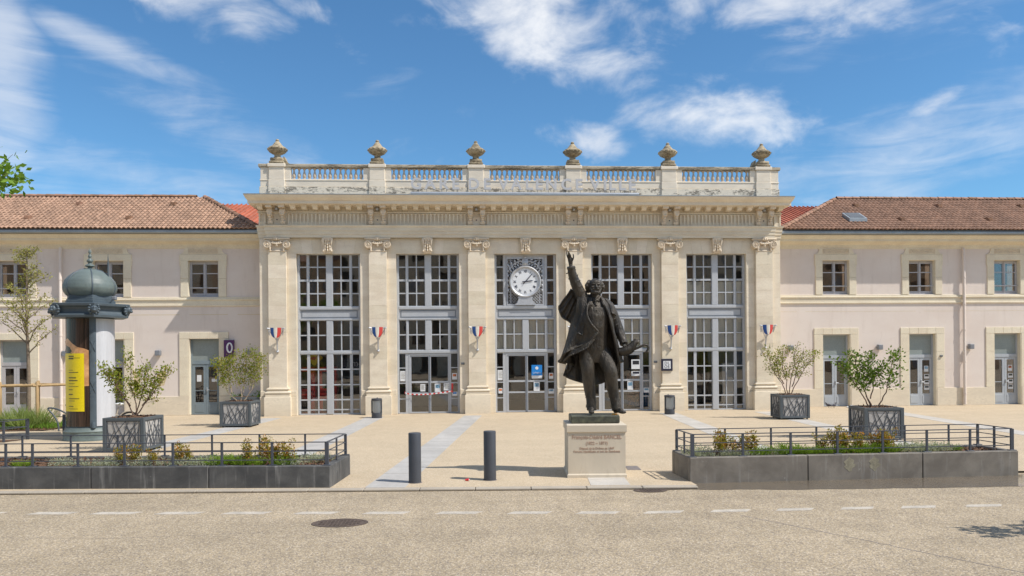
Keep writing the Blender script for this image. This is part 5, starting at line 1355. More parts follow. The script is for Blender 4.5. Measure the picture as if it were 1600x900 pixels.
# ------------------------------------------------------------------ flower beds with railings and their plants
def flower_bed(origin, ang, L, D, H, joints, concrete_, posts_f, posts_b, label, rail_label, seed):
    t = thing('flower_bed', (origin[0], origin[1], 0), label, 'flower bed', ang); rr = random.Random(seed); T = .16
    js = [0] + joints + [L]
    for k in range(len(js) - 1):
        a, b_ = js[k], js[k + 1]
        b = MB(); b.cbox(a + .006, 0, -.05, b_ - .006, T, H, .012); b.build('wall_panel', concrete_, t, None, True)
        b = MB(); b.cbox(a + .006, D - T, -.05, b_ - .006, D, H - .002, .012); b.build('wall_panel', concrete_, t, None, True)
    for a in (.004, L - T + .004 - .008):
        b = MB(); b.cbox(a, T + .004, -.05, a + T, D - T - .004, H - .001, .012); b.build('wall_panel', concrete_, t, None, True)
    b = MB(); nx, ny = int(L * 9), 12
    b.quadgrid([[(lerp(T - .02, L - T + .02, i / nx), lerp(T - .02, D - T + .02, j / ny), H - .05 + .045 * mnoise.noise(Vector((i * .35, j * .5, seed))) + .03 * mnoise.noise(Vector((i * 1.1, j * 1.3, seed)))) for i in range(nx + 1)] for j in range(ny + 1)])
    for q in range(int(L * 170)): leaf_quad(b, Vector((rr.uniform(T + .02, L - T - .02), rr.uniform(T + .02, D - T - .02), H - .03)), Vector((rr.uniform(-1, 1), rr.uniform(-1, 1), rr.uniform(-.1, .6))), .075, rr, .4)
    tag(b.build('mulch', 'soil', t, None, True), kind='stuff')
    # railing
    r = thing('railing', (origin[0], origin[1], H), rail_label, 'railing', ang)
    def post(x, y, w):
        b = MB(); b.cbox(x - w / 2, y - .014, 0, x + w / 2, y + .014, .425, .004); b.build('post', 'rail_metal', r, None, True)
        b = MB(); b.cbox(x - .075, y - .045, 0.0, x + .075, y + .045, .014, .003); b.build('base_plate', 'rail_metal', r, None, True)
    yf, yb, xl, xr = .08, D - .08, .08, L - .08
    for i, x in enumerate(posts_f): post(x, yf, .075 if x in (xl, xr) or i in (0, len(posts_f) - 1) else .045)
    for i, x in enumerate(posts_b): post(x, yb, .055 if i in (0, len(posts_b) - 1) else .036)
    for x in (xl, xr):
        b = MB(); b.cbox(x - .014, D / 2 - .025, 0, x + .014, D / 2 + .025, .425, .004); b.build('post', 'rail_metal', r, None, True)
    for z in (.10, .26, .425):
        w = .017 if z > .4 else .009
        for (p, q) in (((xl, yf), (xr, yf)), ((xl, yb), (xr, yb)), ((xl, yf), (xl, yb)), ((xr, yf), (xr, yb))):
            dx, dy = q[0] - p[0], q[1] - p[1]
            b = MB()
            if abs(dx) > abs(dy): b.box(p[0], p[1] - w, z - .007 + (.0005 if p[1] > .2 else 0), q[0], p[1] + w, z + .009)
            else: b.box(p[0] - w, p[1] + .02, z - .0065, p[0] + w, q[1] - .02, z + .0085)
            b.build('rail', 'rail_metal', r, None, True)
    return t
LA = math.atan(-.085); LO = (-4.82 - 8.8 * math.cos(LA), -17.42 - 8.8 * math.sin(LA)); LL = 8.8
def l_at(px): return LL - (-4.82 + .10 - (-4.94 + (px - 514) * .0116)) - .0
flower_bed(LO, LA, LL, 1.60, .40, [2.2, 4.38, 6.56], 'concrete_dark', [.08, 2.75, 3.25, 4.10, 4.97, 5.87, 6.78, 7.71, LL - .08], [.08, 1.1, 2.1, 3.1, 4.07, 5.03, 6.0, 6.97, 7.9, LL - .08], 'raised flower bed of dark concrete panels, left of the bollards', 'dark metal railing round the left flower bed', 5)
RA = math.atan(.030); RO = (1.82, -17.50); RL = 6.58
flower_bed(RO, RA, RL, 1.12, .445, [2.30, 4.60], 'concrete_grey', [.08, 1.06, 2.0, 2.93, 3.84, 4.74, 5.63, RL - .08], [.08, 1.08, 2.04, 3.0, 3.95, 4.9, 5.86, RL - .08], 'raised flower bed of grey concrete panels at the puddle, right of the statue', 'dark metal railing round the right flower bed', 9)
def paint_marks():
    bed = [o for o in bpy.data.objects if o.name.startswith('flower_bed') and 'puddle' in o['label']][0]
    for x, rz in ((3.12, .15), (3.62, -.12)):
        b = MB(); pts = [(x + .11 * math.sin(k * math.pi / 9) * (1 if k <= 9 else 1) * (1 - .35 * math.sin(k * 2.1)) * (1 if k <= 9 else 1), .40 - .032 * k) for k in range(10)] + [(x - .10 * math.sin(k * math.pi / 9) * (1 - .3 * math.sin(k * 1.7)), .40 - .032 * k) for k in range(8, 0, -1)]
        b.ext([(a, z) for a, z in pts], -.003, .004); b.build('leaf_mark', 'faded_paint', bed, None, True)
paint_marks()
def bed_plants():
    protos = {}
    def clump(kind, seed, w, h):
        rr = random.Random(seed); b = MB()
        if kind == 'orange':
            sb = MB()
            for k in range(8):
                a = rr.uniform(0, 6.28); e = Vector((math.cos(a) * w * rr.uniform(.2, 1), math.sin(a) * w * .8 * rr.uniform(.2, 1), h * rr.uniform(.6, 1)))
                pts = branch_path((e.x * .2, e.y * .2, 0), e, rr, 4, .08); sb.tube(pts, [.006, .005, .004, .003, .002], 4)
                for p in pts[2:]:
                    for q in range(15): leaf_quad(b, p + rvec(rr) * .05, rvec(rr) + Vector((0, 0, .5)), .052, rr, .5)
            return [(b.mesh('foliage', 'leaf_orange'), 'foliage'), (sb.mesh('stems', 'bark_red'), 'stem')]
        if kind in ('lime', 'grass'):
            for k in range(170 if kind == 'lime' else 260):
                a = rr.uniform(0, 6.28); r_ = w * rr.random() ** .6; p = Vector((math.cos(a) * r_, math.sin(a) * r_, 0)); L = h * rr.uniform(.5, 1.1); d = Vector((p.x * .8, p.y * .8, w)).normalized() + rvec(rr) * .22
                s_ = Vector((rr.uniform(-1, 1), rr.uniform(-1, 1), 0)).normalized() * (.006 if kind == 'lime' else .010); d.normalize()
                b.poly([p - s_, p + s_, p + d * L * .6 + s_ * .7, p + d * L + Vector((d.x, d.y, -.1)) * L * .12, p + d * L * .6 - s_ * .7])
                if kind == 'lime' or rr.random() < .5:
                    for q in range(3): leaf_quad(b, p + d * L * rr.uniform(.3, .95), d + rvec(rr) * .8, .045, rr, .25)
            return [(b.mesh('foliage', 'leaf_lime' if kind == 'lime' else 'leaf_grass'), 'foliage')]
        if kind == 'silver':
            for k in range(75):
                a = rr.uniform(0, 6.28); r_ = w * rr.random() ** .6; p = Vector((math.cos(a) * r_, math.sin(a) * r_, 0)); L = h * rr.uniform(.5, 1.0); d = (Vector((p.x, p.y, w * .9)).normalized() + rvec(rr) * .25).normalized()
                s_ = Vector((rr.uniform(-1, 1), rr.uniform(-1, 1), 0)).normalized() * .004
                b.poly([p - s_, p + s_, p + d * L])
                for q in range(7): leaf_quad(b, p + d * L * rr.uniform(.2, 1), d * .6 + rvec(rr), .036, rr, .35)
            return [(b.mesh('foliage', 'leaf_silver'), 'foliage')]
        for k in range(26):
            a = rr.uniform(0, 6.28); r_ = w * rr.random(); p = Vector((math.cos(a) * r_, math.sin(a) * r_, h * rr.uniform(.1, .8)))
            for q in range(12): leaf_quad(b, p + rvec(rr) * .06, rvec(rr) + Vector((0, 0, .4)), .055, rr, .5)
        return [(b.mesh('foliage', 'leaf_bright'), 'foliage')]
    info = {'orange': ('garden_shrub', 'shrub', 'yellow-green shrub with orange shoot tips'), 'lime': ('lime_plant', 'plant', 'low bright lime-green plant clump'), 'silver': ('silver_plant', 'plant', 'low silver-grey plant cushion'), 'leafy': ('leafy_plant', 'plant', 'low dark green leafy plant'), 'grass': ('grass_clump', 'grass', 'tall loose green grass clump')}
    sizes = {'orange': (.20, .47), 'lime': (.17, .25), 'silver': (.18, .20), 'leafy': (.22, .28), 'grass': (.30, .85)}
    serial = {}; ordn = [w + ' from the left: ' for w in 'first second third fourth fifth sixth seventh eighth ninth tenth eleventh twelfth thirteenth fourteenth fifteenth sixteenth'.split()]
    def put(kind, x, y, z, where, k=1.0, seed=0):
        v = seed % 3; key = (kind, v)
        if key not in protos: protos[key] = clump(kind, 100 + v * 17 + len(kind), *sizes[kind])
        nm, cat, lab = info[kind]
        serial[(kind, where)] = serial.get((kind, where), 0) + 1; nth = ordn[serial[(kind, where)] - 1]
        t = thing(nm, (x, y, z), nth + lab + ' ' + where, cat, R.uniform(0, 6.28), lab.replace('shrub', 'shrubs').replace('clump', 'clumps') + ' ' + where)
        t.scale = (k, k, k * R.uniform(.9, 1.1))
        for me, n_ in protos[key]: o = link(n_, me, t); tag(o, kind='stuff' if n_ == 'foliage' else None)
    def loc(O, A, x, y): return O[0] + x * math.cos(A) - y * math.sin(A), O[1] + x * math.sin(A) + y * math.cos(A)
    i = 0
    for kind, lst in (('orange', [(180, .45, .9), (197, .6, .8), (235, .4, .7), (272, .5, .95), (288, .6, .8), (394, .4, .95), (412, .6, 1.05), (430, .45, .95), (455, .4, 1.05)]), ('lime', [(340, .4, 1), (355, .5, .9), (385, .38, .9), (404, .4, .8), (448, .35, 1.0), (20, .4, .7)]),
                      ('silver', [(84, .4, .9), (100, .6, .7), (138, .4, 1.0), (156, .5, 1.0), (175, .42, 1.0), (206, .6, .9), (224, .4, 1.1), (264, .42, 1.0), (292, .45, 1.1), (310, .5, 1.15), (326, .4, 1.0), (463, .36, 1.0), (480, .9, 1.1), (500, 1.0, 1.0), (60, .8, .8)])):
        for px, d, k in sorted(lst):
            x, y = loc(LO, LA, l_at(px), d); put(kind, x, y, .345, 'in the left flower bed', k, i); i += 1
    for kind, lst in (('orange', [(1130, .38, 1.0), (1142, .5, .95), (1155, .42, .85), (1172, .4, .75), (1184, .45, .95), (1300, .5, .9), (1316, .42, 1.05), (1330, .5, 1.0), (1350, .45, .95), (1380, .45, .8), (1394, .4, 1.1), (1408, .5, .9)]), ('lime', [(1194, .36, .9), (1232, .34, 1), (1250, .42, 1.0), (1268, .35, .9), (1288, .38, .8), (1308, .34, .9), (1345, .36, 1.05), (1360, .34, 1.0), (1376, .36, 1.0), (1398, .36, .95)]),
                      ('silver', [(1092, .5, .8), (1110, .36, 1.0), (1104, .8, 1.2), (1137, .34, .9), (1152, .32, 1.0), (1172, .34, .9), (1212, .36, .95), (1408, .6, 1.1), (1422, .5, 1.1), (1438, .42, 1.2), (1456, .5, 1.15), (1470, .45, 1.2), (1486, .5, 1.1), (1500, .55, 1.0)]), ('leafy', [(1514, .4, .5)])):
        for px, d, k in sorted(lst):
            x = .10 + (px - 1083) * .01272; X, Y = loc(RO, RA, x, d); put(kind, X, Y, .39, 'in the right flower bed', k, i); i += 1
    for x, y, k in sorted(((-18.3, -4.5, .8), (-17.75, -4.3, .95), (-17.35, -4.0, 1.05), (-16.95, -4.1, .9), (-17.2, -4.7, .75))): put('grass', x, y, .02, 'under the staked tree', k, i); i += 1
    for x, y, k in sorted(((-19.2, -5.0, 1.2), (-18.6, -5.1, 1.0), (-19.7, -5.6, 1.1), (-16.4, -4.6, .8), (-16.0, -4.3, .7), (-18.0, -5.4, .7))): put('leafy', x, y, .02, 'in the low left bed', k, i); i += 1
    # dark green plants standing behind the second planter
    for x, y, k in ((-11.6, .45, 1.3), (-10.75, .35, 1.5)): put('leafy', x, y, .55, 'behind the planter by the leftmost pilaster', k, i); i += 1
bed_plants()
def back_troughs():
    """small plain troughs against the wings, behind the near-pilaster planters"""
    for x0, x1, y, l in ((-11.75, -10.62, .35, 'dark trough of green plants behind the planter next to the leftmost pilaster'), (9.62 + .55, 10.62 + .1, -2.6, 'plain grey trough behind the planter next to the rightmost pilaster')):
        t = thing('trough', ((x0 + x1) / 2, y, 0), l, 'planter'); b = MB(); b.cbox(x0, y - .3, 0, x1, y + .3, .78, .01); b.build('box', 'planter_metal', t)
        b = MB(); b.box(x0 + .04, y - .26, .782, x1 - .04, y + .26, .79); b.build('soil', 'soil', t)
back_troughs()
def low_bed():
    t = thing('low_flower_bed', (-18.5, -5.5, 0), 'low planted bed with a thin railing at the left edge of the square', 'flower bed')
    P = [(-26, -7.9), (-15.35, -7.4), (-15.9, -3.1), (-26, -3.1)]
    P = [(-26, -5.9), (-16.3, -5.2), (-15.7, -3.3), (-26, -2.6)]
    b = MB(); b.poly([(x, y, .02) for x, y in P]); b.build('soil', 'soil', t)
    rr = random.Random(8); b = MB()
    for q in range(900): leaf_quad(b, Vector((rr.uniform(-25, -15.9), rr.uniform(-5.2, -3.2), .025)), Vector((rr.uniform(-1, 1), rr.uniform(-1, 1), rr.uniform(0, .5))), .10, rr, .4)
    tag(b.build('mulch', 'soil', t), kind='stuff')
    b = MB()
    for q in range(2600):
        p = Vector((rr.uniform(-25, -16.0), rr.uniform(-5.1, -3.4), .03)); d = Vector((rr.uniform(-.4, .4), rr.uniform(-.4, .4), 1)); leaf_quad(b, p, d, .20, rr, .12)
    tag(b.build('ground_cover', 'leaf_bright', t), kind='stuff')
    r = thing('railing', (-15.3, -7.95, 0), 'short dark railing end left of the advertising column', 'railing')
    pts = [(-21.5, -9.1), (-15.3, -7.95), (-15.05, -6.3)]
    for (x, y, w) in ((-15.3, -7.95, .05), (-15.55, -8.7, .035), (-16.5, -8.17, .03), (-15.05, -6.35, .05), (-18.0, -8.45, .03)):
        b = MB(); b.cbox(x - w, y - .015, 0, x + w, y + .015, .62, .004); b.build('post', 'rail_metal', r)
    for z in (.15, .38, .60):
        b = MB(); b.tube([(-24, -9.55, z), (-15.3, -7.95, z)], .014, 5); b.build('rail', 'rail_metal', r)
        b = MB(); b.tube([(-15.3, -7.97, z + .003), (-15.55, -8.72, z), (-21, -10.0, z)], .013, 5); b.build('rail', 'rail_metal', r)
    b = MB(); b.poly([(-24, -9.5, .012), (-15.55, -8.65, .012), (-15.35, -8.0, .012), (-24, -9.0, .012)]); b.build('soil', 'soil', r)
low_bed()

# ------------------------------------------------------------------ advertising column
def advertising_column():
    X, Y = -13.42, -8.05; A0 = rad(-60)
    t = thing('advertising_column', (X, Y, 0), 'grey-green advertising column with an onion dome, yellow poster and pale panel', 'advertising column'); Rd = .655
    b = MB(); b.lathe([(.745, -.01), (.745, .04), (.735, .06), (.73, .13), (.72, .22), (.72, .24), (.735, .265), (.71, .29), (.69, .34), (.68, .37), (.60, .38), (.3, .38)], 48, fn=lambda a, z: 1 + (.008 * math.cos(60 * a) if .1 < z < .23 else 0)); b.build('base', 'kiosk_green', t, 35, True)
    b = MB(); b.lathe([(Rd - .03, .37), (Rd - .03, 3.62)], 48); b.build('drum', 'kiosk_trim', t, 40, True)
    def arc(name, a0, a1, z0, z1, r, m_, n=18, dr=.012):
        b = MB(); rows = []
        for rr_, zz in ((r - dr, z0), (r, z0), (r, z1), (r - dr, z1)): rows.append([(rr_ * math.cos(lerp(rad(a0), rad(a1), k / n)), rr_ * math.sin(lerp(rad(a0), rad(a1), k / n)), zz) for k in range(n + 1)])
        b.quadgrid(rows, closed_v=True); b.v and None
        return b.build(name, m_, t, 30, True)
    dark = arc('poster', -176, -67, .42, 3.55, Rd - .012, 'poster_brown')
    arc('pale_panel', -52, 56, .42, 3.55, Rd - .012, 'kiosk_pale'); arc('back_panel', 68, 176, .42, 3.55, Rd - .012, 'kiosk_pale')
    # printed hand and arm, and the yellow sheet, as flat print on the curved poster
    def print_patch(name, outline, m_, r):
        b = MB(); o = [(r * math.cos(rad(a)), r * math.sin(rad(a)), z) for a, z in outline]
        # fan of narrow strips so that it follows the curve
        amin, amax = min(a for a, z in outline), max(a for a, z in outline); n = 20; rows0, rows1 = [], []
        def span(a):
            zs = []
            for i in range(len(outline)):
                (a0, z0), (a1, z1) = outline[i], outline[(i + 1) % len(outline)]
                if (a0 - a) * (a1 - a) <= 0 and abs(a1 - a0) > 1e-6: zs.append(lerp(z0, z1, (a - a0) / (a1 - a0)))
            return (min(zs), max(zs)) if zs else (0, 0)
        for k in range(n + 1):
            a = lerp(amin + .01, amax - .01, k / n); lo, hi = span(a); c, s_ = math.cos(rad(a)), math.sin(rad(a)); rows0.append((r * c, r * s_, lo)); rows1.append((r * c, r * s_, hi))
        b.quadgrid([rows0, rows1]); return b.build(name, m_, dark, 30, True)
    print_patch('printed_arm', [(-150, 2.93), (-128, 2.98), (-110, 2.82), (-96, 2.72), (-80, 2.68), (-69, 2.62), (-69, 1.60), (-90, 1.58), (-96, 2.2), (-104, 2.5), (-128, 2.62), (-150, 2.7)], 'poster_skin', Rd - .009)
    print_patch('printed_finger', [(-146, 2.80), (-120, 2.72), (-112, 2.60), (-125, 2.52), (-146, 2.60)], 'poster_brown', Rd - .0075)
    y_ = arc('yellow_sheet', -158, -80, .86, 2.54, Rd - .003, 'poster_yellow', dr=.004)
    rr = random.Random(4)
    for z, k, h in ((2.44, .45, .035), (2.37, .42, .035), (2.40, .85, .015), (2.05, .4, .012), (1.98, .75, .02), (1.82, .6, .03), (1.74, .7, .03), (1.66, .5, .012), (1.58, .75, .012), (1.48, .35, .02), (1.34, .35, .03), (1.22, .8, .022), (1.16, .5, .012), (1.0, .4, .02), (.93, .7, .012)):
        b = MB(); a0, a1 = -124, lerp(-124, -84, k); n = 10
        b.quadgrid([[(( Rd - .0015) * math.cos(rad(lerp(a0, a1, q / n))), (Rd - .0015) * math.sin(rad(lerp(a0, a1, q / n))), zz) for q in range(n + 1)] for zz in (z, z + h)]); b.build('print_line', 'poster_ink', y_, None, True)
    for a in (-60, 60, 180):
        b = MB(); c, s_ = math.cos(rad(a)), math.sin(rad(a)); tx, ty = -s_, c
        pr = [(-.085, -.04), (-.085, .012), (-.05, .03), (.05, .03), (.085, .012), (.085, -.04)]
        b.ext([((Rd + d) * c + u * tx, (Rd + d) * s_ + u * ty) for u, d in pr], .38, 3.60, 'z')
        b.lathe([(.065, .38), (.06, .48), (.045, .55)], 10, ((Rd + .03) * c, (Rd + .03) * s_, 0))
        for z in (1.55, 2.75):   # crossed ribbons on the posts
            for sg in (-1, 1): b.tube([((Rd + .035) * c + tx * sg * -.06, (Rd + .035) * s_ + ty * sg * -.06, z - .16), ((Rd + .045) * c, (Rd + .045) * s_, z), ((Rd + .035) * c + tx * sg * .06, (Rd + .035) * s_ + ty * sg * .06, z + .16)], .012, 5)
        b.build('post', 'kiosk_trim', t, 40, True)
    # hexagonal canopy
    hexa = lambda r: [(r * math.cos(A0 - k * math.pi / 3), r * math.sin(A0 - k * math.pi / 3)) for k in range(6)]
    hx = list(reversed(hexa(1.00)))
    b = MB(); b.sweep([(-.42, 3.58), (.08, 3.58), (.09, 3.64), (.04, 3.68), (.02, 3.70), (.0, 3.74), (.0, 3.80), (.03, 3.86), (.07, 3.88), (.12, 3.91), (.13, 3.97), (.10, 3.985), (-.42, 4.02)], hx, True)
    b.poly([(x * .62, y * .62, 3.585) for x, y in hexa(1.00)]); b.poly([(x * .66, y * .66, 4.018) for x, y in hexa(1.00)])
    can = b.build('canopy', 'kiosk_trim', t, None, True)
    b = MB(); b.sweep([(0, 4.0), (.0, 4.08), (-.03, 4.09), (-.03, 4.14), (-.06, 4.15), (-.06, 4.24), (-.3, 4.24), (-.3, 4.0)], list(reversed(hexa(.73))), True); b.build('dome_base', 'kiosk_trim', t, None, True)
    lion = MB()
    lion.ball((.05, 0, 0), (.10, .135, .14)); lion.ball((.13, 0, .01), (.075, .09, .10)); lion.ball((.195, 0, -.03), (.045, .055, .045)); lion.ball((.19, 0, .03), (.04, .03, .06))
    for k in range(11):
        a = k * 2 * math.pi / 11; lion.ball((.07, .125 * math.cos(a), .13 * math.sin(a)), (.05, .045, .045), n=6, m=5)
    for s_ in (-1, 1): lion.ball((.185, s_ * .045, .045), .018, n=6, m=4); lion.ball((.10, s_ * .10, .11), .035, n=6, m=4)
    lm = lion.mesh('lion_head', 'kiosk_trim', 60)
    for k in range(6):
        a = A0 + k * math.pi / 3; o = link('lion_head', lm, can, (.985 * math.cos(a), .985 * math.sin(a), 3.80)); o.rotation_euler.z = a
    # onion dome in six gores with raised seams
    dp = [(.58, 4.22), (.625, 4.25), (.69, 4.34), (.72, 4.45), (.71, 4.56), (.66, 4.69), (.57, 4.81), (.45, 4.91), (.32, 4.985), (.20, 5.02), (.17, 5.03)]
    sm = []
    for k in range(len(dp) - 1):
        for q in range(3): sm.append((lerp(dp[k][0], dp[k + 1][0], q / 3), lerp(dp[k][1], dp[k + 1][1], q / 3)))
    sm.append(dp[-1])
    def scal(a, z):
        u = (a - A0) * 48 / (2 * math.pi); row = int((z - 4.2) / .07); v = ((z - 4.2) / .07) % 1
        return 1 + .0 + .010 * abs(math.sin((u + .5 * (row % 2)) * math.pi / 1.0)) * (1 - v) - .012 * math.cos(3 * (a - A0)) ** 2 * 0
    b = MB(); b.lathe(sm, 144, fn=scal); b.build('dome', 'kiosk_green', t, 60, True)
    for k in range(6):
        a = A0 + k * math.pi / 3; b = MB(); b.tube([((r + .006) * math.cos(a), (r + .006) * math.sin(a), z) for r, z in dp], .02, 6); b.build('dome_rib', 'kiosk_trim', t, 60, True)
    b = MB(); b.lathe([(.19, 5.02), (.19, 5.045), (.07, 5.06), (.06, 5.09), (.14, 5.13), (.13, 5.15), (.06, 5.19), (.045, 5.22), (.09, 5.27), (.085, 5.30), (.05, 5.34), (.03, 5.37), (.055, 5.41), (.045, 5.44), (.02, 5.49), (.045, 5.54), (.035, 5.58), (.015, 5.62), (.0, 5.67)], 16, fn=lambda a, z: 1 + .08 * math.cos(6 * a)); b.build('finial', 'kiosk_green', t, 50, True)
    b = MB(); b.cbox(.74, -.30, 4.10, .86, -.18, 4.21, .02); b.tube([(.7, -.24, 4.05), (.78, -.24, 4.14)], .02, 6); b.build('floodlight', 'lamp_grey', t, None, True)
    # thin spike mast standing on the canopy
    b = MB(); b.tube([(.55, -.06, 4.03), (.55, -.06, 5.2), (.55, -.06, 5.48)], [.028, .022, .004], 6); b.build('spike', 'kiosk_trim', t, None, True)
advertising_column()

# ------------------------------------------------------------------ pedestal and bronze statue
PED = Vector((.225, -16.30, 0)); PROT = rad(-4.0)
def pedestal():
    t = thing('pedestal', PED, 'pale stone pedestal with a red-brown inscription under the bronze statue', 'pedestal', PROT)
    h = .555
    b = MB()
    prof = [(.02, -.02), (.02, .055), (.0, .08), (.0, .865), (.024, .89), (.024, 1.015), (.014, 1.027), (-.2, 1.03), (-.2, -.02)]
    b.sweep(prof, [(-h, h), (-h, -h), (h, -h), (h, h)], True); b.poly([(-.4, -.4, 1.029), (.4, -.4, 1.029), (.4, .4, 1.029), (-.4, .4, 1.029)])
    b.build('block', 'pedestal_stone', t, None, True)
    for txt, size, z, wd in (('François-Désiré BANCEL', .105, .755, .96), ('(1822 ~ 1871)', .080, .645, .42), ('Député de la Drôme en 1849', .062, .55, .66), ('Fervent républicain et ami de Gambetta', .062, .49, .90)):
        parts_ = [(txt, 1.0)]
        me = text_mesh(txt, size, .006, 'inscription', 'inscription', 'CENTER', bold=.001 if z > .6 else 0); w = max(v.co.x for v in me.vertices) - min(v.co.x for v in me.vertices)
        for v in me.vertices: v.co.x *= wd / w
        link('inscription', me, t, (0, -h - .002, z))
pedestal()
def remeshed(mb, voxel, smooth_it=2, strength=None):
    me = mb.mesh('tmp', 'bronze'); o = bpy.data.objects.new('tmp', me); COL.objects.link(o)
    m1 = o.modifiers.new('r', 'REMESH'); m1.mode = 'VOXEL'; m1.voxel_size = voxel
    m2 = o.modifiers.new('s', 'SMOOTH'); m2.iterations = smooth_it; m2.factor = .5
    dg = bpy.context.evaluated_depsgraph_get(); out = bpy.data.meshes.new_from_object(o.evaluated_get(dg)); bpy.data.objects.remove(o); bpy.data.meshes.remove(me)
    out.polygons.foreach_set('use_smooth', [True] * len(out.polygons)); return out
def catmull(P, n):
    """n samples through the points P"""
    P = [Vector(p) for p in P]; out = []
    for k in range(n):
        t = k / (n - 1) * (len(P) - 1); i = min(int(t), len(P) - 2); u = t - i
        p0, p1, p2, p3 = P[max(i - 1, 0)], P[i], P[i + 1], P[min(i + 2, len(P) - 1)]
        out.append(.5 * ((2 * p1) + (p2 - p0) * u + (2 * p0 - 5 * p1 + 4 * p2 - p3) * u * u + (3 * p1 - p0 - 3 * p2 + p3) * u ** 3))
    return out
def statue():
    K = 1 / 77.4
    def S(u, v, d=0.0): return Vector(((u - 928) * K, -d, (645 - v) * K))
    t = thing('bronze_statue', (.285, -16.28, 1.205), 'dark bronze statue of a bearded man in an open coat raising one arm', 'statue')
    body = MB()
    # ---- torso: stacked elliptical sections (centre u, v, half width, half depth, depth offset)
    def loft(secs, n=28):
        rows = []
        for (u, v, hw, hd, d) in secs:
            c = S(u, v, d); rows.append([c + Vector((hw * math.cos(2 * math.pi * k / n), -hd * math.sin(2 * math.pi * k / n), 0)) for k in range(n)])
        o = len(body.v); body.quadgrid(rows, closed_u=True); body.face([o + k for k in range(n)]); body.face([o + (len(rows) - 1) * n + k for k in range(n)])
    loft([(926, 566, .15, .14, .02), (926, 556, .235, .17, .03), (926, 545, .255, .19, .04), (926, 528, .25, .20, .055), (927, 510, .255, .215, .07), (928, 494, .285, .225, .06), (929, 482, .305, .21, .04), (929, 474, .295, .175, .015), (928, 467, .20, .125, .0), (926, 462, .11, .10, .01)])
    # waistcoat edge, buttons
    for v in (478, 486, 494, 502): body.ball(S(926.5, v, .262 if v > 480 else .24), .013, n=8, m=5)
    for v in (480, 489, 498): body.ball(S(938, v, .235), .011, n=8, m=5)
    for s_ in (-1, 1): body.tube([S(926 + s_ * 1, 519, .25), S(926 + s_ * 7, 514, .25), S(926 + s_ * 14, 511, .2)], .014, 6)
    body.tube([S(925, 470, .20), S(926, 490, .262), S(926.5, 508, .262), S(925, 518, .25)], .010, 6)
    # ---- legs (trousers) with knees and creases
    def limb(pts, n=20):
        P = catmull([p for p, r in pts], 22); RR = []
        for k in range(22):
            q = k / 21 * (len(pts) - 1); i = min(int(q), len(pts) - 2); RR.append(lerp(pts[i][1], pts[i + 1][1], q - i))
        body.tube(P, RR, n)
    limb([(S(914, 548, .02), .160), (S(913, 562, .05), .155), (S(914, 577, .09), .135), (S(915, 590, .07), .128), (S(917, 608, .04), .114), (S(919, 622, .04), .100), (S(919.5, 634, .05), .100), (S(919.5, 640, .06), .094)])
    limb([(S(937, 548, .03), .160), (S(942, 562, .10), .155), (S(947, 577, .17), .138), (S(949, 588, .16), .130), (S(951.5, 606, .12), .114), (S(955, 622, .11), .100), (S(957.5, 634, .12), .102), (S(958, 640, .13), .096)])
    rr = random.Random(2)
    for (uc, wdt, d0, vs) in ((915.5, 9, .10, (566, 583, 592, 600, 612, 624, 631, 636)), (949, 9, .20, (566, 583, 594, 603, 614, 624, 630, 636))):
        for q, v in enumerate(vs):
            uu = uc + (v - 566) * (.06 if uc < 930 else .13); s_ = 1 if q % 2 else -1; d = d0 * (1 if v < 600 else .8) + (.0)
            body.tube(catmull([S(uu - 8, v - 4 * s_, d - .08), S(uu - 4, v - 1.5 * s_, d - .01), S(uu + 1, v + .5 * s_, d + .005), S(uu + 7, v + 4 * s_, d - .07)], 10), .013, 6)
    # shoes
    def shoe(u, v, d, yaw):
        rot = Matrix.Rotation(yaw, 3, 'Z'); c = S(u, v, d)
        for (o, r3) in (((0, .0, .02), (.062, .11, .052)), ((0, -.12, -.005), (.060, .12, .038)), ((0, .09, .0), (.052, .06, .045)), ((0, -.05, .035), (.05, .1, .04))): body.ball(c + rot @ Vector(o), r3, n=14, m=9, rot=rot)
    shoe(918.5, 641.2, .10, rad(-8)); shoe(960, 641.5, .17, rad(24))
    # ---- arms
    limb([(S(912, 473, .02), .135), (S(905, 463, .06), .130), (S(899, 451, .10), .112), (S(894, 440, .14), .100), (S(890, 430, .18), .086), (S(888, 421, .21), .076)])
    body.tube([S(888.0, 421.5, .21), S(887.4, 418.2, .22)], [.088, .082], 18)        # cuff
    for q in range(6): v = 466 - q * 8; u = 907 - q * 3.6; body.tube(catmull([S(u - 8.5, v + 3, .06 + q * .02), S(u - 4, v + 1, .150 + q * .02), S(u + 1, v - 1, .170 + q * .018), S(u + 6, v - 3, .12 + q * .02)], 10), .012, 6)
    limb([(S(946, 477, -.02), .128), (S(953, 488, -.04), .122), (S(960, 503, -.05), .108), (S(965, 517, -.01), .100), (S(968, 528, .07), .086), (S(969.5, 536, .13), .076)])
    body.tube([S(969.3, 535, .125), S(969.8, 538, .15)], [.086, .082], 18)
    for q in range(5): v = 490 + q * 9; u = 954 + q * 3; body.tube(catmull([S(u - 8, v + 4, -.03), S(u - 4, v + 2, .05), S(u + 1, v - 1, .06), S(u + 7, v - 3, -.0)], 10), .012, 6)
    # ---- neck, head tilted up
    body.capsule(S(926, 466, .02), .092, S(926, 455, .06), .085)
    tilt = Matrix.Rotation(rad(-5), 3, 'X') @ Matrix.Rotation(rad(4), 3, 'Y')
    HC = S(926, 448.5, .09)
    def hp(x, y, z): return HC + tilt @ Vector((x, -y, z))
    def hb(x, y, z, r3, n=10, m=7): body.ball(hp(x, y, z), r3, n=n, m=m, rot=tilt)
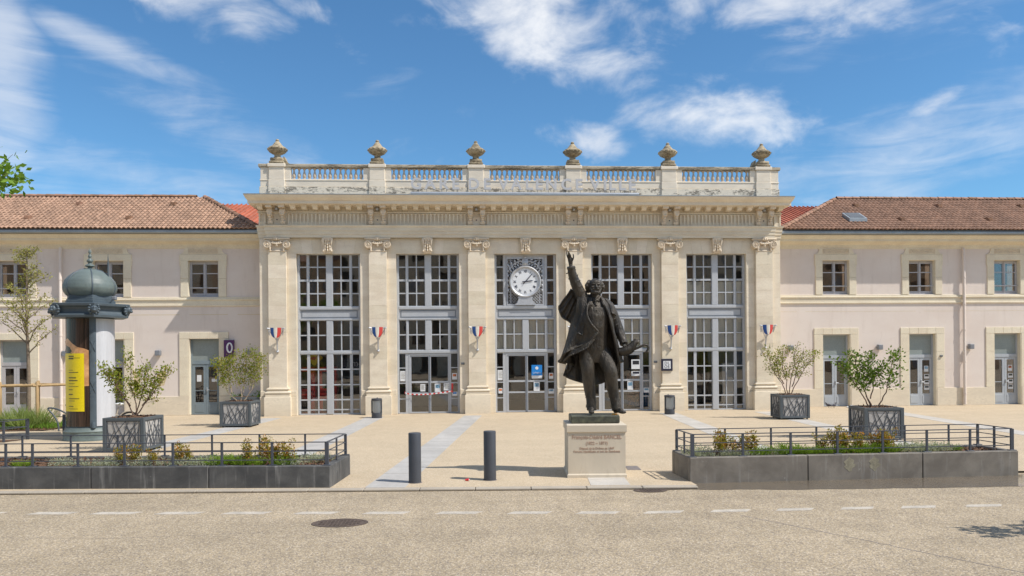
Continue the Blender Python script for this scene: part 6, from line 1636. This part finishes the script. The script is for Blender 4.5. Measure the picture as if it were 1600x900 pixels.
    hb(0, 0, .035, (.125, .150, .130), 20, 14); hb(0, .05, -.035, (.103, .105, .13), 16, 10)
    hb(0, .112, .060, (.095, .05, .060), 14, 8)                    # forehead
    hb(-.045, .140, .028, (.045, .022, .013)); hb(.045, .140, .028, (.045, .022, .013))   # brows
    body.tube([hp(0, .148, .02), hp(0, .178, -.020), hp(0, .190, -.042), hp(0, .165, -.055)], [.014, .019, .025, .014], 8)   # nose
    for s_ in (-1, 1):
        hb(s_ * .02, .162, -.045, (.016, .018, .013)); hb(s_ * .045, .132, .004, (.020, .014, .010)); hb(s_ * .062, .115, -.03, (.042, .035, .032)); hb(s_ * .128, .0, -.005, (.022, .03, .045))
        hb(s_ * .036, .158, -.076, (.042, .026, .019))             # moustache
        for (x, y, z, r) in ((.138, -.01, .055, .046), (.155, -.02, .018, .050), (.150, -.03, -.03, .048), (.12, -.07, -.07, .055), (.115, -.03, .095, .045), (.07, -.10, .03, .07), (.165, .005, -.005, .03)): hb(s_ * x, y, z, (r, r, r * 1.05))
        for q in range(4): hb(s_ * (.095 - q * .014), .085 + q * .014, -.055 - q * .026, (.032, .035, .034))
    hb(0, -.07, .05, (.12, .10, .12), 14, 8)
    for q in range(9):
        a = rad(-60 + q * 15); hb(.085 * math.sin(a), .115 + .03 * math.cos(a), -.115 - .03 * math.cos(a) + .012 * (q % 2), (.027, .030, .040))
    for q in range(5): hb(-.045 + q * .0225, .125, -.165 + .010 * abs(q - 2), (.022, .028, .032))
    hb(0, .11, -.12, (.07, .05, .06), 12, 8); hb(0, .152, -.093, (.022, .012, .008))
    # collar and tie
    for s_ in (-1, 1): body.tube([S(926 + s_ * 9, 461, -.02), S(926 + s_ * 8, 465, .09), S(926 + s_ * 2.5, 469.5, .16), S(926 + s_ * 5, 472, .18)], [.03, .034, .028, .012], 8)
    body.ball(S(926, 470, .17), (.045, .03, .03)); 
    # ---- raised hand: palm, four fingers, thumb
    W = S(887.2, 417, .225); Pm = S(886.2, 407.5, .235)
    body.capsule(S(887.4, 420, .22), .040, W, .036, flat=.8)
    body.tube([W, S(886.8, 412, .23), Pm, S(885.4, 404.5, .24)], [.036, .046, .052, .040], 12, True, .62)
    fr = .0155
    def finger(pts, r=fr): body.tube(catmull(pts, 9), [r * (1 - .04 * k) for k in range(9)], 8); body.ball(pts[-1], r * .68, n=8, m=5)
    finger([S(883.2, 406.5, .245), S(881.4, 402.5, .25), S(880.9, 398, .25), S(881.6, 393.8, .25)])            # index
    finger([S(884.4, 405, .25), S(883.2, 401.5, .27), S(882.8, 398.4, .30), S(883.4, 395.8, .315)])
    finger([S(885.8, 404.6, .25), S(885.2, 401.6, .275), S(884.4, 399.3, .31), S(883.6, 398.2, .33)])
    finger([S(887.0, 405.2, .245), S(886.6, 402.8, .27), S(885.8, 401.2, .30), S(884.8, 400.6, .32)], .0135)
    finger([S(888.6, 410.5, .245), S(890.6, 406.5, .26), S(890.9, 403, .268), S(890.4, 400.0, .27)], .018)       # thumb
    # ---- lower hand closed on the hat brim
    body.tube([S(969.6, 537, .145), S(970.2, 541, .17), S(970.8, 545, .19)], [.038, .046, .044], 12, True, .75)
    for q in range(4): finger([S(968.2 + q * 1.5, 545, .215), S(968.6 + q * 1.6, 548.2, .235), S(969.2 + q * 1.6, 549.5, .205), S(969.8 + q * 1.5, 548.4, .18)], .0145)
    finger([S(973.2, 541.5, .19), S(975.4, 543.6, .215), S(976.2, 546, .225)], .016)
    me = remeshed(body, .0075, 1); me.materials.clear(); me.materials.append(M['bronze']); me.name = 'figure'; link('figure', me, t)

    # ---- coat: a thick folded cloth from the shoulders round the back, open in front
    coat = MB()
    cols = [
        [(920, 466, .14), (912.5, 480, .23), (911.5, 494, .27), (917, 507, .285), (928, 519, .27)],
        [(915, 465, .14), (906, 480, .20), (904, 498, .25), (909, 517, .275), (912, 535, .27)],
        [(911, 465, .12), (902, 483, .16), (897, 505, .19), (893, 526, .20), (886, 546, .20)],
        [(907, 466, .06), (898, 485, .06), (892, 508, .08), (885, 533, .09), (875, 559, .09)],
        [(904, 467, -.04), (896, 488, -.06), (890, 513, -.08), (883, 540, -.09), (875, 566, -.10)],
        [(905, 467, -.08), (898, 489, -.12), (893, 517, -.15), (890, 545, -.17), (893, 570, -.18)],
        [(907, 467, -.12), (900, 490, -.16), (896, 520, -.19), (891, 552, -.20), (884, 588, -.20)],
        [(914, 466, -.17), (909, 490, -.22), (905, 522, -.25), (903, 556, -.26), (903, 597, -.24)],
        [(926, 465, -.18), (924, 490, -.25), (922, 522, -.28), (922, 560, -.29), (923, 601, -.26)],
        [(938, 467, -.17), (940, 490, -.23), (941, 522, -.26), (942, 560, -.27), (940, 600, -.24)],
        [(948, 470, -.12), (952, 492, -.17), (955, 522, -.19), (957, 555, -.20), (957, 590, -.20)],
        [(951, 472, -.02), (955.5, 495, -.05), (959, 522, -.05), (962, 550, -.05), (964, 583, -.08)],
        [(949, 470, .08), (951.5, 492, .10), (955, 520, .11), (960, 546, .10), (964, 568, .07)],
        [(943, 467, .14), (946, 486, .19), (950, 510, .21), (957, 540, .19), (963, 566, .16)],
        [(934, 466, .15), (940, 481, .235), (946, 501, .265), (953, 531, .25), (961, 565, .21)],
    ]
    NV = 60; cc = [catmull([S(*p) for p in c], NV) for c in cols]
    NU = 150; grid = []
    for j in range(NV): grid.append(catmull([c[j] for c in cc], NU))
    cen = [S(928, 470 + 110 * j / NV, 0) for j in range(NV)]
    outer, inner = [], []
    for j in range(NV):
        t_ = j / (NV - 1); ro, ri = [], []
        for i in range(NU):
            p = grid[j][i]; a = grid[j][max(i - 1, 0)]; b_ = grid[j][min(i + 1, NU - 1)]; tg = (b_ - a); tg.z = 0
            n_ = Vector((tg.y, -tg.x, 0)); n_ = n_.normalized() if n_.length > 1e-6 else Vector((0, -1, 0))
            if n_.dot(p - cen[j]) < 0: n_ = -n_
            u = i / (NU - 1)
            f = (.024 * t_ ** .6) * math.sin(u * 60 + 2.2 * math.sin(t_ * 3 + u * 9)) + .044 * t_ ** 1.2 * math.sin(u * 27 + 1.4 * t_ + 1.0) + .012 * mnoise.noise(Vector((u * 14, t_ * 3, 1.2)))
            edge = min(1, min(u, 1 - u) * 14); f *= .35 + .65 * edge
            hem = .012 * (1 if t_ > .965 else 0)
            ro.append(p + n_ * (f + .012 + hem)); ri.append(p + n_ * (f - .026 - hem * .5))
        outer.append(ro); inner.append(ri)
    coat.quadgrid(outer); coat.quadgrid([r[::-1] for r in inner])
    coat.quadgrid([outer[0], inner[0]]); coat.quadgrid([inner[-1], outer[-1]])
    coat.quadgrid([[r[0] for r in inner], [r[0] for r in outer]]); coat.quadgrid([[r[-1] for r in outer], [r[-1] for r in inner]])
    # lapels and turned edges as rolls along the front edges
    for idx in (0, NU - 1): coat.tube([outer[j][idx] for j in range(2, NV, 2)], [.024] * 29, 8)
    coat.tube([outer[-1][i] for i in range(0, 48, 2)], [.020] * 24, 7)
    for s_, pts in ((-1, [(919, 463, .06), (917, 469, .17), (918, 477, .235), (914, 484, .235)]), (1, [(934, 463, .06), (937, 469, .17), (938, 477, .235), (942, 485, .225)])):
        coat.tube([S(*p) for p in pts], [.03, .045, .040, .012], 10, True, .6)
    coat.tube([S(918, 462.5, .05), S(922, 461, -.06), S(930, 461, -.06), S(934, 462.5, .05)], [.03, .04, .04, .03], 8)
    # ---- cape lifted by the raised arm
    def sheet(cols, nu, nv, th, fold, freq, ph=0.0):
        c2 = [catmull([S(*p) for p in c], nv) for c in cols]; g = [catmull([c[j] for c in c2], nu) for j in range(nv)]; o_, i_ = [], []
        for j in range(nv):
            ro, ri = [], []
            for i in range(nu):
                e1 = g[j][min(i + 1, nu - 1)] - g[j][max(i - 1, 0)]; e2 = g[min(j + 1, nv - 1)][i] - g[max(j - 1, 0)][i]; n_ = e1.cross(e2); n_ = n_.normalized() if n_.length > 1e-9 else Vector((0, -1, 0))
                if n_.y > 0: n_ = -n_
                f = fold * (j / (nv - 1)) ** .7 * math.sin(freq * i / (nu - 1) + ph)
                ro.append(g[j][i] + n_ * (f + th / 2)); ri.append(g[j][i] + n_ * (f - th / 2))
            o_.append(ro); i_.append(ri)
        coat.quadgrid(o_); coat.quadgrid([r[::-1] for r in i_]); coat.quadgrid([o_[0], i_[0]]); coat.quadgrid([i_[-1], o_[-1]]); coat.quadgrid([[r[0] for r in i_], [r[0] for r in o_]]); coat.quadgrid([[r[-1] for r in o_], [r[-1] for r in i_]])
        coat.tube(o_[-1][::2], [th * .55] * len(o_[-1][::2]), 6)
    sheet([[(889, 451, .06), (882, 461, .04), (875.5, 469, .02), (870.5, 477, .0)], [(893, 455, .03), (884, 468, .02), (877, 478, .0), (871.5, 484, -.02)], [(897, 459, .0), (888, 474, .0), (882, 486, -.03), (876, 494, -.05)], [(901, 462, -.03), (893, 478, -.03), (888, 491, -.05), (884, 499, -.07)], [(906, 465, -.06), (899, 482, -.05), (895, 496, -.05), (892, 505, -.06)]], 60, 34, .045, .026, 22, .4)
    # front of the cape falling from the shoulder
    sheet([[(899, 458, .14), (897, 474, .15), (896, 490, .13), (894, 506, .12)], [(905, 462, .17), (903, 478, .20), (902, 498, .21), (899, 520, .20)], [(912, 466, .19), (911, 480, .235), (909, 500, .25), (904, 524, .25)]], 30, 30, .035, .014, 12, 1.0)
    # right shoulder cape and the turned-back lower flap on the left
    sheet([[(940, 468, .17), (946, 478, .19), (949, 490, .18)], [(948, 470, .10), (954, 480, .09), (957, 492, .07)], [(951, 472, .0), (958, 483, -.02), (961, 496, -.05)], [(949, 471, -.10), (956, 484, -.13), (964, 502, -.14), (968, 514, -.14)]], 30, 20, .035, .010, 12)
    sheet([[(928, 519, .27), (921, 533, .29), (913, 541, .28)], [(913, 534, .29), (906, 543, .29), (898, 549, .27)], [(898, 543, .27), (891, 550, .25), (884, 556, .22)], [(887, 546, .22), (881, 556, .18), (875, 564, .14)]], 34, 16, .030, .008, 12)
    me = remeshed(coat, .0078, 1); me.materials.clear(); me.materials.append(M['bronze']); me.name = 'coat'; link('coat', me, t)
    # ---- soft hat and hooked cane in the lower hand
    hat = MB()
    hp_ = catmull([S(957, 549.5, .14), S(964, 550.5, .20), S(972, 549, .25), S(979, 545, .27), S(983.5, 539.5, .27), S(987, 535.5, .26)], 26)
    hat.tube(hp_, [.03 + .034 * math.sin(math.pi * min(1, k / 22)) for k in range(26)], 12, True, .75)
    # soft brim: a thin curled sheet along the crushed crown, its lip turned up at the far end
    rows = []
    for k in range(26):
        t_ = k / 25; c = hp_[k]; w = .045 + .075 * math.sin(math.pi * (.15 + .8 * t_))
        rows.append([c + Vector((-.25 * w * q, -.02 - .05 * math.cos(q * 1.3), w * q * .55 + .028 * t_)) for q in (-1.2, -.7, -.2, .3, .8, 1.25)])
    hat.quadgrid(rows); hat.quadgrid([[p + Vector((.004, .014, .004)) for p in r] for r in rows])
    hat.tube([r[0] for r in rows], .011, 6); hat.tube([r[-1] for r in rows], .011, 6)
    hat.ball(hp_[-1], (.075, .07, .05), n=14, m=9, rot=Matrix.Rotation(rad(-35), 3, 'Y')); hat.build('hat', 'bronze', t, 60, True)
    ca = MB(); ca.tube(catmull([S(964, 552, .10), S(975, 549.5, .20), S(988, 544.5, .26), S(996, 540.5, .29), S(1001, 539.2, .30), S(1004.5, 541.5, .30), S(1004.5, 546, .30), S(1002, 550, .30)], 40), .024, 10); ca.ball(S(1002, 550, .30), .022); ca.build('cane', 'bronze', t, 60, True)
    b = MB(); b.cbox(-.48, -.36, -.165, .48, .36, -.012, .018)
    o = b.build('plinth', 'bronze_plinth', t, None, True); o.rotation_euler.z = PROT; o.location = (-.06, 0, -.008)
    # tuft of weeds by the shoe
    b = MB(); rr = random.Random(3)
    for q in range(40): leaf_quad(b, Vector((.30 + rr.uniform(-.05, .09), -.30 + rr.uniform(-.03, .03), -.015)), rvec(rr) + Vector((0, 0, .7)), .04, rr, .4)
    b.build('weed', 'leaf_orange', t, None, True)
statue()

# ------------------------------------------------------------------ bicycle and rack
def bicycle():
    t = thing('bicycle', (-13.35, -6.75, 0), 'cream bicycle with a white saddle parked behind the advertising column', 'bicycle')
    for x, nm in ((.50, 'rear_wheel'), (-.56, 'front_wheel')):
        b = MB(); n = 32
        pts = [(.335 * math.cos(2 * math.pi * k / n), 0, .335 * math.sin(2 * math.pi * k / n)) for k in range(n + 1)]
        b.tube(pts, .019, 6, False); o = b.build(nm, 'rubber', t, 60, True, (x, 0, .352))
        b = MB()
        for k in range(14): a = 2 * math.pi * k / 14; b.tube([(0, .02 * (-1) ** k, 0), (.32 * math.cos(a), 0, .32 * math.sin(a))], .0025, 3)
        b.build('spokes', 'galvanised', o, None, True); b = MB(); b.tube([(.312 * math.cos(2 * math.pi * k / n), 0, .312 * math.sin(2 * math.pi * k / n)) for k in range(n + 1)], .010, 5, False); b.build('rim', 'galvanised', o, 60, True)
    b = MB(); n = 14; b.tube([(.50 + .375 * math.cos(rad(-20 + 170 * k / n)), 0, .352 + .375 * math.sin(rad(-20 + 170 * k / n))) for k in range(n + 1)], .022, 6, True, 1.4); b.build('mudguard', 'cream_paint', t, 60, True)
    b = MB(); S_ = (.13, 0, .60); B_ = (.0, 0, .30); H_ = (-.42, 0, .78)
    for p, q in ((B_, (.16, 0, .86)), (B_, H_), (S_, (-.40, 0, .72)), (B_, (.50, 0, .352)), (S_, (.50, 0, .352)), (H_, (-.56, 0, .352)), (H_, (-.38, 0, .98))): b.tube([p, q], .019, 8)
    b.build('frame', 'cream_paint', t, 60, True)
    b = MB(); b.ball((.18, 0, .95), (.13, .09, .042), n=14, m=8); b.ball((.05, 0, .95), (.11, .035, .03)); b.build('saddle', 'white_plastic', t, 60, True)
    b = MB(); b.tube([(-.30, .28, 1.0), (-.36, .15, 1.02), (-.40, 0, 1.0), (-.36, -.15, 1.02), (-.30, -.28, 1.0)], .012, 6); b.build('handlebar', 'galvanised', t, 60, True)
    b = MB(); b.tube([(0, -.06, .30), (0, .06, .30)], .09, 14); b.tube([(0, -.08, .30), (.12, -.08, .20)], .012, 6); b.tube([(0, .08, .30), (-.12, .08, .40)], .012, 6); b.build('crank', 'galvanised', t, 60, True)
    r = thing('bike_rack', (-15.55, -5.45, 0), 'curved dark metal bike rack left of the advertising column', 'bike rack')
    b = MB(); b.tube(catmull([(-.12, 0, 0), (-.16, 0, .30), (-.30, 0, .55), (-.46, 0, .76), (-.20, 0, .74), (.06, .0, .62), (.26, 0, .48)], 30), .028, 8); b.build('hoop', 'planter_metal', r, 60, True)
    b = MB(); b.tube(catmull([(.02, 0, 0), (.06, 0, .30), (.20, 0, .55), (.36, 0, .62), (.20, 0, .84), (.10, 0, .86), (.40, 0, .86)], 30), .024, 8); b.build('hoop', 'planter_metal', r, 60, True)
bicycle()

# ------------------------------------------------------------------ trees
def tree(loc, trunk_pts, r0, r1, limbs, seed, leafm, leaf_size, per, tuft, label, bark='bark_grey', twig=.5, nt=3):
    rr = random.Random(seed); t = thing('tree', loc, label, 'tree'); b = MB(); P = catmull(trunk_pts, 18)
    b.tube(P, [lerp(r0, r1, k / 17) for k in range(18)], 9); 
    fol = MB(); lb = MB(); tips = []
    for (f, e) in limbs:
        q = f * 17; i = min(int(q), 16); p0 = P[i].lerp(P[i + 1], q - i); L = (Vector(e) - p0).length; rb = lerp(r0, r1, f) * .5
        pts = branch_path(p0, e, rr, 7, .035, .05); lb.tube(pts, [lerp(rb, .006, k / 7) for k in range(8)], 5)
        for k in range(2, 8):
            for m_ in range(nt):
                d = rvec(rr); d.z = d.z * .5 + .25; e2 = pts[k] + d * twig * rr.uniform(.4, 1.0); lb.tube([pts[k], pts[k].lerp(e2, .5) + rvec(rr) * .03, e2], [.008, .005, .003], 3); tips += [(e2, 1), (pts[k].lerp(e2, .5), .6)]
        tips.append((pts[-1], 1.2))
    for e, w in tips:
        for q in range(int(per * w * rr.uniform(.3, 1.4))): o = rvec(rr) * tuft * rr.random() ** .5; leaf_quad(fol, e + o, o.normalized() * .6 + rvec(rr) + Vector((0, 0, .1)), leaf_size, rr, .6)
    b.build('trunk', bark, t, 60, True); lb.build('branches', bark, t, 60, True); tag(fol.build('crown', leafm, t, None, True), kind='stuff'); return t
def trees():
    rr = random.Random(31)
    # slender young tree held by four stakes
    limbs = []
    for k in range(30):
        f = rr.uniform(.42, .98); z = 6.2 * f; a = k * 2.4 + rr.uniform(-.3, .3); L = lerp(1.15, .28, (f - .42) / .56) * rr.uniform(.7, 1.1); limbs.append((f, (math.cos(a) * L, math.sin(a) * L, z + L * .75)))
    tree((-17.75, -3.4, 0), [(0, 0, 0), (.02, 0, 2), (-.03, 0, 4), (.0, 0, 6.2)], .085, .012, limbs, 5, 'leaf_young', .075, 5.0, .10, 'slender young tree with sparse yellow-green leaves between four wooden stakes', 'bark_grey', .30, 2)
    s_ = thing('tree_stakes', (-17.6, -3.5, 0), 'four round timber stakes joined by rails around the young tree', 'tree stakes')
    st = [(-18.25, -4.05), (-18.3, -2.85), (-17.15, -4.15), (-16.55, -3.3)]
    st = [(-18.30, -4.1), (-17.75, -2.75), (-17.15, -3.95), (-16.40, -3.3)]
    for x, y in st: b = MB(); b.lathe([(.055, 0), (.055, 1.55), (.04, 1.60), (.0, 1.61)], 10, (x, y, 0)); b.build('stake', 'timber', s_, 50)
    for p, q in ((0, 2), (2, 3), (3, 1), (1, 0)):
        b = MB(); a, c = Vector((*st[p], 1.46)), Vector((*st[q], 1.47)); d = (c - a).normalized(); b.tube([a - d * .14, c + d * .14], .045, 8); b.build('rail', 'timber', s_, 50)
    # large tree outside the left edge; one limb reaches into the picture
    limbs = []
    for k in range(26):
        a = k * 2.4; f = rr.uniform(.5, 1); L = rr.uniform(1.2, 2.4); limbs.append((f, (math.cos(a) * L - .6, math.sin(a) * L, 4.3 + rr.uniform(-.2, 3.2))))
    limbs += [(.55, (3.50, -.25, 5.62)), (.6, (3.35, -.05, 5.92)), (.5, (3.25, -.4, 5.55)), (.55, (3.40, .1, 5.72)), (.55, (3.25, -.2, 5.7)), (.58, (3.3, .2, 5.6))]
    limbs = [l for l in limbs if l[1][0] < 1.6 or l[1][0] > 3.2]
    tree((-14.15, -17.0, 0), [(0, 0, 0), (.05, 0, 2), (-.05, 0, 4.0), (0, 0, 6.0)], .22, .06, limbs, 9, 'leaf_bright', .12, 13, .20, 'large leafy tree whose branch tip reaches into the upper left of the picture', 'bark_grey', .45, 3)
    # tree outside the right edge whose shadow falls on the road
    limbs = []
    for k in range(22):
        a = k * 2.4; limbs.append((rr.uniform(.7, 1), (math.cos(a) * rr.uniform(.5, 2.5) - .35, math.sin(a) * rr.uniform(.2, .6), rr.uniform(2.5, 3.4))))
    tree((9.1, -22.75, -.04), [(0, 0, 0), (0, 0, 1.4), (.03, 0, 3.0)], .09, .03, limbs, 12, 'leaf_green', .16, 9, .16, 'small leafy tree at the roadside beyond the right edge', 'bark_grey', .35, 3)
trees()

# ------------------------------------------------------------------ the houses across the road, seen in the station windows
def opposite():
    rr = random.Random(6); x = -75.0; i = 0
    labs = ['tall ochre house across the road', 'stone-faced house across the road', 'low ochre shop house across the road', 'corner house with pale stone front across the road', 'broad ochre house across the road', 'narrow stone house across the road', 'ochre house at the far right across the road']
    for w, h, m_ in ((22, 17.5, 'opposite_ochre'), (18, 19, 'opposite_stone'), (16, 15.5, 'opposite_ochre'), (24, 18.5, 'opposite_stone'), (24, 17, 'opposite_ochre'), (18, 19.5, 'opposite_stone'), (26, 18, 'opposite_ochre')):
        t = thing('town_house', (x + w / 2, -78, 0), labs[i], 'house'); i += 1
        nf = int(h // 3.4); nw = int(w // 3); rects = []
        for f in range(nf):
            for k in range(nw): cx = x + w * (k + .5) / nw; rects.append((cx - .6, cx + .6, f * 3.4 + (.1 if f == 0 else 1.0), f * 3.4 + 2.9))
        b = MB(); b.holes(x, x + w, 0, h, -72.4, -72.0, rects); b.box(x, -84, 0, x + w, -72.9, h - .01); b.build('wall', m_, t)
        for (a, c, z0, z1) in rects:
            b = MB(); b.box(a, -72.5, z0, c, -72.42, z1); b.build('shutter', 'shutter' if rr.random() < .6 else 'window_pale', t)
        b = MB(); b.ext([(-84.5, h), (-71.5, h), (-78, h + 2.2)], x - .1, x + w + .1, 'x'); b.build('roof', 'ridge_tile', t)
        x += w
opposite()
